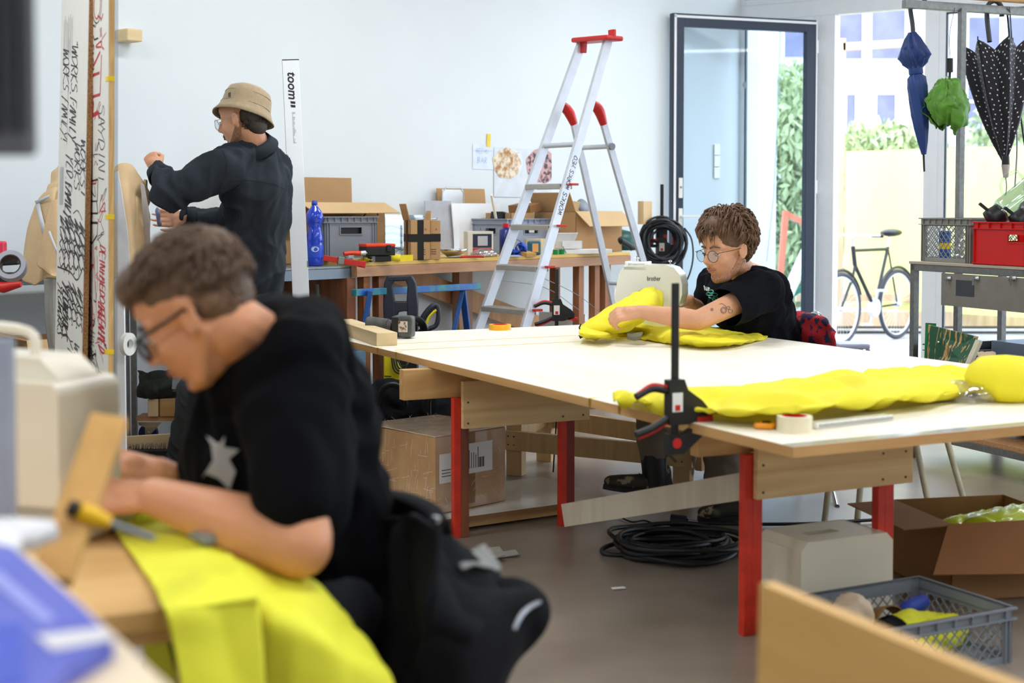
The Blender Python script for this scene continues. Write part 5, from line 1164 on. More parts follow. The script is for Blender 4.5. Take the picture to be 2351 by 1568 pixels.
# ================================================================ straightedge, boards with marker writing
a, b = at(667, 139, 7.02), at(709, 1078, 6.80); b = ext_floor(a, b)
xa = V((1, .12, 0)).normalized(); za = (a - b).normalized(); ya = za.cross(xa).normalized(); xa = ya.cross(za)
Ls = (a - b).length; ts = thing('straightedge', 'tall white aluminium straightedge leaning by the steel table, lettered near its top', 'straightedge', (0, 0, 0))
Tm = MX(b, xa, ya, za)
MB().box(-.040, .040, -.009, .009, 0, Ls, Tm).build('profile', mat('white_coated_aluminium', (236, 240, 244), .25, var=.01, coat=.3), ts, bevel=.001)
MB().box(-.0415, -.040, -.010, .010, 0, Ls, Tm).build('edge_strip', STEEL, ts); MB().box(-.041, .041, -.010, .010, Ls, Ls + .004, Tm).build('end_cap', BLACK, ts)
text('lettering', 'toom', .062, Tm @ TR((.002, -.0096, Ls - .125), (R(90), R(90), 0)), INK, ts, bold=.0012, shear=.2, ext=.0003)
mb = MB()
for (q, r_) in ((-.012, 0), (.006, .0)): mb.prism([(q, -.012), (q + .012, -.008), (q + .014, .012), (q + .003, .012)], 0, .0008, M=Tm @ TR((.002, -.0098, Ls - .215), (R(90), R(90), 0)))
mb.build('logo_mark', INK, ts)
mb = MB(); random.seed(2)
for i in range(26): z = Ls - .26 - i * .006; mb.box(-.004, random.uniform(.0, .012), -.0098, -.0094, z, z + .002, Tm)
mb.build('small_print', GREY, ts)
MB().box(.036, .0415, -.0105, .0105, Ls - 1.02, Ls - .99, Tm).build('bubble_window', STEEL, ts)
LBD = V((-.475, .88, 0))
def wboard(name, label, px, D, L, th, m_edge, top, tilt):
    p = at(px, 784, D); p.z = 0; o = thing(name, label, 'board', p, math.atan2(LBD.y, LBD.x)); o.rotation_euler[0] = tilt
    MB().box(0, L, .0, th, 0, top).build('board_core', m_edge, o)
    MB().box(.0004, L, th, th + .002, 0, top).build('white_face', mat('white_laminate_board', (228, 225, 214), .45, var=.02), o)
    return o
# local x runs along the board away from us; the written face looks left (+y)
OSB = mat('chipboard_edge', (186, 138, 88), .9, c2=(120, 80, 48), sc=160, bump=.8, bsc=200)
PLE = wood('plywood_edge', (226, 190, 128), (196, 152, 92), 'z', 30)
w1 = wboard('marker_board', 'left white board with a chipboard edge covered in black WORKS FAMILY marker lettering', 184, 4.9, .48, .018, OSB, 2.45, R(1.9))
w2 = wboard('marker_board', 'right white board with a plywood edge covered in red and black marker drawings', 252, 4.72, .58, .018, PLE, 2.45, R(.9))
MB().box(-.001, .66, -.012, -.001, .0, 2.45).build('clear_film', glass('milky_film', (232, 236, 240), .2, rough=.3), w2)
for y_ in (180, 498, 808): z = zat(y_, 4.72); MB().box(-.0015, .035, -.001, .0215, z - .008, z + .008).build('yellow_tape', YEL, w2)
T1 = lambda o_: MX(V((0, .0206, 0)), V((0, 0, -1)), V((-1, 0, 0)), V((0, 1, 0)))
# text space: x -> down, y -> towards us (right in the picture)
TB_ = T1(0); zz = lambda y, D=5.1: -zat(y, D)
def band(y0, y1, D=5.1): return -zat(y0, D), -zat(y1, D)
random.seed(77); mk = MB(); TB_ = TB_ @ Matrix.Diagonal((1, .76, 1, 1))
# columns: text 'y' coordinate = -distance along the board (0 = near edge)
def colm(s, y0, y1, yc, h, wd=.006, sl=.15):
    a_, b_ = band(y0, y1); n = len(s); adv = (b_ - a_) / n / h; write(mk, s, a_, yc, h, TB_, wd, adv=adv, sl=sl, asp=min(1.1, adv * .95), jit=.07)
colm('"WORKS', 80, 205, -.36, .14, .006); colm('.FAMILY', 205, 318, -.38, .15, .006)
colm('WORKS', 95, 195, -.56, .14, .005); colm('.FAMILY!', 195, 318, -.58, .15, .005)
colm('WORKS', 325, 432, -.24, .12, .006); colm('WORKS!', 322, 448, -.11, .11, .006)
colm('YEO', 348, 400, -.43, .16, .006); colm('.FAMILY', 400, 500, -.45, .15, .009)
for i, (a_, y0, y1) in enumerate(((-.10, 505, 610), (-.22, 500, 612), (-.33, 492, 612), (-.44, 492, 612), (-.56, 488, 612))): colm('WORKS', y0, y1, a_, .13, .007 + .002 * (i % 2), .3)
for i, a_ in enumerate((-.12, -.24, -.34)): colm('WORKS', 650 - i * 4, 735 - i * 4, a_, .12, .006, .3)
colm('YEOWORKS', 650, 775, -.46, .13, .010); colm('YEOWORKS', 655, 775, -.58, .12, .006)
colm('WORKS', 778, 870, -.17, .12, .006); colm('YIKEH', 770, 865, -.32, .12, .006)
for (xs, ys) in (((20, 130), -.50), ((20, 140), -.45), ((120, 330), -.42), ((500, 620), -.03)):
    a_, b_ = band(*xs); 
a_, b_ = band(20, 135)
for i in range(9): stroke(mk, [(a_ + random.uniform(0, .03), -.35 - i * .025), (b_ + random.uniform(-.03, .0), -.36 - i * .024 + random.uniform(-.01, .01))], .003, TB_)
a_, b_ = band(380, 470)
for i in range(7): stroke(mk, [(a_, -.5 - i * .014), (b_, -.5 - i * .014)], .003, TB_)
a_, b_ = band(80, 330); stroke(mk, [(a_, -.42), (b_, -.43)], .003, TB_)
a_, b_ = band(490, 505); stroke(mk, [(a_, -.25), (a_ - .01, -.15), (b_, -.04)], .004, TB_)
a_, b_ = band(618, 640); stroke(mk, [(a_, -.6), (a_ + .01, -.3), (b_, -.14), (a_, -.03)], .006, TB_)
mk.build('black_lettering', mat('board_marker', (50, 46, 46), .6), w1)
TB_ = T1(0)
# right board: red / black drawings
random.seed(5); mk = MB(); mr = MB()
def colr(m_, s, y0, y1, yc, h, wd): a_, b_ = band(y0, y1, 4.85); adv = (b_ - a_) / len(s) / h; write(m_, s, a_, yc, h, TB_, wd, adv=adv, asp=min(1.2, adv * .95), jit=.08)
colr(mr, 'DEINHAEDO', 560, 690, -.12, .08, .006); colr(mr, 'GREENHAED', 690, 800, -.14, .10, .007); colr(mr, 'HICKNZ', 850, 940, -.13, .10, .007); colr(mr, 'KRNAV', 860, 945, -.26, .09, .006)
colr(mk, 'EASY', 90, 152, -.30, .08, .007); colr(mk, 'POGGIE', 170, 222, -.31, .06, .004); colr(mk, 'SAYDINI', 240, 420, -.14, .09, .004); colr(mk, 'NORTE', 640, 740, -.38, .10, .005); colr(mk, 'HALSEA', 760, 850, -.28, .08, .003); colr(mk, 'SRO', 830, 930, -.40, .10, .004)
def ovalst(m_, yc_, u, ry, ru, wd, n=20):
    c_ = -zat(yc_, 4.85); stroke(m_, [(c_ + math.cos(2 * math.pi * i / n) * ry, u + math.sin(2 * math.pi * i / n) * ru) for i in range(n + 1)], wd, TB_)
ovalst(mr, 10, -.17, .045, .05, .006); ovalst(mk, 10, -.17, .06, .07, .004); ovalst(mr, 195, -.31, .055, .06, .004); ovalst(mr, 345, -.42, .15, .09, .007); ovalst(mr, 720, -.35, .07, .12, .007); ovalst(mr, 760, -.34, .08, .11, .006)
def poly(m_, pts, wd): stroke2 = [( -zat(y, 4.85), u) for y, u in pts]; [stroke(m_, [stroke2[i], stroke2[i + 1]], wd, TB_) for i in range(len(stroke2) - 1)]
poly(mr, [(30, -.30), (78, -.31), (78, -.38), (100, -.26)], .010); poly(mr, [(120, -.12), (150, -.24), (152, -.34)], .010); poly(mr, [(128, -.10), (218, -.12), (218, -.26), (168, -.24), (168, -.13)], .009)
poly(mr, [(160, -.28), (240, -.30), (232, -.22), (262, -.24), (258, -.15), (272, -.13)], .016); poly(mr, [(400, -.26), (430, -.33), (445, -.30)], .05)
poly(mk, [(412, -.15), (415, -.26), (445, -.27), (445, -.36), (462, -.36), (462, -.16), (412, -.15)], .006); poly(mk, [(462, -.17), (490, -.15), (490, -.34), (510, -.36), (530, -.36), (532, -.28), (512, -.28), (512, -.15), (540, -.16), (560, -.24), (555, -.32), (532, -.34)], .007)
poly(mk, [(420, -.40), (560, -.40)], .014); poly(mk, [(425, -.46), (500, -.47), (560, -.44)], .01); poly(mr, [(465, -.43), (485, -.43)], .03); poly(mr, [(540, -.33), (560, -.34), (590, -.25)], .02); poly(mr, [(560, -.36), (590, -.38), (630, -.30), (660, -.40), (700, -.30), (735, -.40)], .012)
for i in range(90):
    y = random.uniform(20, 930); u = random.uniform(-.50, -.05); p = [(-zat(y, 4.85) + random.uniform(-.03, .03), u + random.uniform(-.05, .05)) for _ in range(4)]; stroke(mk if i % 2 else mr, p, random.choice((.003, .004, .006)), TB_)
for i in range(10): y = random.uniform(500, 700); a_ = -zat(y, 4.85); stroke(mr, [(a_, -.08 - .02 * i), (a_ + .12, -.07 - .02 * i)], .004, TB_)
mk.build('black_drawing', INK, w2)['kind'] = 'stuff'; mr.build('red_drawing', INKR, w2)['kind'] = 'stuff'
# wood stop block on the wall
p = col(283, WP, WD, zat(84, 7)); p.z = zat(84, p.y) ; tag(MB().box(-.045, .045, -.10, 0, -.03, .03).build('wood_block', PINELT, bevel=.006, loc=p, rz=RZW), 'small pale wooden block fixed high on the white wall beside the marker boards', 'block')
# ================================================================ left wall zone
m2 = thing('steel_table', 'grey steel table along the wall at the far left behind the coats', 'table', MT0 - WD * .9, RZW)
MB().box(-2.6, -.02, .05, .6, ZS - .03, ZS).build('table_top', GP, m2); 
for x in (-2.55, -1.3): MB().box(x, x + .04, .5, .55, 0, ZS - .031).build('leg', GP, m2)
TAN = mat('tan_canvas', (206, 176, 134), .8, var=.05, bump=.3, bsc=120); LGR = mat('light_grey_cloth', (204, 206, 210), .8); GRC = mat('grey_cloth', (150, 150, 142), .8, bump=.3, bsc=90)
coat = thing('canvas_coat', 'tan canvas coat hanging in folds left of the marker boards', 'coat', (0, 0, 0))
rows = [P3((128, 390, 6.3), (136, 386, 6.35), (142, 384, 6.35), (150, 388, 6.4)), P3((98, 445, 6.1), (122, 440, 5.98), (142, 436, 6.05), (160, 440, 6.3)), P3((80, 500, 6.1), (105, 510, 5.95), (130, 505, 5.95), (165, 510, 6.2)), P3((58, 580, 6.1), (85, 590, 5.9), (118, 585, 5.88), (165, 590, 6.1)), P3((45, 625, 6.1), (72, 655, 5.92), (110, 640, 5.9), (165, 645, 6.1))]
sheet('coat_body', rows, TAN, coat, 60, 70, .034, 7, .004, 2, dirv=V((0, 0, 1)))
rows = [P3((120, 470, 5.86), (135, 460, 5.86), (150, 470, 5.9)), P3((104, 520, 5.82), (128, 530, 5.8), (152, 520, 5.85)), P3((84, 600, 5.82), (112, 615, 5.78), (150, 605, 5.85)), P3((88, 615, 5.82), (120, 634, 5.78), (150, 632, 5.85))]
sheet('sleeve', rows, TAN, coat, 30, 30, .012, 8, .004, 6, dirv=V((0, 0, 1)))
MB().grid([[at(80, 462, 6.0), at(112, 447, 5.93)], [at(84, 470, 6.0), at(113, 454, 5.93)]]).build('light_trim', LGR, coat, solid=.002); MB().grid([[at(82, 470, 5.98), at(91, 466, 5.98)], [at(98, 540, 5.90), at(105, 528, 5.90)]]).build('light_trim', LGR, coat, solid=.002); MB().grid([[at(110, 532, 5.79), at(115, 530, 5.79)], [at(133, 590, 5.76), at(134, 580, 5.76)]]).build('light_trim', LGR, coat, solid=.002)
rows = [P3((104, 640, 5.85), (120, 640, 5.82), (134, 640, 5.85)), P3((106, 740, 5.87), (120, 742, 5.82), (136, 740, 5.86)), P3((116, 830, 5.88), (128, 842, 5.84), (140, 845, 5.86))]
tag(sheet('grey_cloth', rows, GRC, None, 20, 40, .015, 9, .004, 3, dirv=V((0, 0, 1))), 'limp grey cloth hanging down below the tan coat', 'cloth')
c2_ = thing('canvas_coat', 'tan canvas coat with a pale lining hanging right of the marker boards', 'coat', (0, 0, 0))
rows = [P3((268, 392, 6.3), (285, 390, 6.25), (304, 396, 6.3), (318, 402, 6.35)), P3((264, 460, 6.2), (290, 460, 6.1), (318, 455, 6.15), (336, 470, 6.25)), P3((262, 540, 6.2), (295, 540, 6.05), (325, 535, 6.1), (344, 545, 6.2)), P3((262, 640, 6.2), (295, 640, 6.0), (320, 640, 6.1), (345, 640, 6.2))]
sheet('coat_body', rows, TAN, c2_, 60, 70, .034, 7, .004, 8, dirv=V((0, 0, 1)))
rows = [P3((264, 396, 5.98), (271, 392, 5.98)), P3((266, 470, 5.95), (284, 460, 5.93)), P3((268, 540, 5.95), (296, 548, 5.92)), P3((270, 640, 5.95), (298, 650, 5.92))]
sheet('lining', rows, LGR, c2_, 12, 40, .008, 9, .003, 1, dirv=V((0, 0, 1)))
rows = [P3((322, 418, 6.2), (331, 424, 6.18)), P3((326, 470, 6.12), (342, 480, 6.1)), P3((330, 530, 6.12), (346, 540, 6.1)), P3((334, 600, 6.12), (342, 600, 6.1))]
sheet('grey_panel', rows, mat('warm_grey_cloth', (168, 160, 156), .8), c2_, 10, 40, .008, 9, .003, 2, dirv=V((0, 0, 1)))
MB().bar(at(340, 700, 6.25), at(334, 412, 6.3), .03, .012).build('wooden_hanger_bar', PINELZ, c2_, bevel=.004)
# stuff on the steel table by the man's hands
p = col(392, MT0 + WN * .15, WD, ZS); o = MB(); o.lathe([(.001, .001), (.035, .002), (.05, .06), (.06, .10), (.035, .115), (.001, .116)], 20, fn=lambda a, t: 1 + .1 * math.sin(3 * a)); tag(o.build('ochre_glove', mat('ochre_leather', (150, 126, 30), .7), loc=(p.x, p.y, ZS)), 'ochre work glove standing on the steel table behind the man\'s lower hand', 'glove')
p = col(432, MT0 + WN * .12, WD, ZS); o = MB(); o.lathe([(.001, .001), (.07, .002), (.08, .06), (.05, .11), (.001, .12)], 24, fn=lambda a, t: 1 + .14 * math.sin(5 * a + 6 * t)); tag(o.build('clear_bag', glass('bag_film', (244, 240, 226), .4, rough=.3), loc=(p.x, p.y, ZS)), 'clear crumpled bag on the steel table behind the standing man', 'bag')
# tape roll, red tool at far left
p = at(28, 615, 5.3); roll('tape_roll', 'silver duct tape roll lying tilted at the far left edge', p, .055, .05, .038, mat('silver_tape', (168, 170, 180), .35, metal=.4), BLACK, rot=(R(70), R(-25), R(20)))
rt = thing('hand_plane', 'red and black power tool on the table at the far left edge', 'power tool', (0, 0, 0))
MB().tube(P3((-30, 655, 5.5), (10, 660, 5.5), (48, 652, 5.5)), [.02, .022, .012], 10).build('sole', RED, rt); MB().bar(at(-40, 640, 5.52), at(46, 640, 5.52), .05, .05).build('tool_body', BLACK, rt, bevel=.008); MB().bar(at(-20, 600, 5.56), at(44, 596, 5.56), .03, .04).build('grip', BLACK, rt, bevel=.006); MB().cbox(at(-8, 580, 5.56), (.07, .05, .09)).build('pink_head', mat('pink_plastic', (222, 50, 80), .5), rt, bevel=.008)
# cartons under the table
p = at(62, 835, 5.95); carton('cardboard_box', 'opened brown carton under the table left of the marker boards', (p.x, p.y, 0), R(30), .30, .28, .70, CARD, (('l', .14, 75), ('f', .12, 150)))
text('carton_print', 'G.W:', .03, TR((p.x + .10, p.y + .05, zat(812, 5.95)), (R(90), 0, R(30))), INK, bpy.data.objects['cardboard_box.003'] if 'cardboard_box.003' in bpy.data.objects else None)
p = at(-10, 862, 5.6); carton('cardboard_box', 'lower carton with a taped lid at the far left edge', (p.x, p.y, 0), R(8), .12, .25, .66, CARDLT)
# pallet, dolly, trousers, brush under the table
und = thing('low_pallet', 'low dark pallet on the floor under the steel table', 'pallet', (0, 0, 0))
a = at(270, 1040, 6.66); b = at(470, 1040, 6.66); MB().box(a.x, b.x, 6.66, 6.95, .0, .11).build('deck', BLACK, und)
for y in (0, 1, 2): MB().box(a.x, b.x, 6.655 + y * .11, 6.72 + y * .11, .11, .118).build('slat', GREYDK, und)
br_ = thing('broom_head', 'wide broom head with pale bristles lying on the low pallet', 'broom', (0, 0, 0))
a = at(282, 1014, 6.69); b = at(420, 1006, 6.69); MB().bar(a, b, .022, .05).build('back_board', PINELT, br_, bevel=.002)
mb = MB(); random.seed(3)
for i in range(420):
    t = random.random(); q = a.lerp(b, t) + V((0, random.uniform(-.03, .02), -.01)); mb.cyl(q, V((q.x + random.uniform(-.008, .008), q.y + random.uniform(-.01, .01), .12)), .0022, .001, 4, cap=False)
mb.build('bristles', mat('pale_bristle', (216, 196, 164), .9), br_)['kind'] = 'stuff'
dz = .12
dol = thing('dolly', 'wooden dolly with blue caster wheel under the steel table', 'dolly', (0, 0, 0))
q = at(345, 960, 6.86); MB().box(q.x - .06, q.x + .2, 6.83, 6.95, q.z - .01, q.z + .012).build('deck', PINEZ, dol); MB().box(q.x, q.x + .05, 6.81, 6.95, q.z + .013, q.z + .1).build('block', PINELT, dol, bevel=.006); MB().box(q.x + .055, q.x + .2, 6.82, 6.95, q.z + .013, q.z + .1).build('block', PINE, dol, bevel=.004)
w_ = at(341, 990, 6.86); w_.z = dz + .045; MB().cyl(w_ + V((-.0, -.015, 0)), w_ + V((0, .015, 0)), .045, n=28).build('wheel', mat('navy_wheel', (20, 26, 84), .4), dol)
MB().prism([(-.045, .055), (.07, .055), (.02, -.0), (.012, -.015), (-.012, -.015), (-.012, .03), (-.04, .04)], -.0, .003, M=Matrix.Translation(w_ + V((0, -.018, 0))) @ Matrix.Rotation(R(90), 4, 'X')).build('fork', CHROME, dol)
MB().cyl(w_ + V((0, -.026, 0)), w_ + V((0, -.02, 0)), .01).build('axle_bolt', CHROME, dol)
rows = [P3((318, 850, 6.88), (345, 858, 6.86), (392, 850, 6.88)), P3((320, 885, 6.82), (350, 895, 6.78), (395, 880, 6.82)), P3((322, 905, 6.84), (350, 912, 6.82), (395, 905, 6.84))]
pile = sheet('folded_trousers', rows, mat('dark_olive_cloth', (44, 50, 44), .7), None, 30, 24, .012, 16, .02, 1); tag(pile, 'folded dark olive cloth on top of the wooden dolly load', 'cloth')
tag(MB().box(*(lambda q: (q.x - .05, q.x + .2, 6.84, 6.95, zat(955, 6.86) + .12, zat(912, 6.86) + .0))(at(345, 900, 6.86))).build('dark_board', BLACK), 'dark board between the dolly load and the folded cloth', 'board')
for i, (x0, x1) in enumerate(((284, 295), (302, 311))):
    a = at((x0 + x1) / 2, 780, 6.97); tag(MB().box(a.x - .012, a.x + .012, 6.96, 6.985, 0, zat(700, 6.97)).build('steel_post', STEEL), ['left grey steel post beneath the table', 'right grey steel post beneath the table'][i] + ' near the broom', 'post')
a = at(276, 784, 5.6); tag(MB().box(a.x - .02, a.x + .016, 5.6, 5.62, 0, zat(640, 5.6)).build('shelf_plank', WHITE), 'narrow white panel standing just right of the marker boards', 'panel')
a = at(289, 790, 5.56); o = thing('masking_roll', 'white tape roll hanging beside the narrow white panel', 'tape', a); o.rotation_euler = (R(90), 0, R(70)); MB().lathe([(.02, 0), (.045, 0), (.045, .02), (.02, .02), (.02, 0)], 24, smooth=False).build('winding', PAPER, o)
# ================================================================ behind / under the bench: pressure washer, blue trestle, bags
pw = thing('pressure_washer', 'yellow and black pressure washer standing behind the big table', 'pressure washer', (0, 0, 0))
D_ = 7.35
def q2(x, y, D=D_): return at(x, y, D)
b0_ = q2(885, 830); NVB = mat('navy_black_plastic', (36, 42, 56), .45, var=.08)
mb = MB()
def frm(pts, r): mb.tube(spline([q2(*p) for p in pts], 30), r, 10)
def prof(pts, inner, y0, y1, m_, nm):
    # outline prism in the picture-parallel plane at depth D_
    o_ = MB(); c_ = [q2(*p) for p in pts]; n = len(c_); vs = [V((p.x, D_ + y0, p.z)) for p in c_] + [V((p.x, D_ + y1, p.z)) for p in c_]
    o_.add(vs, [tuple(range(n)), tuple(range(2 * n - 1, n - 1, -1))] + [(i, (i + 1) % n, n + (i + 1) % n, n + i) for i in range(n)]); return o_.build(nm, m_, pw, bevel=.006)
prof([(880, 700), (882, 650), (890, 634), (903, 632), (906, 645), (900, 655), (906, 690), (909, 745), (882, 745)], 0, -.02, .05, NVB, 'handle_side')
prof([(960, 700), (955, 650), (946, 633), (934, 632), (932, 645), (936, 655), (934, 690), (936, 745), (958, 745)], 0, -.02, .05, NVB, 'handle_side')
prof([(890, 634), (946, 632), (946, 644), (890, 646)], 0, -.021, .05, NVB, 'handle_bar')
prof([(905, 692), (936, 692), (940, 716), (930, 714), (916, 716), (908, 735), (903, 735)], 0, -.018, .04, NVB, 'cross_piece')
prof([(882, 745), (958, 745), (958, 905), (884, 905)], 0, .0, .12, BLACK, 'rear_housing')
YP = mat('washer_yellow', (240, 220, 20), .4, var=.02)
prof([(883, 812), (900, 815), (930, 850), (937, 900), (883, 900)], 0, -.06, .0, YP, 'yellow_shell')
for k in range(4): prof([(885, 859 + k * 7), (901, 860 + k * 7), (901, 862 + k * 7), (885, 861 + k * 7)], 0, -.064, -.061, BLACK, 'vent_slot')
MB().box(b0_.x - .02, b0_.x + .2, D_ - .05, D_ + .15, 0, zat(900, D_)).build('base', BLACK, pw, bevel=.01)
for x in (-.03, .2): MB().cyl((b0_.x + x, D_ + .1, .08), (b0_.x + x + .03, D_ + .1, .08), .08, n=24).build('wheel', BLACK, pw)
mb = MB()
for i in range(4): mb.tube(spline([q2(898 + 4 * i, 812, D_ - .08), q2(905 + 5 * i, 850 - 3 * i, D_ - .1), q2(925 + 3 * i, 855 - 6 * i, D_ - .1), q2(937, 820 + 3 * i, D_ - .08)], 14), .005, 6)
mb.build('power_cord', BLACK, pw)
mb = MB()
for i in range(4): mb.tube(spline([q2(925 + 5 * i, 740, D_ - .05), q2(945 + 4 * i, 728 - 0 * i, D_ - .07), q2(962 + 4 * i, 740, D_ - .07), q2(970 + 4 * i, 765, D_ - .05)], 12), .007, 6)
mb.build('hose', BLACK, pw)
gun = thing('spray_gun', 'black and yellow spray gun of the pressure washer', 'spray gun', (0, 0, 0))
gp = spline([q2(965, 750), q2(972, 730), q2(985, 712), q2(1000, 700), q2(1006, 712), q2(1006, 732), q2(1000, 748), q2(985, 755)], 30)
MB().tube(gp, [.018] * 12 + [.013] * 19, 10, False).build('grip_loop', NVB, gun); MB().tube([q2(968, 752), q2(978, 765), q2(985, 790)], .026, 10).build('gun_body', NVB, gun); MB().tube(spline([q2(980, 742, D_ - .01), q2(985, 728, D_ - .01), q2(996, 716, D_ - .01), q2(1002, 712, D_ - .01)], 10), .0065, 8).build('trigger', YP, gun)
bt_ = thing('blue_trestle', 'blue painted metal trestle with green smears under the bench', 'trestle', (0, 0, 0))
BG = mat('blue_green_paint', (26, 92, 170), .45, c2=(60, 150, 120), sc=9, thr=(.45, .65), det=5)
a, b = at(812, 672, 7.15), at(1099, 657, 8.0); MB().bar(a, b, .035, .035).build('beam', BG, bt_, bevel=.003)
for (u, v, Dd) in (((1062, 665), (1040, 770), 7.9), ((850, 668), (818, 860), 7.2)): p = at(*u, Dd); q = at(*v, Dd - .03); MB().bar(p, ext_floor(p, q), .035, .025).build('leg', BLUE, bt_, bevel=.003)
q = at(1062, 665, 7.9); MB().bar(q, V((q.x + .08, q.y + .35, 0)), .035, .025).build('leg', BLUE, bt_, bevel=.003)
# teal tool case + black bag
q = at(775, 870, 6.9); tcx = thing('teal_case', 'teal power tool case under the left table corner', 'case', (q.x, q.y, 0), R(-20)); MB().box(-.08, .06, 0, .2, .0, zat(808, 6.9)).build('case_shell', mat('teal_case2', (38, 84, 108), .45), tcx, bevel=.01); MB().box(-.01, .03, -.006, 0, zat(842, 6.9), zat(830, 6.9)).build('label', PAPER, tcx)
bgk = thing('duffel_bag', 'black duffel bag with straps lying on the floor behind the carton', 'bag', (0, 0, 0))
Db = 6.95; parts = []
zb = lambda y: zat(y, Db)
xx = lambda x: at(x, 900, Db).x
parts = [('c', V((xx(870), Db, .17)), .165, V((xx(1015), Db + .05, .17)), .16), ('c', V((xx(880), Db, .30)), .11, V((xx(935), Db, .31)), .10), ('c', V((xx(950), Db, .26)), .12, V((xx(1015), Db + .05, .25)), .115)]
blob('bag_body', parts, BLKCL, .012, 3, bgk, fold=(.022, 9, 3))
mb = MB(); mb.tube(spline([at(870, 930, 6.78), at(880, 892, 6.74), at(905, 883, 6.74), at(925, 900, 6.75), at(930, 930, 6.78)], 20), .014, 8); mb.tube(spline([at(985, 960, 6.76), at(985, 920, 6.74), at(1000, 900, 6.76), at(1030, 910, 6.8)], 16), .012, 8); mb.build('strap', BLACK, bgk)
# ================================================================ steel rack trolley at the right
RK0 = G(2084, 1050, 0); E1 = V((math.sin(R(158)), math.cos(R(158)), 0)); E2 = V((-E1.y, E1.x, 0)); RZR = math.atan2(E1.y, E1.x)
zs = zat(600, RK0.y)
rack = thing('rack_trolley', 'galvanised steel rack trolley on casters by the doorway', 'trolley', RK0, RZR)
RL, RW = 1.55, .55
CHIP = mat('chipboard', (196, 152, 104), .8, c2=(164, 120, 76), sc=90, bump=.3, bsc=150)
def rp(x, y, z0, z1, nm='post', w_=.032): MB().box(x, x + w_, y, y + w_, z0, z1).build(nm, STEEL, rack, bevel=.002)
rp(0, 0, .10, zs); rp(0, RW, .10, zs); rp(RL, 0, .10, zs); rp(RL, RW, .10, zs)
pz_ = (at(2195, 300, 7.25)); yy = .27
rp(0, yy, .10, zat(20, RK0.y + .1), 'hanging_post')
for z, m_ in ((zs, GP), (.16, CHIP)):
    for (x0, x1, y0, y1) in ((0, RL, 0, .03), (0, RL, RW, RW + .03), (0, .03, .03, RW), (RL - .03, RL, .03, RW)): MB().box(x0, x1, y0, y1, z - .045, z - .012).build('shelf_rail', STEEL, rack, bevel=.002)
MB().box(-.005, RL, -.005, RW + .03, zs - .012, zs + .002).build('shelf_board', mat('beige_shelf', (186, 172, 154), .5), rack, bevel=.002)
MB().box(.0, RL, .0, RW + .03, .148, .172).build('shelf_board', CHIP, rack, bevel=.002)
zm = .44; MB().box(.03, RL, .03, RW, zm, zm + .015).build('shelf_board', CHIP, rack, bevel=.002)
for (x0, x1, y0, y1) in ((0.03, RL, 0.03, .06), (.03, RL, RW - .03, RW)): MB().box(x0, x1, y0, y1, zm - .03, zm - .001).build('shelf_rail', STEEL, rack)
tb0 = .27; ztp = zat(14, RK0.y + .05)
MB().box(-.015, .02, -.06, 1.5, ztp - .02, ztp + .02).build('hanging_rail', STEEL, rack, bevel=.002)
MB().cyl((.05, .2, ztp + .045), (.05, 1.5, ztp + .045), .012).build('wooden_rod', PINE, rack)
for x, y in ((.016, .016), (.016, RW), (RL, .016), (RL, RW)):
    mb = MB(); mb.cyl((x - .012, y, .035), (x + .012, y, .035), .035, n=20); cs = mb.build('caster_wheel', mat('brown_wheel', (96, 58, 44), .5), rack); MB().box(x - .018, x + .018, y - .02, y + .02, .05, .11).build('caster_fork', CHROME, cs)
# steel panel with clips hung under the top shelf
def RKp(px, py, y=0.0):   # point on rack plane y seen at px, with height from py
    o_ = RK0 + E2 * y; q = col(px, o_, E1, 1.0); x = (V((q.x, q.y, 0)) - o_).dot(E1); return x, zat(py, q.y)
x0, z0_ = RKp(2168, 700); _, z1_ = RKp(2168, 628)
pn = thing('steel_backplate', 'dull steel plate with clips and a dark window hanging under the rack shelf', 'plate', RK0 + E2 * -.012, RZR)
z1_ = zs - .047; MB().box(x0, x0 + .95, -.004, 0, z0_, z1_).build('plate', mat('dull_steel', (150, 146, 138), .45, metal=.5), pn)
xa_, za_ = RKp(2202, 642); xb_, zb2 = RKp(2244, 682); MB().box(xa_, xb_, -.006, -.004, zb2, za_).build('dark_window', GREYDK, pn, bevel=.004)
for px in (2186, 2250, 2335): x, z = RKp(px, 640); mb = MB(); mb.cyl((x, -.005, z), (x, -.03, z), .010); mb.box(x - .02, x + .02, -.012, -.006, z - .004, z + .014); mb.box(x - .003, x + .003, -.03, -.02, z - .03, z); mb.build('clip', CHROME, pn)
# crates
g0 = RK0 + E2 * .04; cg = crate('lattice_crate', 'grey lattice sided plastic crate on the rack shelf', g0 + E1 * .03 + V((0, 0, zs + .003)), RZR, .37, .40, .215, mat('warm_grey_plastic', (140, 140, 134), .5, var=.04), lattice=True)
mb = MB(); mb.cyl((.06, .1, .01), (.06, .1, .15), .03); mb.build('blue_bottle', BLUE, cg); MB().cyl((.06, .1, .06), (.06, .1, .09), .0305).build('bottle_band', YEL, cg)
MB().lathe([(.001, .01), (.06, .012), (.07, .07), (.04, .11), (.001, .12)], 20, fn=lambda a, t: 1 + .15 * math.sin(5 * a + 5 * t), M=TR((.2, .12, 0))).build('clear_film', glass('crate_film', (240, 244, 244), .35, rough=.2), cg)
x_, _ = RKp(2214, 603, -.05); rd = crate('red_crate', 'bright red plastic crate holding glass jugs on the rack shelf', RK0 + E1 * max(x_, .44) + E2 * .0 + V((0, 0, zs + .003)), RZR, .60, .40, .20, mat('crate_red', (206, 22, 20), .4, var=.03), ribs=2)
JG = glass('jug_glass', (236, 242, 244), .22, rough=.05)
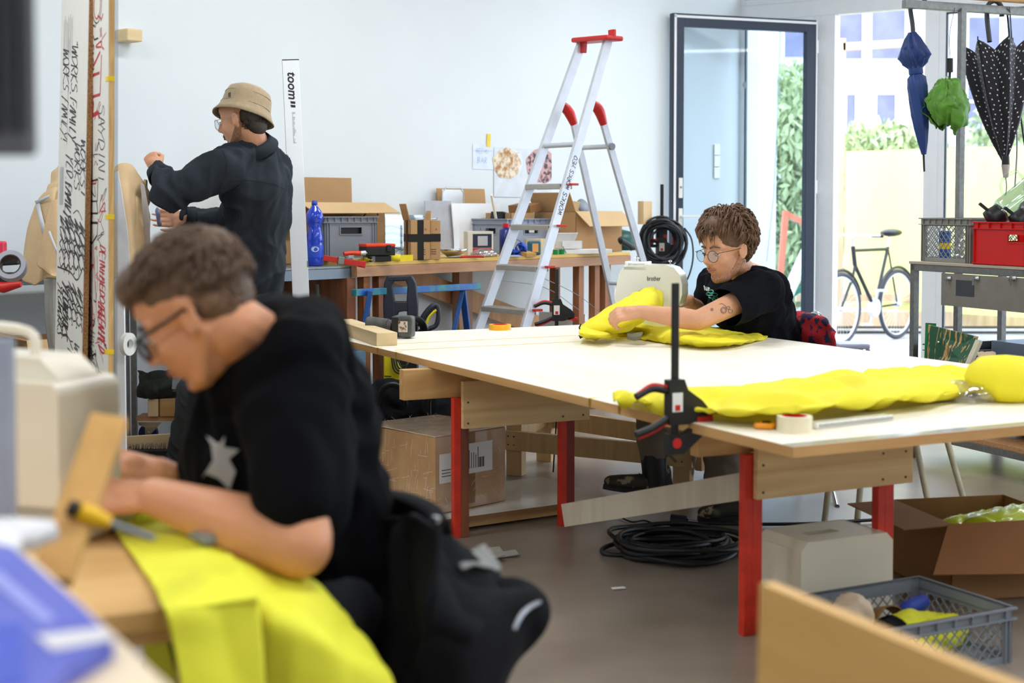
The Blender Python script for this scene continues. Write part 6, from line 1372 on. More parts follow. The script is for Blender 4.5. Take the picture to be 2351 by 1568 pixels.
def jug(name, label, px, py, D, ang):
    p = at(px, py, D); o = thing(name, label, 'jug', p); o.rotation_euler = (R(0), R(ang), 0)
    MB().lathe([(.045, 0), (.06, .03), (.062, .22), (.058, .24)], 28).build('vessel', JG, o, solid=.003); MB().lathe([(.001, -.05), (.05, -.05), (.052, -.03), (.048, .0), (.048, .02), (.001, .02)], 28).build('lid', BLACK, o)
    MB().tube(spline([(-.06, 0, .19), (-.11, 0, .18), (-.115, 0, .1), (-.062, 0, .07)], 14), .009, 8).build('jug_handle', JG, o); MB().bar((-.05, 0, -.03), (-.095, 0, -.04), .018, .012).build('lever', BLACK, o)
    return o
jug('glass_jug', 'clear glass jug with a black lid lying in the red crate', 2293, 492, 6.6, 52)
jug('glass_jug', 'second black lidded glass jug at the picture edge in the red crate', 2352, 500, 6.5, 50)
# middle shelf load
def onR(x, y, z): return RK0 + E1 * x + E2 * y + V((0, 0, z))
zsh = zm + .017
mc_ = crate('storage_crate', 'dark grey crate on the middle rack shelf with the green box leaning in it', onR(.05, .06, zsh), RZR, .36, .42, .12, GREYDK, handle=False)
gb = thing('weathered_box', 'green painted wooden panel with flaking paint leaning out of the crate', 'panel', (0, 0, 0))
GW = mat('flaking_green_paint', (24, 82, 52), .6, c2=(200, 152, 92), sc=5, stretch=(9, 9, 1.6), thr=(.56, .6), det=6)
a, b, c, d = at(2128, 838, 6.86), at(2130, 745, 6.90), at(2243, 770, 6.55), at(2212, 846, 6.5)
c = at(2240, 772, 6.55); mb = MB(); nn = (b - a).cross(c - b).normalized() * .018; nn = nn if nn.y > 0 else -nn
mb.add([a, b, c, d, a + nn, b + nn, c + nn, d + nn], [(0, 1, 2, 3), (7, 6, 5, 4), (0, 4, 5, 1), (1, 5, 6, 2), (2, 6, 7, 3), (3, 7, 4, 0)]); mb.build('panel', GW, gb, bevel=.002)
MB().bar(at(2134, 835, 6.95), at(2137, 742, 6.98), .012, .05).build('side_board', mat('bright_green_paint', (24, 130, 70), .6), gb); MB().bar(at(2220, 846, 6.47), at(2248, 782, 6.5), .03, .02).build('cream_batten', CRM, gb, bevel=.002)
MB().ell(at(2155, 786, 6.78), (.007, .007, .007)).build('screw', CHROME, gb)
cl_ = thing('clear_container', 'clear plastic tub of blue parts on the middle rack shelf', 'container', onR(.46, .12, zsh), RZR); openbox(MB(), 0, .26, 0, .26, .001, .17, .003).build('container_body', glass('frosted_plastic3', (228, 234, 246), .3, rough=.3), cl_); MB().box(.02, .24, .02, .24, .006, .09).build('blue_parts', mat('lilac_parts', (110, 120, 200), .6), cl_)
rows = [P3((2246, 812, 6.35), (2262, 808, 6.33), (2284, 815, 6.3)), P3((2244, 828, 6.28), (2265, 826, 6.24), (2290, 830, 6.25)), P3((2240, 842, 6.3), (2262, 846, 6.28), (2285, 840, 6.3))]
tag(sheet('work_glove', rows, mat('beige_leather', (190, 170, 140), .8), None, 20, 20, .012, 22, .012), 'beige work glove draped by the clear tub on the rack', 'glove')
gt_ = crate('storage_crate', 'low dark grey crate of odds and ends on the middle rack shelf', onR(.80, .05, zsh), RZR, .55, .42, .13, GREYDK, handle=False); MB().box(.05, .4, .05, .3, .01, .06).build('contents', mat('purple_mix', (96, 80, 170), .6, c2=(220, 220, 225), sc=14, thr=(.5, .55)), gt_)
# red jerrycan / bag on the base shelf, grey tub
p = at(2295, 1035, 6.1); rb_ = thing('red_tank', 'rounded red tank with straps on the lower rack shelf', 'tank', (0, 0, 0))
blob('tank_body', [('c', onR(.62, .22, .295), .12, onR(1.15, .22, .30), .13), ('c', onR(.7, .2, .24), .065, onR(1.1, .2, .24), .065)], mat('tank_red', (176, 22, 26), .45), .012, 6, rb_); MB().tube(spline([onR(1.0, .1, .2), onR(1.0, .08, .32), onR(1.0, .2, .43)], 10), .012, 8).build('strap', mat('bright_red_strap', (214, 40, 30), .5), rb_)
MB().box(0, .22, 0, .2, 0, .1, M=TR(onR(.38, .15, .173), (0, 0, RZR))).build('grey_tub', GREY)
tag(bpy.data.objects['grey_tub'], 'grey plastic tub on the lower rack shelf left of the red tank', 'tub')
# ================================================================ umbrellas
def axisM(p0, p1, fwd=V((0, -1, 0))):
    z = (p1 - p0).normalized(); x = (V((1, 0, 0)) - z * z.x).normalized(); y = z.cross(x); return MX(p0, x, y, z), (p1 - p0).length
ub = thing('stick_umbrella', 'furled navy blue stick umbrella hanging from the rack rail', 'umbrella', (0, 0, 0))
UD = 7.2; NB = mat('navy_blue_nylon', (22, 58, 122), .5, var=.12, sc=8, sheen=.3)
p0_, p1_ = at(2094, 74, UD), at(2121, 352, UD); M_, L_ = axisM(p0_, p1_)
k = UD / F
prof_ = [(7, 0), (15, 14), (24, 36), (30, 56), (22, 72), (14, 84), (13, 96), (20, 104), (21, 125), (20, 160), (19, 190), (16, 220), (11, 250), (5, 280)]
def pleat(n, amp, tw): return lambda a, t: 1 + amp(t) * math.sin(n * (a + tw * t))
MB().lathe([(r * k, z * k) for r, z in prof_], 64, M=M_, fn=pleat(8, lambda t: .30 if t < .32 else .10, 2.2)).build('canopy', NB, ub)
MB().lathe([(15.5 * k, 78 * k), (16 * k, 80 * k), (16 * k, 95 * k), (15.5 * k, 96 * k)], 32, M=M_).build('closing_strap', NB, ub)
MB().cyl(at(2120, 345, UD), at(2122, 394, UD), .006, .005).build('ferrule', BLACK, ub)
MB().tube(spline([at(2097, 82, UD), at(2095, 55, UD), at(2090, 20, UD), at(2092, -4, UD), at(2105, -12, UD), at(2121, -4, UD), at(2124, 18, UD)], 36), .0115, 12).build('crook_handle', GREYDK, ub)
ug = thing('folding_umbrella', 'crumpled lime green folding umbrella hanging by its loop', 'umbrella', (0, 0, 0))
LG = mat('lime_nylon', (84, 142, 34), .5, var=.2, sc=14, sheen=.3); UG = 7.12; kg = UG / F
cg_ = at(2176, 176, UG)
random.seed(8)
for i in range(9):
    a0_ = 2 * math.pi * i / 9 + .3; dx, dy = math.cos(a0_), math.sin(a0_); lx_, ly_ = dx * random.uniform(38, 52) * kg, dy * .09
    c1_ = cg_ + V((lx_ * .6, ly_ * .6, -random.uniform(20, 40) * kg)); c2_ = cg_ + V((lx_, ly_, -random.uniform(50, 100) * kg)); wv = V((-dy, dx * .8, 0)) * 26 * kg
    rows = [[cg_ - wv * .1, cg_, cg_ + wv * .1], [c1_ - wv * .8, c1_ + V((dx, dy, 0)) * .02, c1_ + wv * .8], [c2_ - wv, c2_ + V((dx, dy, 0)) * .02, c2_ + wv], [c2_ * .55 + cg_ * .45 - wv * .4 + V((0, 0, -.14)), c2_ * .6 + cg_ * .4 + V((0, 0, -.16)), c2_ * .55 + cg_ * .45 + wv * .4 + V((0, 0, -.14))]]
    sheet('canopy_fold', rows, LG, ug, 14, 22, .012, 22, .0015, i)
MB().cyl(at(2181, 134, UG), at(2181, 166, UG), .015).build('handle', BLACK, ug); MB().cyl(at(2181, 166, UG), at(2180, 182, UG), .006).build('shaft', BLACK, ug)
MB().tube(spline([at(2181, 134, UG), at(2180, 80, UG), at(2192, 18, UG)], 10), .0015, 5).build('wrist_loop', BLACK, ug)
up_o = thing('polka_dot_umbrella', 'black umbrella with white polka dots hanging half open at the right', 'umbrella', (0, 0, 0))
UP_ = 7.35; kp = UP_ / F; p0_, p1_ = at(2286, 92, UP_), at(2306, 366, UP_); M_, L_ = axisM(p0_, p1_)
PK = mat('black_nylon', (26, 28, 40), .5, var=.1, sheen=.3)
rows = []; NR = 8; n = 96; m_r = 30
prf = [(86, 0), (80, 30), (72, 80), (58, 140), (42, 190), (24, 235), (5, 278)]
def pint(t):
    u = t * (len(prf) - 1); i = min(int(u), len(prf) - 2); f = u - i; return (prf[i][0] * (1 - f) + prf[i + 1][0] * f, prf[i][1] * (1 - f) + prf[i + 1][1] * f)
def upt(a, t, out=0):
    r, z = pint(t); ph = (a * NR / (2 * math.pi)) % 1; v = abs(ph - .5) * 2      # v=1 at ribs, 0 mid panel
    rr = r * (.72 + .28 * v ** 1.4) + out; zz = z + (1 - v) * 26 * (1 - t) ** 2
    return V((math.cos(a) * rr * kp, math.sin(a) * rr * kp, zz * kp))
for j in range(m_r + 1): rows.append([upt(2 * math.pi * i / n, j / m_r) for i in range(n)])
MB().grid(rows, closed=True, M=M_).build('canopy', PK, up_o, solid=.0015)
mb = MB()
for j in range(1, 26):
    t = j / 27; r, z = pint(t); nn_ = max(4, int(2 * math.pi * r * .82 / 12.5))
    for i in range(nn_):
        a = 2 * math.pi * (i + .5 * (j % 2)) / nn_; c = upt(a, t, .8); e1_ = (upt(a + .03, t, .8) - c).normalized(); e2_ = (upt(a, t + .01, .8) - c).normalized(); s_ = 2.0 * kp
        mb.add([M_ @ (c + e1_ * math.cos(q) * s_ + e2_ * math.sin(q) * s_) for q in [k_ * 1.047 for k_ in range(6)]], [(0, 1, 2, 3, 4, 5)])
mb.build('polka_dots', WHITE, up_o)['kind'] = 'stuff'
mb = MB()
for i in range(NR): a = 2 * math.pi * i / NR; q = M_ @ upt(a, 0); mb.cyl(q + V((0, 0, -.005)), q + V((0, 0, .015)), .003, n=6)
mb.build('rib_tips', BLACK, up_o)['kind'] = 'stuff'
MB().cyl(at(2305, 362, UP_), at(2309, 402, UP_), .006).build('ferrule', GREYDK, up_o)
MB().tube(spline([at(2272, 96, UP_ - .05), at(2266, 40, UP_ - .02), at(2268, 12, UP_), at(2284, 2, UP_), at(2298, 14, UP_), at(2300, 38, UP_)], 30), .0125, 12).build('crook_handle', GREYDK, up_o)
pl2 = thing('plug_lead', 'pale plug hanging on a lead below the polka dot umbrella', 'cable', (0, 0, 0)); MB().tube(spline([at(2318, 15, 7.3), at(2330, 200, 7.55), at(2335, 330, 7.3), at(2330, 430, 7.2)], 24), .004, 6).build('lead', GREY, pl2)
MB().cyl(at(2309, 378, 7.2), at(2309, 408, 7.2), .022, .012, 16).build('plug', mat('beige_plug', (196, 188, 180), .5), pl2); MB().cyl(at(2309, 358, 7.2), at(2309, 380, 7.2), .018, .02, 16).build('socket', BLACK, pl2); MB().tube(spline([at(2309, 408, 7.2), at(2311, 430, 7.2), at(2308, 450, 7.2)], 8), .003, 6).build('lead', GREY, pl2)
hk2 = MB().tube(spline([at(2311, 15, 7.4), at(2322, 120, 7.4), at(2345, 280, 7.5), at(2362, 400, 7.5)], 20), .005, 6); tag(hk2.build('black_cable', RUBB), 'black cable looped over the rail right of the polka dot umbrella', 'cable')
# ================================================================ lower right: white box, lattice crate, open carton
wb = thing('white_wooden_box', 'cream painted wooden box with a hand slot and chamfered corners on the floor', 'box', G(1838, 1452, 0), RZT)
CW = mat('cream_paint', (234, 226, 204), .4, var=.02); w_, d_, h = .35, .21, .265
def cham(x0, x1, z0, z1, c): return [(x0, z0), (x1, z0), (x1, z1 - c), (x1 - c, z1), (x0 + c, z1), (x0, z1 - c)]
Mx = Matrix.Rotation(R(90), 4, 'X')
MB().prism(cham(0, w_, 0, h, .025), -.012, 0, M=Mx).build('front_panel', CW, wb); MB().prism(cham(0, w_, 0, h, .025), -d_, -d_ + .012, M=Mx).build('rear_panel', CW, wb)
for x in (0.001, w_ - .013): MB().box(x, x + .012, .012, d_ - .012, 0, h - .026).build('side_panel', CW, wb)
mb = MB(); s0, s1, u0, u1 = .09, .21, .08, .125
for q in ((.026, s0, .012, d_ - .012), (s1, w_ - .026, .012, d_ - .012), (s0, s1, .012, u0), (s0, s1, u1, d_ - .012)): mb.box(q[0], q[1], q[2], q[3], h - .014, h - .001)
mb.build('top_panel', CW, wb)
for s_ in (0, 1):
    x0_, x1_ = (.0, .026) if not s_ else (w_, w_ - .026); mb = MB(); mb.add([(x0_, .012, h - .026), (x0_, d_ - .012, h - .026), (x1_, d_ - .012, h - .001), (x1_, .012, h - .001)], [(0, 1, 2, 3)]); mb.build('chamfer', CW, wb, solid=.004)
lc0 = G(2322, 1520, 0)
fcx = V((2322 - 1950, 0, 0)); a_ = G(1925, 1600, 0); dx_ = (lc0 - a_); dx_.normalize()
LC = crate('lattice_crate', 'grey lattice sided crate of yellow cloth on the floor at the lower right', lc0 - V((dx_.x, dx_.y, 0)) * .50, math.atan2(dx_.y, dx_.x), .50, .36, .155, GREY, lattice=True)
mb = MB(); mb.lathe([(.001, 0), (.07, .0), (.07, .005), (.001, .006)], 20); 
blob('yellow_cloth', [('c', V((.24, .12, .05)), .045, V((.42, .15, .06)), .045), ('c', V((.3, .2, .08)), .04, V((.44, .2, .05)), .04)], HIVISG, .008, 3, LC, fold=(.012, 18, 2))
blob('dark_cloth', [('c', V((.1, .12, .05)), .05, V((.26, .2, .06)), .05)], BLKCL, .008, 3, LC, fold=(.012, 18, 5))
blob('blue_patch', [('c', V((.34, .24, .11)), .022, V((.42, .26, .115)), .022)], mat('royal_blue', (30, 60, 170), .6), .006, 2, LC)
blob('paper_bag', [('c', V((.05, .2, .07)), .06, V((.14, .24, .12)), .05)], mat('crumpled_kraft', (216, 194, 166), .8), .008, 2, LC, fold=(.02, 12, 8))
MB().lathe([(.06, 0), (.062, .001), (.062, .05), (.06, .051)], 28, M=TR((.28, .27, .05), (R(70), 0, 0))).build('brown_tape_roll', mat('brown_tape2', (150, 108, 50), .4), LC, solid=.004)
oc = G(2140, 1425, 0)
ca = carton('cardboard_box', 'open cardboard carton of packed yellow fabric behind the lattice crate', (oc.x + .12, oc.y + .20, 0), R(12), .42, .40, .25, CARDDK, (('l', .17, 92),))
fm = mat('cardboard_flap', (146, 96, 52), .8, stretch=(1, 1, 1), var=.06, sc=6)
MB().add([(-.015, -.0, .252), (.46, -.0, .252), (.46, -.12, .10), (-.12, -.10, .12)], [(0, 1, 2, 3)]).build('front_flap', fm, ca, solid=.005)
blob('packed_fabric', [('c', V((.2, .14, .17)), .08, V((.4, .2, .17)), .09), ('c', V((.16, .26, .13)), .08, V((.36, .28, .15)), .08)], mat('film_packed_yellow', (206, 226, 30), .3, coat=.8, bump=.5, bsc=40), .01, 2, ca, fold=(.014, 12, 4))
blob('dark_bundle', [('c', V((.1, .2, .08)), .07, V((.11, .3, .1)), .07)], GREYDK, .01, 2, ca)
# ================================================================ people
from mathutils.bvhtree import BVHTree
def hframe(org, fwd, upish=V((0, 0, 1)), s=1.0):
    x = V(fwd).normalized(); z = (V(upish) - x * V(upish).dot(x)).normalized(); y = z.cross(x)
    m = Matrix((x, y, z)).transposed().to_4x4() @ Matrix.Scale(s, 4); m.translation = V(org); return m
def head_parts(M, s, ears=True):
    T = lambda *p: M @ V(p); P = []
    def E(c, r): P.append(('e', c, r, (0, 0, 0), M))
    def C(a, ra, b, rb): P.append(('c', T(*a), ra * s, T(*b), rb * s))
    E((-.012, 0, .035), (.098, .077, .088)); E((.030, 0, -.030), (.064, .060, .086)); E((.02, 0, .05), (.075, .066, .06))
    C((.052, 0, -.098), .024, (.070, 0, -.102), .015)
    for q in (1, -1):
        C((-.012, q * .056, -.04), .018, (.045, q * .026, -.100), .017); E((.056, q * .036, -.032), (.026, .022, .026)); C((.080, q * .014, .020), .010, (.064, q * .048, .018), .010)
        C((.098, q * .008, -.036), .008, (.104, q * .009, -.036), .0065); E((.070, q * .031, -.002), (.016, .017, .011))
        if ears: E((-.010, q * .078, -.012), (.019, .006, .031)); P.append(('ch', [T(-.002, q * .084, -.036), T(-.022, q * .087, -.02), T(-.026, q * .088, .006), T(-.012, q * .087, .018), T(.0, q * .084, .008)], [.005 * s, .0045 * s, .0045 * s, .0045 * s, .004 * s]))
    C((.088, 0, .012), .009, (.112, 0, -.028), .011); C((.086, 0, -.05), .012, (.080, 0, -.07), .014)
    E((.086, 0, -.060), (.010, .023, .0055)); E((.084, 0, -.071), (.010, .020, .0065))
    return P
def hand_parts(wr, d, nrm, lat, s=1.0, curl=(50, 55, 60, 65), th=(20, 25), spread=1.0):
    """palm from the wrist along d, back of the hand towards nrm, thumb on the +lat side"""
    d = V(d).normalized(); nrm = (V(nrm) - d * V(nrm).dot(d)).normalized(); l0 = d.cross(nrm); lat = l0 if l0.dot(V(lat)) > 0 else -l0; wr = V(wr); P = []
    offs = (.029, .010, -.010, -.028); lens = (.070, .080, .074, .058)
    for i in range(4):
        k = wr + d * (.088 - abs(i - 1.3) * .004) * s + lat * offs[i] * s * spread + nrm * (.002 - .003 * (i == 3)) * s
        P.append(('c', wr + lat * offs[i] * .62 * s, .014 * s, k, .0112 * s)); p = k; a = 0; c = curl[i] if hasattr(curl, '__len__') else curl
        dd = (d + lat * offs[i] * 2.5 * spread).normalized()
        for j, (fl, cw) in enumerate(((.46, .75), (.30, 1.0), (.24, .6))):
            a += R(c * cw); q = p + (dd * math.cos(a) - nrm * math.sin(a)) * lens[i] * fl * s; P.append(('c', p, (.0098 - j * .0012) * s, q, (.0088 - j * .0012) * s)); p = q
    P.append(('c', wr + lat * .018 * s - nrm * .006 * s, .015 * s, wr + d * .045 * s + lat * .022 * s - nrm * .010 * s, .016 * s))
    p = wr + d * .028 * s + lat * .024 * s - nrm * .008 * s; t1 = (d * math.cos(R(th[0] + 25)) + lat * math.sin(R(th[0] + 25)) - nrm * .35).normalized(); q = p + t1 * .045 * s; P.append(('c', p, .0135 * s, q, .0105 * s))
    t2 = (d * math.cos(R(th[1])) + lat * math.sin(R(th[1])) - nrm * .5).normalized(); r_ = q + t2 * .030 * s; P.append(('c', q, .0105 * s, r_, .0095 * s)); P.append(('c', r_, .0095 * s, r_ + (t2 - lat * .3).normalized() * .024 * s, .0075 * s))
    P.append(('c', wr - d * .02 * s, .024 * s, wr + d * .015 * s, .022 * s)); P.append(('e', wr + d * .045 * s, (.026 * s,) * 3))
    return P
def hair(name, M, s, m_, parent, caps, n, mask, L=(.04, .07), r=.004, flow=None, lift=.012, seed=1, cen=(-.015, 0, .04), rad=(.104, .084, .092), vox=.008, cut=None):
    random.seed(seed)
    hc = blob(name, [('e', c, rr, (0, 0, 0), M) for c, rr in caps], m_, vox, 3, parent, cut=cut)
    mb = MB(); k = 0; T = 0
    while k < n and T < n * 30:
        T += 1; d = V((random.gauss(0, 1), random.gauss(0, 1), random.gauss(0, 1))).normalized()
        if not mask(d): continue
        k += 1; p = V((cen[0] + d.x * rad[0], cen[1] + d.y * rad[1], cen[2] + d.z * rad[2])) * 1.0
        f = flow(d) if flow else V((d.x * .6, d.y * .6, -1)); f = f + V((random.uniform(-.35, .35), random.uniform(-.35, .35), random.uniform(-.25, .25))); f = (f - d * f.dot(d)).normalized()
        l = random.uniform(*L); li = random.uniform(.2, 1) * lift; c = p + f * l * .5 + d * li; e = p + f * l + d * li * .3 - d * l * l * 2.6
        w_ = r * random.uniform(.6, 1.2) * s; pts = spline([M @ (p - d * .004), M @ c, M @ e], 5); mb.tube(pts, [w_ * .7, w_, w_, w_ * .8, w_ * .5, w_ * .12], 4)
    o = mb.build('hair_locks', m_, hc); o['kind'] = 'stuff'
    return hc
def glasses(M, s, parent, m_, rr=.023, dark=False, thick=.0014):
    g = MB(); ln = MB()
    for q in (1, -1):
        c = V((.104, q * .033, -.008)); tilt = q * .12; ring_ = [c + V((-abs(math.sin(0)) - tilt * q * (math.cos(a) * rr * q) * 1.0, math.cos(a) * rr, math.sin(a) * rr * .92)) for a in [2 * math.pi * i / 28 for i in range(28)]]
        g.tube([M @ p for p in ring_], thick * s, 6, True); b = len(ln.v); ln.add([M @ p for p in ring_], [tuple(range(28))])
        g.tube([M @ V(p) for p in ((.098, q * .057, .004), (.092, q * .070, .006), (.03, q * .080, .004), (-.012, q * .084, .004), (-.03, q * .082, -.016))], thick * s * 1.1, 6)
    g.tube([M @ V(p) for p in ((.106, .011, -.002), (.112, 0, .002), (.106, -.011, -.002))], thick * s, 6)
    go = g.build('glasses', m_, parent); ln.build('lenses', glass('spectacle_lens', (246, 250, 252), .10), go, solid=.0008); return go
def face_bits(M, s, parent, browm, look=-.25):
    eb = MB()
    for q in (1, -1): eb.tube([M @ V(p) for p in ((.093, q * .012, .022), (.092, q * .030, .028), (.076, q * .050, .021))], [.0035 * s, .004 * s, .0018 * s], 6)
    eb.build('eyebrows', browm, parent)
    ew = MB()
    for q in (1, -1): ew.ell((.0765, q * .031, -.004), (.0105, .0125, .0085), M=M)
    e_ = ew.build('eyes', mat('eye_white', (222, 216, 208), .25), parent); ir = MB()
    for q in (1, -1): ir.ell((.0845, q * .031, -.007), (.0030, .0055, .0050), M=M)
    ir.build('irises', mat('iris_dark', (62, 48, 36), .2), e_)
    ld = MB()
    for q in (1, -1): ld.tube([M @ V(p) for p in ((.084, q * .018, -.003), (.0895, q * .031, .0015), (.082, q * .044, -.003))], .0022 * s, 6)
    ld.build('eyelashes', browm, parent)
    lp = MB(); lp.tube([M @ V(p) for p in ((.089, .022, -.064), (.0965, .008, -.062), (.097, 0, -.063), (.0965, -.008, -.062), (.089, -.022, -.064))], [.001 * s, .0035 * s, .0038 * s, .0035 * s, .001 * s], 8); lp.tube([M @ V(p) for p in ((.088, .02, -.066), (.0945, .007, -.070), (.0945, -.007, -.070), (.088, -.02, -.066))], [.001 * s, .004 * s, .004 * s, .001 * s], 8)
    lp.build('lips', mat('lip_skin', (186, 112, 96), .45), parent)
def decal(objs, lines, wd, name, m_, parent, off=.0015, fill=False):
    """ink drawn on a surface: polylines given in picture pixels, laid onto the garment or skin they cross"""
    bm = []; dg = bpy.context.evaluated_depsgraph_get(); dg.update()
    for o in objs: bm.append(BVHTree.FromObject(o, dg))
    def hit(px, py):
        r = ray(px, py).normalized(); best = None
        for b in bm:
            h = b.ray_cast(V((0, 0, CH)), r)
            if h[0] is not None and (best is None or h[3] < best[1]): best = (h[0] + (h[1] if h[1].dot(r) < 0 else -h[1]) * off, h[3], h[1])
        return best
    mb = MB()
    for pts in lines:
        if fill:
            hs = [hit(*p) for p in pts]
            if all(hs): mb.add([h[0] for h in hs], [tuple(range(len(hs)))])
            continue
        D = []
        for i in range(len(pts) - 1):
            n = max(2, int(math.hypot(pts[i + 1][0] - pts[i][0], pts[i + 1][1] - pts[i][1]) / 2)); D += [(pts[i][0] + (pts[i + 1][0] - pts[i][0]) * k / n, pts[i][1] + (pts[i + 1][1] - pts[i][1]) * k / n) for k in range(n)]
        D.append(pts[-1]); H = [h for h in (hit(*p) for p in D) if h]; vs = []
        if len(H) < 2: continue
        for i, h in enumerate(H):
            t = (H[min(i + 1, len(H) - 1)][0] - H[max(i - 1, 0)][0]); r = (h[0] - V((0, 0, CH))).normalized(); n_ = t.cross(r); n_ = n_.normalized() * wd / 2 if n_.length > 1e-9 else V((0, 0, wd / 2)); vs += [h[0] + n_, h[0] - n_]
        mb.add(vs, [(2 * i, 2 * i + 1, 2 * i + 3, 2 * i + 2) for i in range(len(H) - 1)])
    return mb.build(name, m_, parent, solid=.0006) if mb.v else None
def shoe(name, heel, toe, m_, sole_m, parent, w_=.05, h=.075):
    d = V(toe) - V(heel); L = d.length; rz = math.atan2(d.y, d.x); M = TR(heel, (0, 0, rz)) @ Matrix.Rotation(-math.asin(max(-1, min(1, d.z / L))), 4, 'Y')
    T = lambda *p: M @ V(p)
    o = blob(name, [('c', T(.03, 0, .045), .043, T(.10, 0, .045), .04), ('c', T(.10, 0, .042), .04, T(L - .06, 0, .032), .034), ('e', (L - .05, 0, .032), (.052, .045, .03), (0, 0, 0), M), ('c', T(.035, 0, .05), .04, T(.04, 0, .095), .038)], m_, .006, 4, parent)
    sl = MB(); pr_ = []
    for i in range(24):
        a = 2 * math.pi * i / 24; x = L / 2 + math.cos(a) * L / 2 * 1.02; pr_.append((x, math.sin(a) * (.046 if x > L * .5 else .038)))
    sl.prism(pr_, .0, .020, M=M, smooth=True); sl.build('shoe_sole', sole_m, o)
    lc = MB()
    for i in range(5): x = .085 + i * .022; z = .092 - i * .008; lc.tube([T(x, -.024, z - .008), T(x + .01, 0, z + .002), T(x, .024, z - .008)], .0025, 5)
    lc.tube([T(.09, .0, .10), T(.11, .03, .095), T(.13, .02, .085)], .0025, 5); lc.build('laces', BLACK, o); return o
BRN = mat('brown_hair', (104, 76, 54), .6, var=.35, sc=60); DBR = mat('dark_brown_hair', (52, 40, 32), .65, var=.35, sc=50)
STB = mat('stubble_skin', (192, 138, 106), .7, var=.2, sc=160, c2=(140, 98, 74), det=6)
# ---------------------------------------------------------------- seated man at the big table
SM = thing('person', 'seated person in a black T-shirt and round glasses sewing yellow cloth at the big table', 'person', G(1700, 1190, 0))
SM_i = SM.matrix_world.inverted()
def adopt(root):
    loc = V(root.location)
    for c in root.children: c.matrix_parent_inverse = Matrix.Translation(-loc)
s2 = 1.12; M2 = hframe(at(1666, 571, 6.12), (-.78, -.58, -.19), s=s2); T2 = lambda *p: M2 @ V(p)
neckb = at(1722, 640, 6.32)
shN, elN, wrN = at(1748, 668, 6.12), at(1602, 736, 5.86), at(1470, 716, 5.90)
shF, elF, wrF = at(1640, 655, 6.62), at(1622, 722, 6.66), at(1572, 688, 6.50)
hip = at(1782, 900, 6.72); hip.z = .52
parts = head_parts(M2, s2) + [('c', T2(-.03, 0, -.06), .056, neckb, .062), ('c', neckb, .075, hip + V((-.05, -.03, .15)), .10), ('c', shN, .055, neckb, .06), ('c', shF, .055, neckb, .06),
  ('ch', [shN, shN.lerp(elN, .5), elN, elN.lerp(wrN, .3), wrN], [.056, .05, .043, .045, .029]), ('ch', [shF, elF, elF.lerp(wrF, .35), wrF], [.055, .043, .042, .029])]
parts += hand_parts(wrN, (-.93, .0, -.12), (-.05, -.55, .8), (0, .6, .6), 1.12, (52, 56, 60, 60), (30, 20), .95)
parts += hand_parts(wrF, (-.95, -.15, .02), (.0, -.5, .85), (0, -.7, -.3), 1.1, (40, 48, 55, 60), (15, 20), .95)
body2 = blob('body', parts, SKIN, .0055, 4, SM)
TS = mat('black_tshirt', (14, 16, 22), .95, var=.15, sc=40, spec=.12)
ch2 = at(1722, 700, 6.36)
parts = [('c', neckb + V((0, 0, -.035)), .095, ch2, .155), ('c', ch2, .155, at(1745, 745, 6.50), .155), ('c', at(1738, 745, 6.50), .145, hip + V((-.02, 0, .12)), .145), ('e', at(1690, 690, 6.4), (.14, .16, .14)),
  ('ch', [neckb + V((0, -.03, -.03)), shN, shN.lerp(elN, .48)], [.09, .098, .086]), ('ch', [neckb + V((-.02, .06, -.03)), shF, shF.lerp(elF, .8)], [.09, .085, .07]), ('c', at(1770, 660, 6.35), .08, at(1768, 740, 6.6), .125)]
ax_ = (elN - shN).normalized()
shirt2 = blob('tshirt', parts, TS, .008, 5, SM, fold=(.015, 8, 4), cut=[(shN.lerp(elN, .56), ax_)])
MB().tube([ (neckb + (T2(-.03, 0, -.06) - neckb) * .22) + q for q in [((T2(0, 0, 0) - T2(-.03, 0, -.06)) * 0 + (M2.to_3x3() @ V((math.cos(a), math.sin(a), 0))) / s2 * .078) for a in [2 * math.pi * i / 24 for i in range(24)]]], .010, 8, True).build('collar', TS, SM)
TP = mat('taupe_trousers', (116, 104, 92), .9, var=.06)
kL, kR = at(1506, 905, 6.02), at(1655, 910, 6.0); kL.z = .51; kR.z = .50
aL, aR = at(1500, 1052, 5.82), at(1668, 1120, 5.84)
parts = [('c', hip, .155, hip + V((.0, .03, .02)), .15), ('c', hip + V((-.03, -.1, 0)), .12, kL, .08), ('c', hip + V((0, .06, 0)), .12, kR, .085), ('ch', [kL, kL.lerp(aL, .6), aL + V((0, 0, .03))], [.08, .074, .06]), ('ch', [kR, kR.lerp(aR, .6), aR], [.085, .086, .09])]
blob('trousers', parts, TP, .010, 4, SM, fold=(.012, 9, 7))
MB().bar(at(1532, 1040, 5.8), at(1552, 1060, 5.8), .03, .012).build('ankle_strap', TP, SM)
SHM = mat('camouflage_shoe', (52, 48, 42), .6, c2=(150, 132, 104), sc=22, thr=(.55, .6), det=3)
MB().cyl(aL + V((.0, 0, .02)), at(1507, 1130, 5.82), .055, .05, 20).build('sock', BLACK, SM)
hL = at(1535, 1132, 5.84); hL.z = .066; tL = at(1385, 1112, 5.78); tL.z = .105
sh_a = shoe('shoe', hL, tL, SHM, BLACK, SM); hR = G(1722, 1192, .005); tR = G(1602, 1196, .005); sh_b = shoe('shoe', hR, tR, SHM, BLACK, SM)
MB().cyl(at(1672, 1110, 5.84), at(1680, 1160, 5.8), .045, .042, 18).build('sock', BLACK, SM)
caps = [((-.024, 0, .060), (.112, .092, .096)), ((-.062, 0, .012), (.064, .080, .092)), ((.040, 0, .100), (.05, .07, .045)), ((-.035, .0, .105), (.075, .06, .05))]
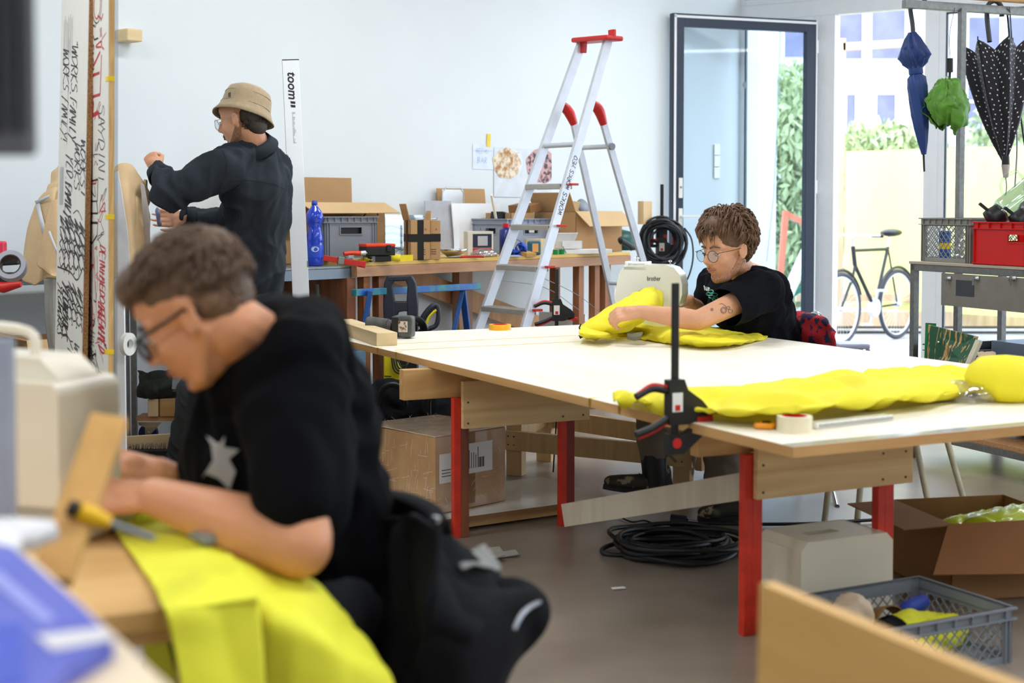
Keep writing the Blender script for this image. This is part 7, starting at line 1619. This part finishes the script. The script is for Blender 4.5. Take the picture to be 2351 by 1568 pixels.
mask2 = lambda d: d.z > -.6 and not (d.x > .2 and d.z < .42) and not (d.z < .15 and d.x > -.1)
hair('hair', M2, s2, BRN, SM, caps, 1500, mask2, (.035, .07), .0036, lambda d: V((.9 if d.x > -.1 else -.3, d.y * .8 + .4 * math.sin(9 * d.y), -.55 - .6 * (1 - d.z))), .026, 5, (-.02, 0, .05), (.108, .090, .100))
face_bits(M2, s2, SM, BRN); glasses(M2, s2, SM, mat('thin_metal_rim', (50, 42, 40), .3, metal=.6), .024, thick=.0011)
MB().tube([T2(-.008 + math.cos(a) * .004, .086, -.047 + math.sin(a) * .006) for a in [k_ * .6 for k_ in range(11)]], .0011 * s2, 5).build('earring', CHROME, SM)
# soft short beard and moustache following the jaw
def beard(M, s, m_, parent, full=1.0):
    T = lambda *p: M @ V(p); P = []
    for q in (1, -1): P += [('ch', [T(-.014, q * .0585, -.035), T(.012, q * .050, -.072), T(.045, q * .0285, -.102), T(.070, 0, -.106)], [.0175 * s, .0185 * s, .0182 * s, .0160 * s * full]), ('c', T(.088, q * .022, -.062), .005 * s, T(.097, q * .003, -.052), .005 * s)]
    P.append(('c', T(.080, 0, -.084), .008 * s, T(.072, 0, -.10), .0165 * s)); return blob('beard', P, m_, .0045, 2, parent)
beard(M2, s2, STB, SM)
cx = lambda x: 1300 + x / 4.198; cy = lambda y: 440 + y / 4.198
zc = lambda L_: [[(cx(a), cy(b)) for a, b in l] for l in L_]
star = [(1403 + 16 * math.sin(a) * (1 if i % 2 == 0 else .42), 1138 - 16 * math.cos(a) * (1 if i % 2 == 0 else .42)) for i, a in enumerate([math.pi * k_ / 5 for k_ in range(11)])]
circ = lambda x, y, rx, ry: [(x + rx * math.cos(a), y + ry * math.sin(a)) for a in [2 * math.pi * k_ / 20 for k_ in range(21)]]
decal([body2], zc([star, circ(1515, 1143, 28, 30), circ(1515, 1143, 18, 19), circ(1580, 1152, 20, 16), circ(1560, 1120, 14, 14), [(1475, 1085), (1500, 1080), (1530, 1100), (1545, 1120)]]), .0022, 'tattoo', mat('tattoo_ink', (112, 92, 84), .6), SM)
TQ = mat('turquoise_print', (90, 190, 180), .7)
decal([shirt2], zc([circ(1395, 962, 24, 14), circ(1375, 985, 22, 13), circ(1430, 990, 26, 14), circ(1400, 1012, 22, 13), circ(1440, 1025, 20, 12), circ(1425, 1040, 20, 10)]), .004, 'chest_print', TQ, SM)
decal([shirt2], zc([[(1332, 905), (1340, 950)], [(1345, 950), (1348, 915), (1358, 955)], [(1372, 962), (1366, 925), (1385, 935)], [(1368, 945), (1380, 948)]]), .005, 'chest_lettering', WHITE, SM)
adopt(SM)
# ---------------------------------------------------------------- standing man in a bucket hat
ST_ = thing('person', 'standing person in a bucket hat and dark denim shirt, seen from behind, left fist raised', 'person', G(520, 1110, 0))
s3 = 1.04; M3 = hframe(at(555, 272, 6.32), (-.93, .30, -.20), s=s3); T3 = lambda *p: M3 @ V(p)
nb = at(588, 340, 6.36); shL, elL, wrL = at(512, 388, 6.22), at(388, 448, 6.16), at(361, 392, 6.34)
shR, elR, wrR = at(628, 395, 6.50), at(520, 515, 6.66), at(428, 502, 6.60)
parts = head_parts(M3, s3) + [('c', T3(-.03, 0, -.06), .056, nb, .064), ('c', nb, .075, at(592, 560, 6.42), .065), ('c', shL, .05, nb, .06), ('c', shR, .05, nb, .06), ('ch', [shL, elL, wrL], [.052, .042, .028]), ('ch', [shR, elR, wrR], [.052, .042, .028])]
parts += hand_parts(wrL, (-.45, .35, .75), (-.15, -.85, .35), (.6, 0, .5), 1.0, (80, 84, 88, 88), (5, -20), .8)
parts += hand_parts(wrR, (-1, .05, .02), (0, .9, -.2), (0, -.2, -1), 1.0, (18, 14, 12, 16), (30, 15), 1.15)
body3 = blob('body', parts, SKIN, .006, 4, ST_)
DN = mat('dark_denim', (44, 50, 57), .9, var=.12, sc=14, det=6, bump=.3, bsc=300, spec=.2)
parts = [('ch', [at(583, 365, 6.38), at(582, 430, 6.36), at(590, 520, 6.4), at(598, 620, 6.42), at(600, 680, 6.42)], [.115, .145, .125, .105, .098]), ('c', at(545, 400, 6.3), .09, at(620, 400, 6.46), .095), ('c', at(625, 430, 6.46), .085, at(622, 560, 6.5), .075),
  ('c', at(575, 670, 6.4), .06, at(622, 675, 6.42), .06),
  ('ch', [at(570, 362, 6.34), shL, shL.lerp(elL, .5), elL, elL.lerp(wrL, .55), wrL.lerp(elL, .12)], [.08, .085, .080, .072, .060, .047]), ('ch', [at(600, 365, 6.42), shR, elR, elR.lerp(wrR, .9)], [.08, .085, .065, .050])]
shirt3 = blob('denim_shirt', parts, DN, .008, 4, ST_, fold=(.026, 8.5, 9, V((1, 1, .6))))
cl3 = MB(); 
cv = [(T3(-.03, 0, -.06) - nb).normalized()]; cb0 = nb + cv[0] * .012; xa3, ya3 = frame(nb, T3(-.03, 0, -.06)).col[0], frame(nb, T3(-.03, 0, -.06)).col[1]
cl3.grid([[cb0 + (xa3 * math.cos(a) + ya3 * math.sin(a)) * rr_ + cv[0] * h_ for a in [2 * math.pi * i / 32 for i in range(32)]] for rr_, h_ in ((.095, -.01), (.076, .01), (.070, .035), (.082, .012), (.10, -.014))], closed=True); cl3.build('collar', DN, ST_, solid=.004)
decal([shirt3], [[(500, 417), (540, 412), (590, 416), (630, 424), (652, 434)], [(512, 345), (520, 370), (519, 400), (500, 440)]], .003, 'seams', mat('seam_dark', (34, 36, 40), .9), ST_)
for (p_, q_, r_) in ((wrL.lerp(elL, .06), wrL.lerp(elL, .3), .050), (wrR.lerp(elR, -.02), wrR.lerp(elR, .2), .048)): MB().cyl(p_, q_, r_ * .92, r_ * 1.02, 24, cap=False).build('cuff', DN, ST_, solid=.006)
TR3 = mat('charcoal_trousers', (44, 50, 54), .9, var=.1, sc=20)
fL, fR = G(432, 1100, .0), G(610, 1095, .0); kL3, kR3 = at(462, 900, 6.22), at(596, 900, 6.4)
parts = [('c', at(585, 700, 6.42), .11, at(600, 740, 6.42), .115), ('ch', [at(575, 740, 6.38), kL3, fL + V((0, 0, .11))], [.11, .105, .09]), ('ch', [at(600, 740, 6.45), kR3, fR + V((0, 0, .11))], [.11, .10, .09])]
blob('trousers', parts, TR3, .011, 4, ST_, fold=(.012, 8, 2), cut=[(V((0, 0, .085)), V((0, 0, -1)))])
for p in (fL, fR):
    MB().cyl(p + V((0, 0, .085)), p + V((0, 0, .125)), .094, .092, 28, cap=False).build('turn_up', TR3, ST_, solid=.008); shoe('shoe', p + V((.05, -.05, .004)), p + V((-.16, .13, .004)), BLACK, GREYDK, ST_)
    MB().cyl(p + V((0, 0, .06)), p + V((0, 0, .16)), .045, .05, 16).build('sock', BLACK, ST_)
HT = mat('tan_bucket_hat_cotton', (164, 144, 114), .95, var=.08, sc=60, bump=.4, bsc=200, sheen=.3)
hb_, ht_ = at(561, 258, 6.34), at(573, 198, 6.34); Mh, Lh_ = MX(hb_, *(lambda z: (lambda x: (x, z.cross(x), z))((V((1, 0, 0)) - z * z.x).normalized()))((ht_ - hb_ + V((0, .032, 0))).normalized())), 0
hp = [(.138, -.030), (.123, -.008), (.110, .022), (.107, .042), (.103, .070), (.092, .098), (.066, .113), (.04, .120), (.001, .122)]
MB().lathe(hp, 48, M=Mh, fn=lambda a, t: 1 + .012 * math.sin(7 * a) * (1 - t) + .015 * math.sin(3 * a)).build('bucket_hat', HT, ST_, solid=.004)
hb2 = MB()
for r_, z_ in ((.1115, .022), (.1035, .072), (.130, -.022), (.124, -.012)): hb2.tube([Mh @ V((math.cos(a) * r_, math.sin(a) * r_, z_)) for a in [2 * math.pi * i / 48 for i in range(48)]], .0012, 5, True)
hb2.build('hat_seams', mat('hat_seam', (122, 104, 80), .95), ST_)
decal([bpy.data.objects['bucket_hat']], [[(526, 213), (526, 223)], [(529, 212), (529, 223)]], .004, 'hat_tag', BLACK, ST_)
caps = [((-.052, 0, .004), (.060, .0800, .062)), ((-.064, 0, -.035), (.040, .066, .055))]
hair('hair', M3, s3, DBR, ST_, caps, 500, lambda d: -.9 < d.z < -.3 and d.x < -.15, (.015, .03), .003, lambda d: V((d.x, d.y, -1)), .006, 9, (-.035, 0, .0), (.076, .080, .066), cut=[(Mh @ V((0, 0, .0)), (Mh.to_3x3() @ V((0, 0, 1))).normalized())])
beard(M3, s3, mat('dark_beard', (140, 98, 74), .8, var=.3, sc=120), ST_, 1.0); face_bits(M3, s3, ST_, DBR); glasses(M3, s3, ST_, CHROME, .024, thick=.0013)
sc3 = MB(); sc3.tube(spline(P3((361, 478, 6.52), (363, 492, 6.5), (364, 505, 6.5), (368, 520, 6.5)), 12), [.006, .010, .012, .012, .011, .010, .010, .009, .009, .010, .011, .010, .007], 10); tag(sc3.build('scissors_handle', mat('lavender_grey_plastic', (110, 112, 140), .4)), 'grey lavender tool held in the standing person\'s lower hand', 'tool'); bpy.data.objects['scissors_handle'].name = 'hand_tool'
adopt(ST_)
# ---------------------------------------------------------------- foreground man in a hoodie
HM = thing('person', 'blurred foreground person in a black hoodie and dark glasses, bent over sewing lime cloth', 'person', V((-.25, 2.5, 0)))
s1 = .93; M1 = hframe(at(450, 716, 2.27), (-.84, .10, -.56), s=s1); T1_ = lambda *p: M1 @ V(p)
nb1 = at(618, 818, 2.40)
shn, eln, wrn = at(690, 960, 2.24), at(686, 1252, 2.10), at(355, 1140, 2.22)
shf, elf, wrf = at(600, 930, 2.66), at(560, 1200, 2.72), at(365, 1085, 2.52)
parts = head_parts(M1, s1) + [('c', T1_(-.035, 0, -.05), .056, nb1, .066), ('c', nb1, .08, at(740, 1380, 2.5), .11), ('c', shn, .05, nb1, .06), ('c', shf, .05, nb1, .06), ('ch', [shn, eln, eln.lerp(wrn, .3), wrn], [.052, .050, .052, .031]), ('ch', [shf, elf, wrf], [.052, .042, .028])]
parts += hand_parts(wrn, (-1, .1, -.02), (.1, -.5, .85), (0, .6, .5), 1.0, (28, 34, 38, 42), (10, 15), 1.0)
parts += hand_parts(wrf, (-.9, -.15, .22), (0, -.5, .85), (0, -.8, -.5), 1.0, (30, 38, 44, 50), (15, 20), 1.0)
body1 = blob('body', parts, mat('warm_skin', (208, 146, 108), .5, var=.05, sc=12, sss=.12, spec=.4), .0045, 4, HM)
HD = mat('black_hoodie', (9, 10, 13), .95, var=.2, sc=20, spec=.1)
parts = [('ch', [at(655, 860, 2.42), at(650, 960, 2.44), at(660, 1100, 2.46), at(700, 1260, 2.48), at(735, 1400, 2.5)], [.13, .165, .17, .16, .165]), ('c', at(560, 930, 2.48), .085, at(540, 1080, 2.5), .095), ('c', at(700, 890, 2.40), .085, at(765, 1150, 2.48), .10),
  ('ch', [at(660, 880, 2.38), shn, shn.lerp(eln, .4), shn.lerp(eln, .66)], [.09, .095, .084, .078]), ('ch', [at(640, 880, 2.5), shf, elf], [.1, .1, .075]), ('ch', [at(560, 765, 2.47), at(630, 755, 2.50), at(700, 765, 2.42), at(715, 790, 2.3), at(660, 830, 2.24), at(600, 850, 2.24), at(520, 890, 2.30)], [.040, .056, .062, .060, .055, .042, .034]), ('c', at(590, 850, 2.4), .08, at(660, 820, 2.42), .085)]
hood = blob('hoodie', parts, HD, .010, 5, HM, fold=(.016, 7, 12))
decal([hood], [[(478, 1000), (506, 1018), (519, 1000), (516, 1025), (552, 1032), (528, 1052), (545, 1080), (528, 1122), (505, 1098), (478, 1085), (468, 1096), (492, 1055), (490, 1020)]], .01, 'star_print', mat('faded_white_print', (178, 176, 172), .8), HM, off=.004, fill=True)
JN = mat('black_trousers', (26, 28, 34), .9)
h1 = at(760, 1480, 2.5); h1.z = .56
parts = [('c', h1, .15, h1 + V((.03, .05, 0)), .15), ('ch', [h1 + V((0, -.1, 0)), at(430, 1560, 2.30), ], [.11, .08]), ('ch', [h1 + V((0, .12, 0)), at(440, 1480, 2.7)], [.11, .08])]
k1, k2 = at(430, 1560, 2.30), at(440, 1480, 2.7); parts += [('c', k1, .08, V((k1.x + .03, k1.y, .12)), .06), ('c', k2, .08, V((k2.x + .03, k2.y, .12)), .06)]
blob('trousers', parts, JN, .014, 3, HM)
for k_ in (k1, k2): shoe('shoe', V((k_.x + .1, k_.y, .004)), V((k_.x - .17, k_.y, .004)), BLACK, GREYDK, HM)
caps = [((-.022, 0, .055), (.108, .082, .085)), ((-.06, 0, .02), (.054, .072, .075)), ((.055, 0, .088), (.05, .06, .045))]
hair('hair', M1, s1, mat('sandy_brown_hair', (92, 70, 52), .6, var=.35, sc=60), HM, caps, 1800, lambda d: d.z > -.1 and not (d.x > .3 and d.z < .25) and not (d.z < .45 and d.x > -.45), (.025, .045), .0026, lambda d: V((.9, d.y * .4, -.3 if d.x > 0 else -.9)), .014, 15)
hair('side_hair', M1, s1, mat('faded_side_hair', (112, 84, 62), .75, var=.3, sc=90), HM, [((-.045, 0, .0), (.055, .0785, .055)), ((-.06, 0, -.03), (.03, .058, .035)), ((-.03, 0, .035), (.075, .0800, .04))], 60, lambda d: d.x < -.4 and d.z < .2, (.01, .02), .002, lambda d: V((-.5, 0, -1)), .003, 16, (-.045, 0, .0), (.06, .078, .06))
face_bits(M1, s1, HM, DBR); glasses(M1, s1, HM, mat('black_acetate', (18, 20, 24), .3), .023, thick=.0032)
adopt(HM)
# ================================================================ left foreground: sewing desk, machine, cloth
ZD = .72
DK0 = G(578, 1372, ZD); RZD = R(26); dx1 = V((math.cos(RZD), math.sin(RZD), 0)); dy1 = V((-dx1.y, dx1.x, 0))
DKM = wood('honey_desk_plywood', (226, 182, 118), (212, 166, 102), 'x', 3)
desk = thing('sewing_desk', 'honey coloured plywood sewing desk in the left foreground', 'desk', DK0, RZD)
desk.location.z = 0
MB().box(-1.25, 0, 0, .95, ZD - .03, ZD).build('desk_top', DKM, desk, bevel=.003); MB().box(-1.25, -.002, .012, .03, ZD - .05, ZD - .031).build('edge_rail', PINE, desk)
for x in (-1.2, -.08):
    for y in (.06, .85): MB().box(x, x + .05, y, y + .05, 0, ZD - .031).build('leg', PINEZ, desk)
def onD(px, py, dz=0): return G(px, py, ZD + dz)
IV = mat('ivory_machine_plastic', (240, 232, 212), .35, var=.02, coat=.2)
mc0 = at(134, 1030, 2.22); m1_ = thing('sewing_machine', 'blurred cream boxy sewing machine on the desk in the left foreground', 'sewing machine', (mc0.x, mc0.y, ZD + .001), R(-19))
hz0 = zat(885, 2.22) - ZD; hb0 = zat(1200, 2.22) - ZD
# local origin = near vertical corner between the front and the head end; body runs to -x, depth to +y
pf = [(-.42, .07), (-.42, hz0 - .01), (-.40, hz0 + .005), (-.012, hz0), (0, hz0 - .012), (0, hb0), (-.085, hb0), (-.10, hb0 + .055), (-.135, hb0 + .085), (-.25, hb0 + .085), (-.27, hb0 + .06), (-.275, .07)]
MB().prism(pf, -.165, 0, M=Matrix.Rotation(R(90), 4, 'X')).build('body', IV, m1_, bevel=.008)
MB().prism([(-.40, hz0 + .004), (-.015, hz0 - .002), (-.06, hz0 + .036), (-.36, hz0 + .042)], -.14, -.035, M=Matrix.Rotation(R(90), 4, 'X')).build('top_cover', IV, m1_, bevel=.01)
MB().box(-.44, .03, -.0, .17, 0, .068).build('bed', IV, m1_, bevel=.01)
MB().tube(spline([(-.30, .08, hz0 + .03), (-.28, .08, hz0 + .075), (-.12, .08, hz0 + .075), (-.10, .08, hz0 + .03)], 16), .009, 8).build('carry_handle', IV, m1_)
mb = MB(); mb.cyl((-.05, .07, .07), (-.05, .07, hb0 + .01), .006); mb.box(-.07, -.035, .055, .09, .072, .078); mb.build('needle_bar', CHROME, m1_)
MB().cyl((-.05, .02, hb0 - .012), (-.03, .02, hb0 + .0), .012).build('red_knob', RED, m1_); MB().cyl((-.2, .1, hz0 + .03), (-.2, .1, hz0 + .085), .004).build('spool_pin', CHROME, m1_)
# slanted wooden strut
st1 = thing('wooden_strut', 'slanted wooden strut standing in front of the foreground sewing machine', 'strut', (0, 0, 0))
a, b = at(252, 962, 1.78), at(118, 1335, 1.62); MB().bar(b, a, .045, .022, up=V((0, 1, 0))).build('plank', wood('golden_wood', (214, 166, 96), (190, 140, 76), 'z', 5), st1, bevel=.002)
sd = thing('seam_ripper', 'yellow handled screwdriver with a black tip stuck behind the wooden strut', 'screwdriver', (0, 0, 0)); a, b, c, d = at(158, 1165, 1.66), at(180, 1172, 1.66), at(250, 1200, 1.68), at(352, 1236, 1.72)
MB().cyl(a, b, .010, .009).build('end_cap', BLACK, sd); MB().tube([b, b.lerp(c, .5), c], [.010, .012, .008], 12).build('handle', mat('screwdriver_yellow', (236, 186, 20), .4), sd); MB().cyl(c, d, .004).build('blade', GREY, sd)
# lime cloth strip over the desk, hanging down and over the lap
hd_c = thing('lime_cloth', 'long lime fluorescent cloth running from the machine over the desk and lap', 'cloth', (0, 0, 0))
rows = [[onD(205, 1135, .05), onD(280, 1128, .06), onD(360, 1122, .06), onD(400, 1125, .05)], [onD(230, 1170, .02), onD(300, 1160, .02), onD(380, 1150, .02), onD(425, 1150, .02)], [onD(280, 1240, .008), onD(350, 1235, .010), onD(430, 1225, .02), onD(480, 1220, .02)], [onD(345, 1330, .014), onD(420, 1315, .016), onD(500, 1305, .018), onD(555, 1300, .016)], [onD(372, 1388, .016), onD(440, 1382, .016), onD(520, 1372, .016), onD(585, 1362, .016)],
        P3((380, 1408, 1.80), (450, 1402, 1.82), (520, 1395, 1.85), (590, 1388, 1.88)), P3((398, 1480, 1.80), (460, 1490, 1.82), (530, 1480, 1.85), (600, 1470, 1.88)), P3((420, 1600, 1.80), (480, 1610, 1.82), (545, 1600, 1.85), (610, 1590, 1.88)), P3((430, 1760, 1.80), (490, 1770, 1.82), (555, 1770, 1.85), (620, 1760, 1.88))]
sheet('strip', rows, HIVISG, hd_c, 30, 90, .006, 10, .003, 3, dirv=V((0, 0, 1)))
rows = [P3((480, 1250, 2.16), (550, 1275, 2.14), (640, 1318, 2.10), (720, 1330, 2.12), (780, 1385, 2.14)), P3((490, 1310, 2.04), (560, 1330, 2.02), (640, 1360, 2.02), (730, 1400, 2.04), (830, 1450, 2.08)), P3((540, 1400, 1.98), (600, 1410, 1.96), (680, 1430, 1.96), (770, 1470, 1.98), (865, 1520, 2.04)), P3((560, 1500, 1.97), (620, 1510, 1.95), (700, 1520, 1.95), (800, 1550, 1.97), (900, 1580, 2.02)), P3((580, 1700, 1.97), (640, 1720, 1.95), (720, 1720, 1.95), (820, 1730, 1.97), (930, 1740, 2.02))]
sheet('lap_drape', rows, HIVISG, hd_c, 50, 60, .012, 7, .003, 8, dirv=V((0, 0, 1)))
rows = [P3((330, 1450, 2.15), (385, 1440, 2.12)), P3((345, 1520, 2.15), (400, 1520, 2.12)), P3((350, 1700, 2.15), (420, 1700, 2.12))]
sheet('under_desk_fold', rows, HIVISG, hd_c, 12, 30, .01, 9, .003, 4)
MB().box(-.02, .02, -.035, .035, .0, .012, M=TR(onD(478, 1236, .03), (0, 0, .6))).build('seam_gauge', GREY); tag(bpy.data.objects['seam_gauge'], 'small grey plastic gauge lying on the lime cloth near the forearm', 'gauge')
# nearest tabletop with blue packaging
ZF = .90
nt0 = G(395, 1575, ZF); ntd = (G(60, 1262, ZF) - nt0).normalized(); rzn = math.atan2(ntd.y, ntd.x)
nt2 = thing('front_table', 'cream tabletop corner blurred at the bottom left edge of the picture', 'table', (nt0.x, nt0.y, 0) , rzn)
MB().box(-.3, .75, .0, .9, ZF - .025, ZF).build('table_top', mat('cream_tabletop', (232, 212, 180), .5, var=.02), nt2, bevel=.003)
for x, y in ((-.2, .06), (.65, .06), (.65, .8), (-.2, .8)): MB().box(x, x + .04, y, y + .04, 0, ZF - .026).build('leg', STEEL, nt2)
BP = mat('blue_printed_packaging', (58, 72, 176), .4, c2=(92, 102, 200), sc=5); 
pk = thing('blue_package', 'flat blue and white printed package lying on the near tabletop', 'package', (0, 0, 0))
f4 = lambda L_, z: [G(x, y, ZF + z) for x, y in L_]
def slabp(name, L_, z, th, m_): 
    t = f4(L_, z + th); b = [V((p.x, p.y, ZF + z)) for p in t]; n = len(t); mb = MB(); mb.add(t + b, [tuple(range(n)), tuple(range(2 * n - 1, n - 1, -1))] + [(i, (i + 1) % n, n + (i + 1) % n, n + i) for i in range(n)]); return mb.build(name, m_, pk, bevel=.002)
slabp('package_body', [(-60, 1235), (30, 1255), (185, 1385), (262, 1462), (150, 1530), (60, 1640), (-80, 1640)], .001, .018, BP)
slabp('white_band', [(82, 1458), (235, 1440), (262, 1466), (120, 1492)], .0195, .0008, mat('pale_print', (214, 212, 214), .5)); slabp('light_stripe', [(-40, 1318), (0, 1310), (130, 1420), (100, 1432)], .0195, .0008, mat('lilac_print', (140, 150, 220), .5)); slabp('dark_panel', [(-60, 1440), (50, 1425), (60, 1560), (-60, 1600)], .0195, .0008, mat('deep_blue_print', (36, 70, 190), .4))
wr_ = thing('white_wrapper', 'crumpled white plastic wrapper behind the blue package', 'wrapper', G(40, 1262, ZF)); MB().lathe([(.001, .001), (.06, .002), (.055, .02), (.02, .03), (.001, .03)], 24, fn=lambda a, t: 1 + .25 * math.sin(3 * a + 2 * t) + .1 * math.sin(9 * a), M=TR((-.03, 0, 0), (0, 0, .5))).build('film', mat('milky_white_film', (226, 226, 228), .4), wr_)
# grey upright post at the left edge and dark hanging panel top left
q = at(-14, 900, 1.6); o = MB().box(-.018, .014, -.01, .01, 0.0, zat(782, 1.6) - ZF - .0, M=None).build('grey_stand', mat('blue_grey_metal', (150, 158, 176), .4, metal=.3), loc=(q.x, 1.6, ZF), rz=0); 
o.location = (q.x, 1.62, 0); o.data.transform(Matrix.Diagonal((1, 1, zat(782, 1.6) / (zat(782, 1.6) - ZF), 1))); tag(o, 'blurred grey metal upright at the left picture edge beside the machine', 'post')
hp_ = thing('acoustic_baffle', 'dark grey ribbed panel hanging blurred in the top left corner', 'baffle', (0, 0, 0))
a, b = at(-90, -60, 1.3), at(66, 356, 1.3); DG = mat('charcoal_felt', (88, 90, 94), .9, var=.1)
MB().box(a.x, b.x, 1.3, 1.33, b.z, CZ - .001).build('panel_core', DG, hp_, bevel=.006)
for k in range(5): MB().box(a.x + .004 + k * .013, a.x + .009 + k * .013, 1.292, 1.299, b.z + .02, CZ - .3).build('rib', mat('black_felt', (38, 40, 44), .9), hp_, bevel=.002)
# chair of the foreground man + jacket
fc = thing('office_chair', 'black chair under the foreground person', 'chair', (0, 0, 0))
hc0 = V((h1.x + .02, h1.y, 0))
MB().box(-.24, .22, -.22, .22, .37, .415, M=TR((hc0.x, hc0.y, 0))).build('seat', BLACK, fc, bevel=.02)
for x in (-.2, .18):
    for y in (-.19, .19): MB().cyl((hc0.x + x, hc0.y + y, 0), (hc0.x + x, hc0.y + y, .37), .013).build('leg', BLACK, fc)
rows = [P3((868, 1128, 2.62), (930, 1140, 2.50), (985, 1165, 2.34), (1012, 1200, 2.22)), P3((885, 1250, 2.64), (950, 1260, 2.54), (1000, 1270, 2.38), (1030, 1300, 2.26)), P3((890, 1400, 2.62), (950, 1400, 2.54), (1000, 1400, 2.38), (1030, 1420, 2.26)), P3((880, 1640, 2.58), (940, 1640, 2.5), (980, 1640, 2.36), (1010, 1640, 2.24))]
sheet('backrest', rows, BLKCL, fc, 20, 30, .0, 1, .03)
MB().tube(P3((1003, 1186, 2.20), (985, 1260, 2.2), (966, 1340, 2.2), (955, 1400, 2.22)), .007, 8).build('chrome_strut', CHROME, fc)
jk = thing('black_jacket', 'black jacket hanging over the foreground chair down to the right', 'jacket', (0, 0, 0))
rows = [P3((990, 1205, 2.16), (1035, 1260, 2.25), (1070, 1300, 2.4), (1090, 1330, 2.5)), P3((1000, 1320, 2.1), (1070, 1330, 2.18), (1140, 1330, 2.3), (1190, 1340, 2.4)), P3((985, 1420, 2.06), (1080, 1440, 2.08), (1170, 1390, 2.2), (1243, 1378, 2.3)), P3((960, 1520, 2.06), (1060, 1540, 2.08), (1150, 1500, 2.16), (1225, 1470, 2.26)), P3((930, 1640, 2.08), (1030, 1640, 2.08), (1110, 1620, 2.14), (1175, 1560, 2.22)), P3((920, 1740, 2.1), (1000, 1740, 2.1), (1060, 1730, 2.14), (1120, 1700, 2.2))]
sheet('jacket_body', rows, BLKCL, jk, 60, 70, .018, 6, .012, 4); 
rows = [P3((890, 1190, 2.36), (950, 1180, 2.24), (1005, 1215, 2.14)), P3((880, 1330, 2.34), (940, 1330, 2.2), (1000, 1340, 2.08)), P3((870, 1480, 2.34), (930, 1480, 2.2), (990, 1480, 2.06)), P3((860, 1700, 2.34), (920, 1700, 2.2), (980, 1700, 2.08))]
sheet('jacket_front', rows, BLKCL, jk, 30, 40, .015, 7, .01, 7)
rows = [P3((1040, 1290, 2.22), (1080, 1262, 2.3), (1115, 1250, 2.36)), P3((1060, 1310, 2.16), (1105, 1300, 2.22), (1150, 1310, 2.3))]
sheet('grey_lining', rows, mat('light_grey_lining', (120, 120, 116), .7), jk, 14, 12, .008, 12, .004)
MB().tube(spline(P3((1180, 1445, 2.14), (1195, 1415, 2.16), (1215, 1395, 2.2), (1240, 1382, 2.26)), 12), .004, 6).build('zip', mat('silver_zip', (150, 152, 160), .3, metal=.6), jk)
# right foreground: edge of a plywood board
zr_ = .80; a = G(1745, 1338, zr_); dv = (G(2351, 1590, zr_) - a).normalized(); bo = thing('plywood_board', 'upright light plywood board blurred at the bottom right corner', 'board', (a.x, a.y, 0), math.atan2(dv.y, dv.x))
MB().prism([(0, zr_), (1.0, zr_), (1.0, .02), (-.03, .02)], -.018, 0, M=Matrix.Rotation(R(90), 4, 'X')).build('board_face', wood('golden_plywood', (224, 182, 116), (206, 160, 94), 'x', 3), bo, bevel=.002)
for x in (.2, .8): MB().box(x, x + .05, -.1, .16, 0, .03).build('foot', PINE, bo)
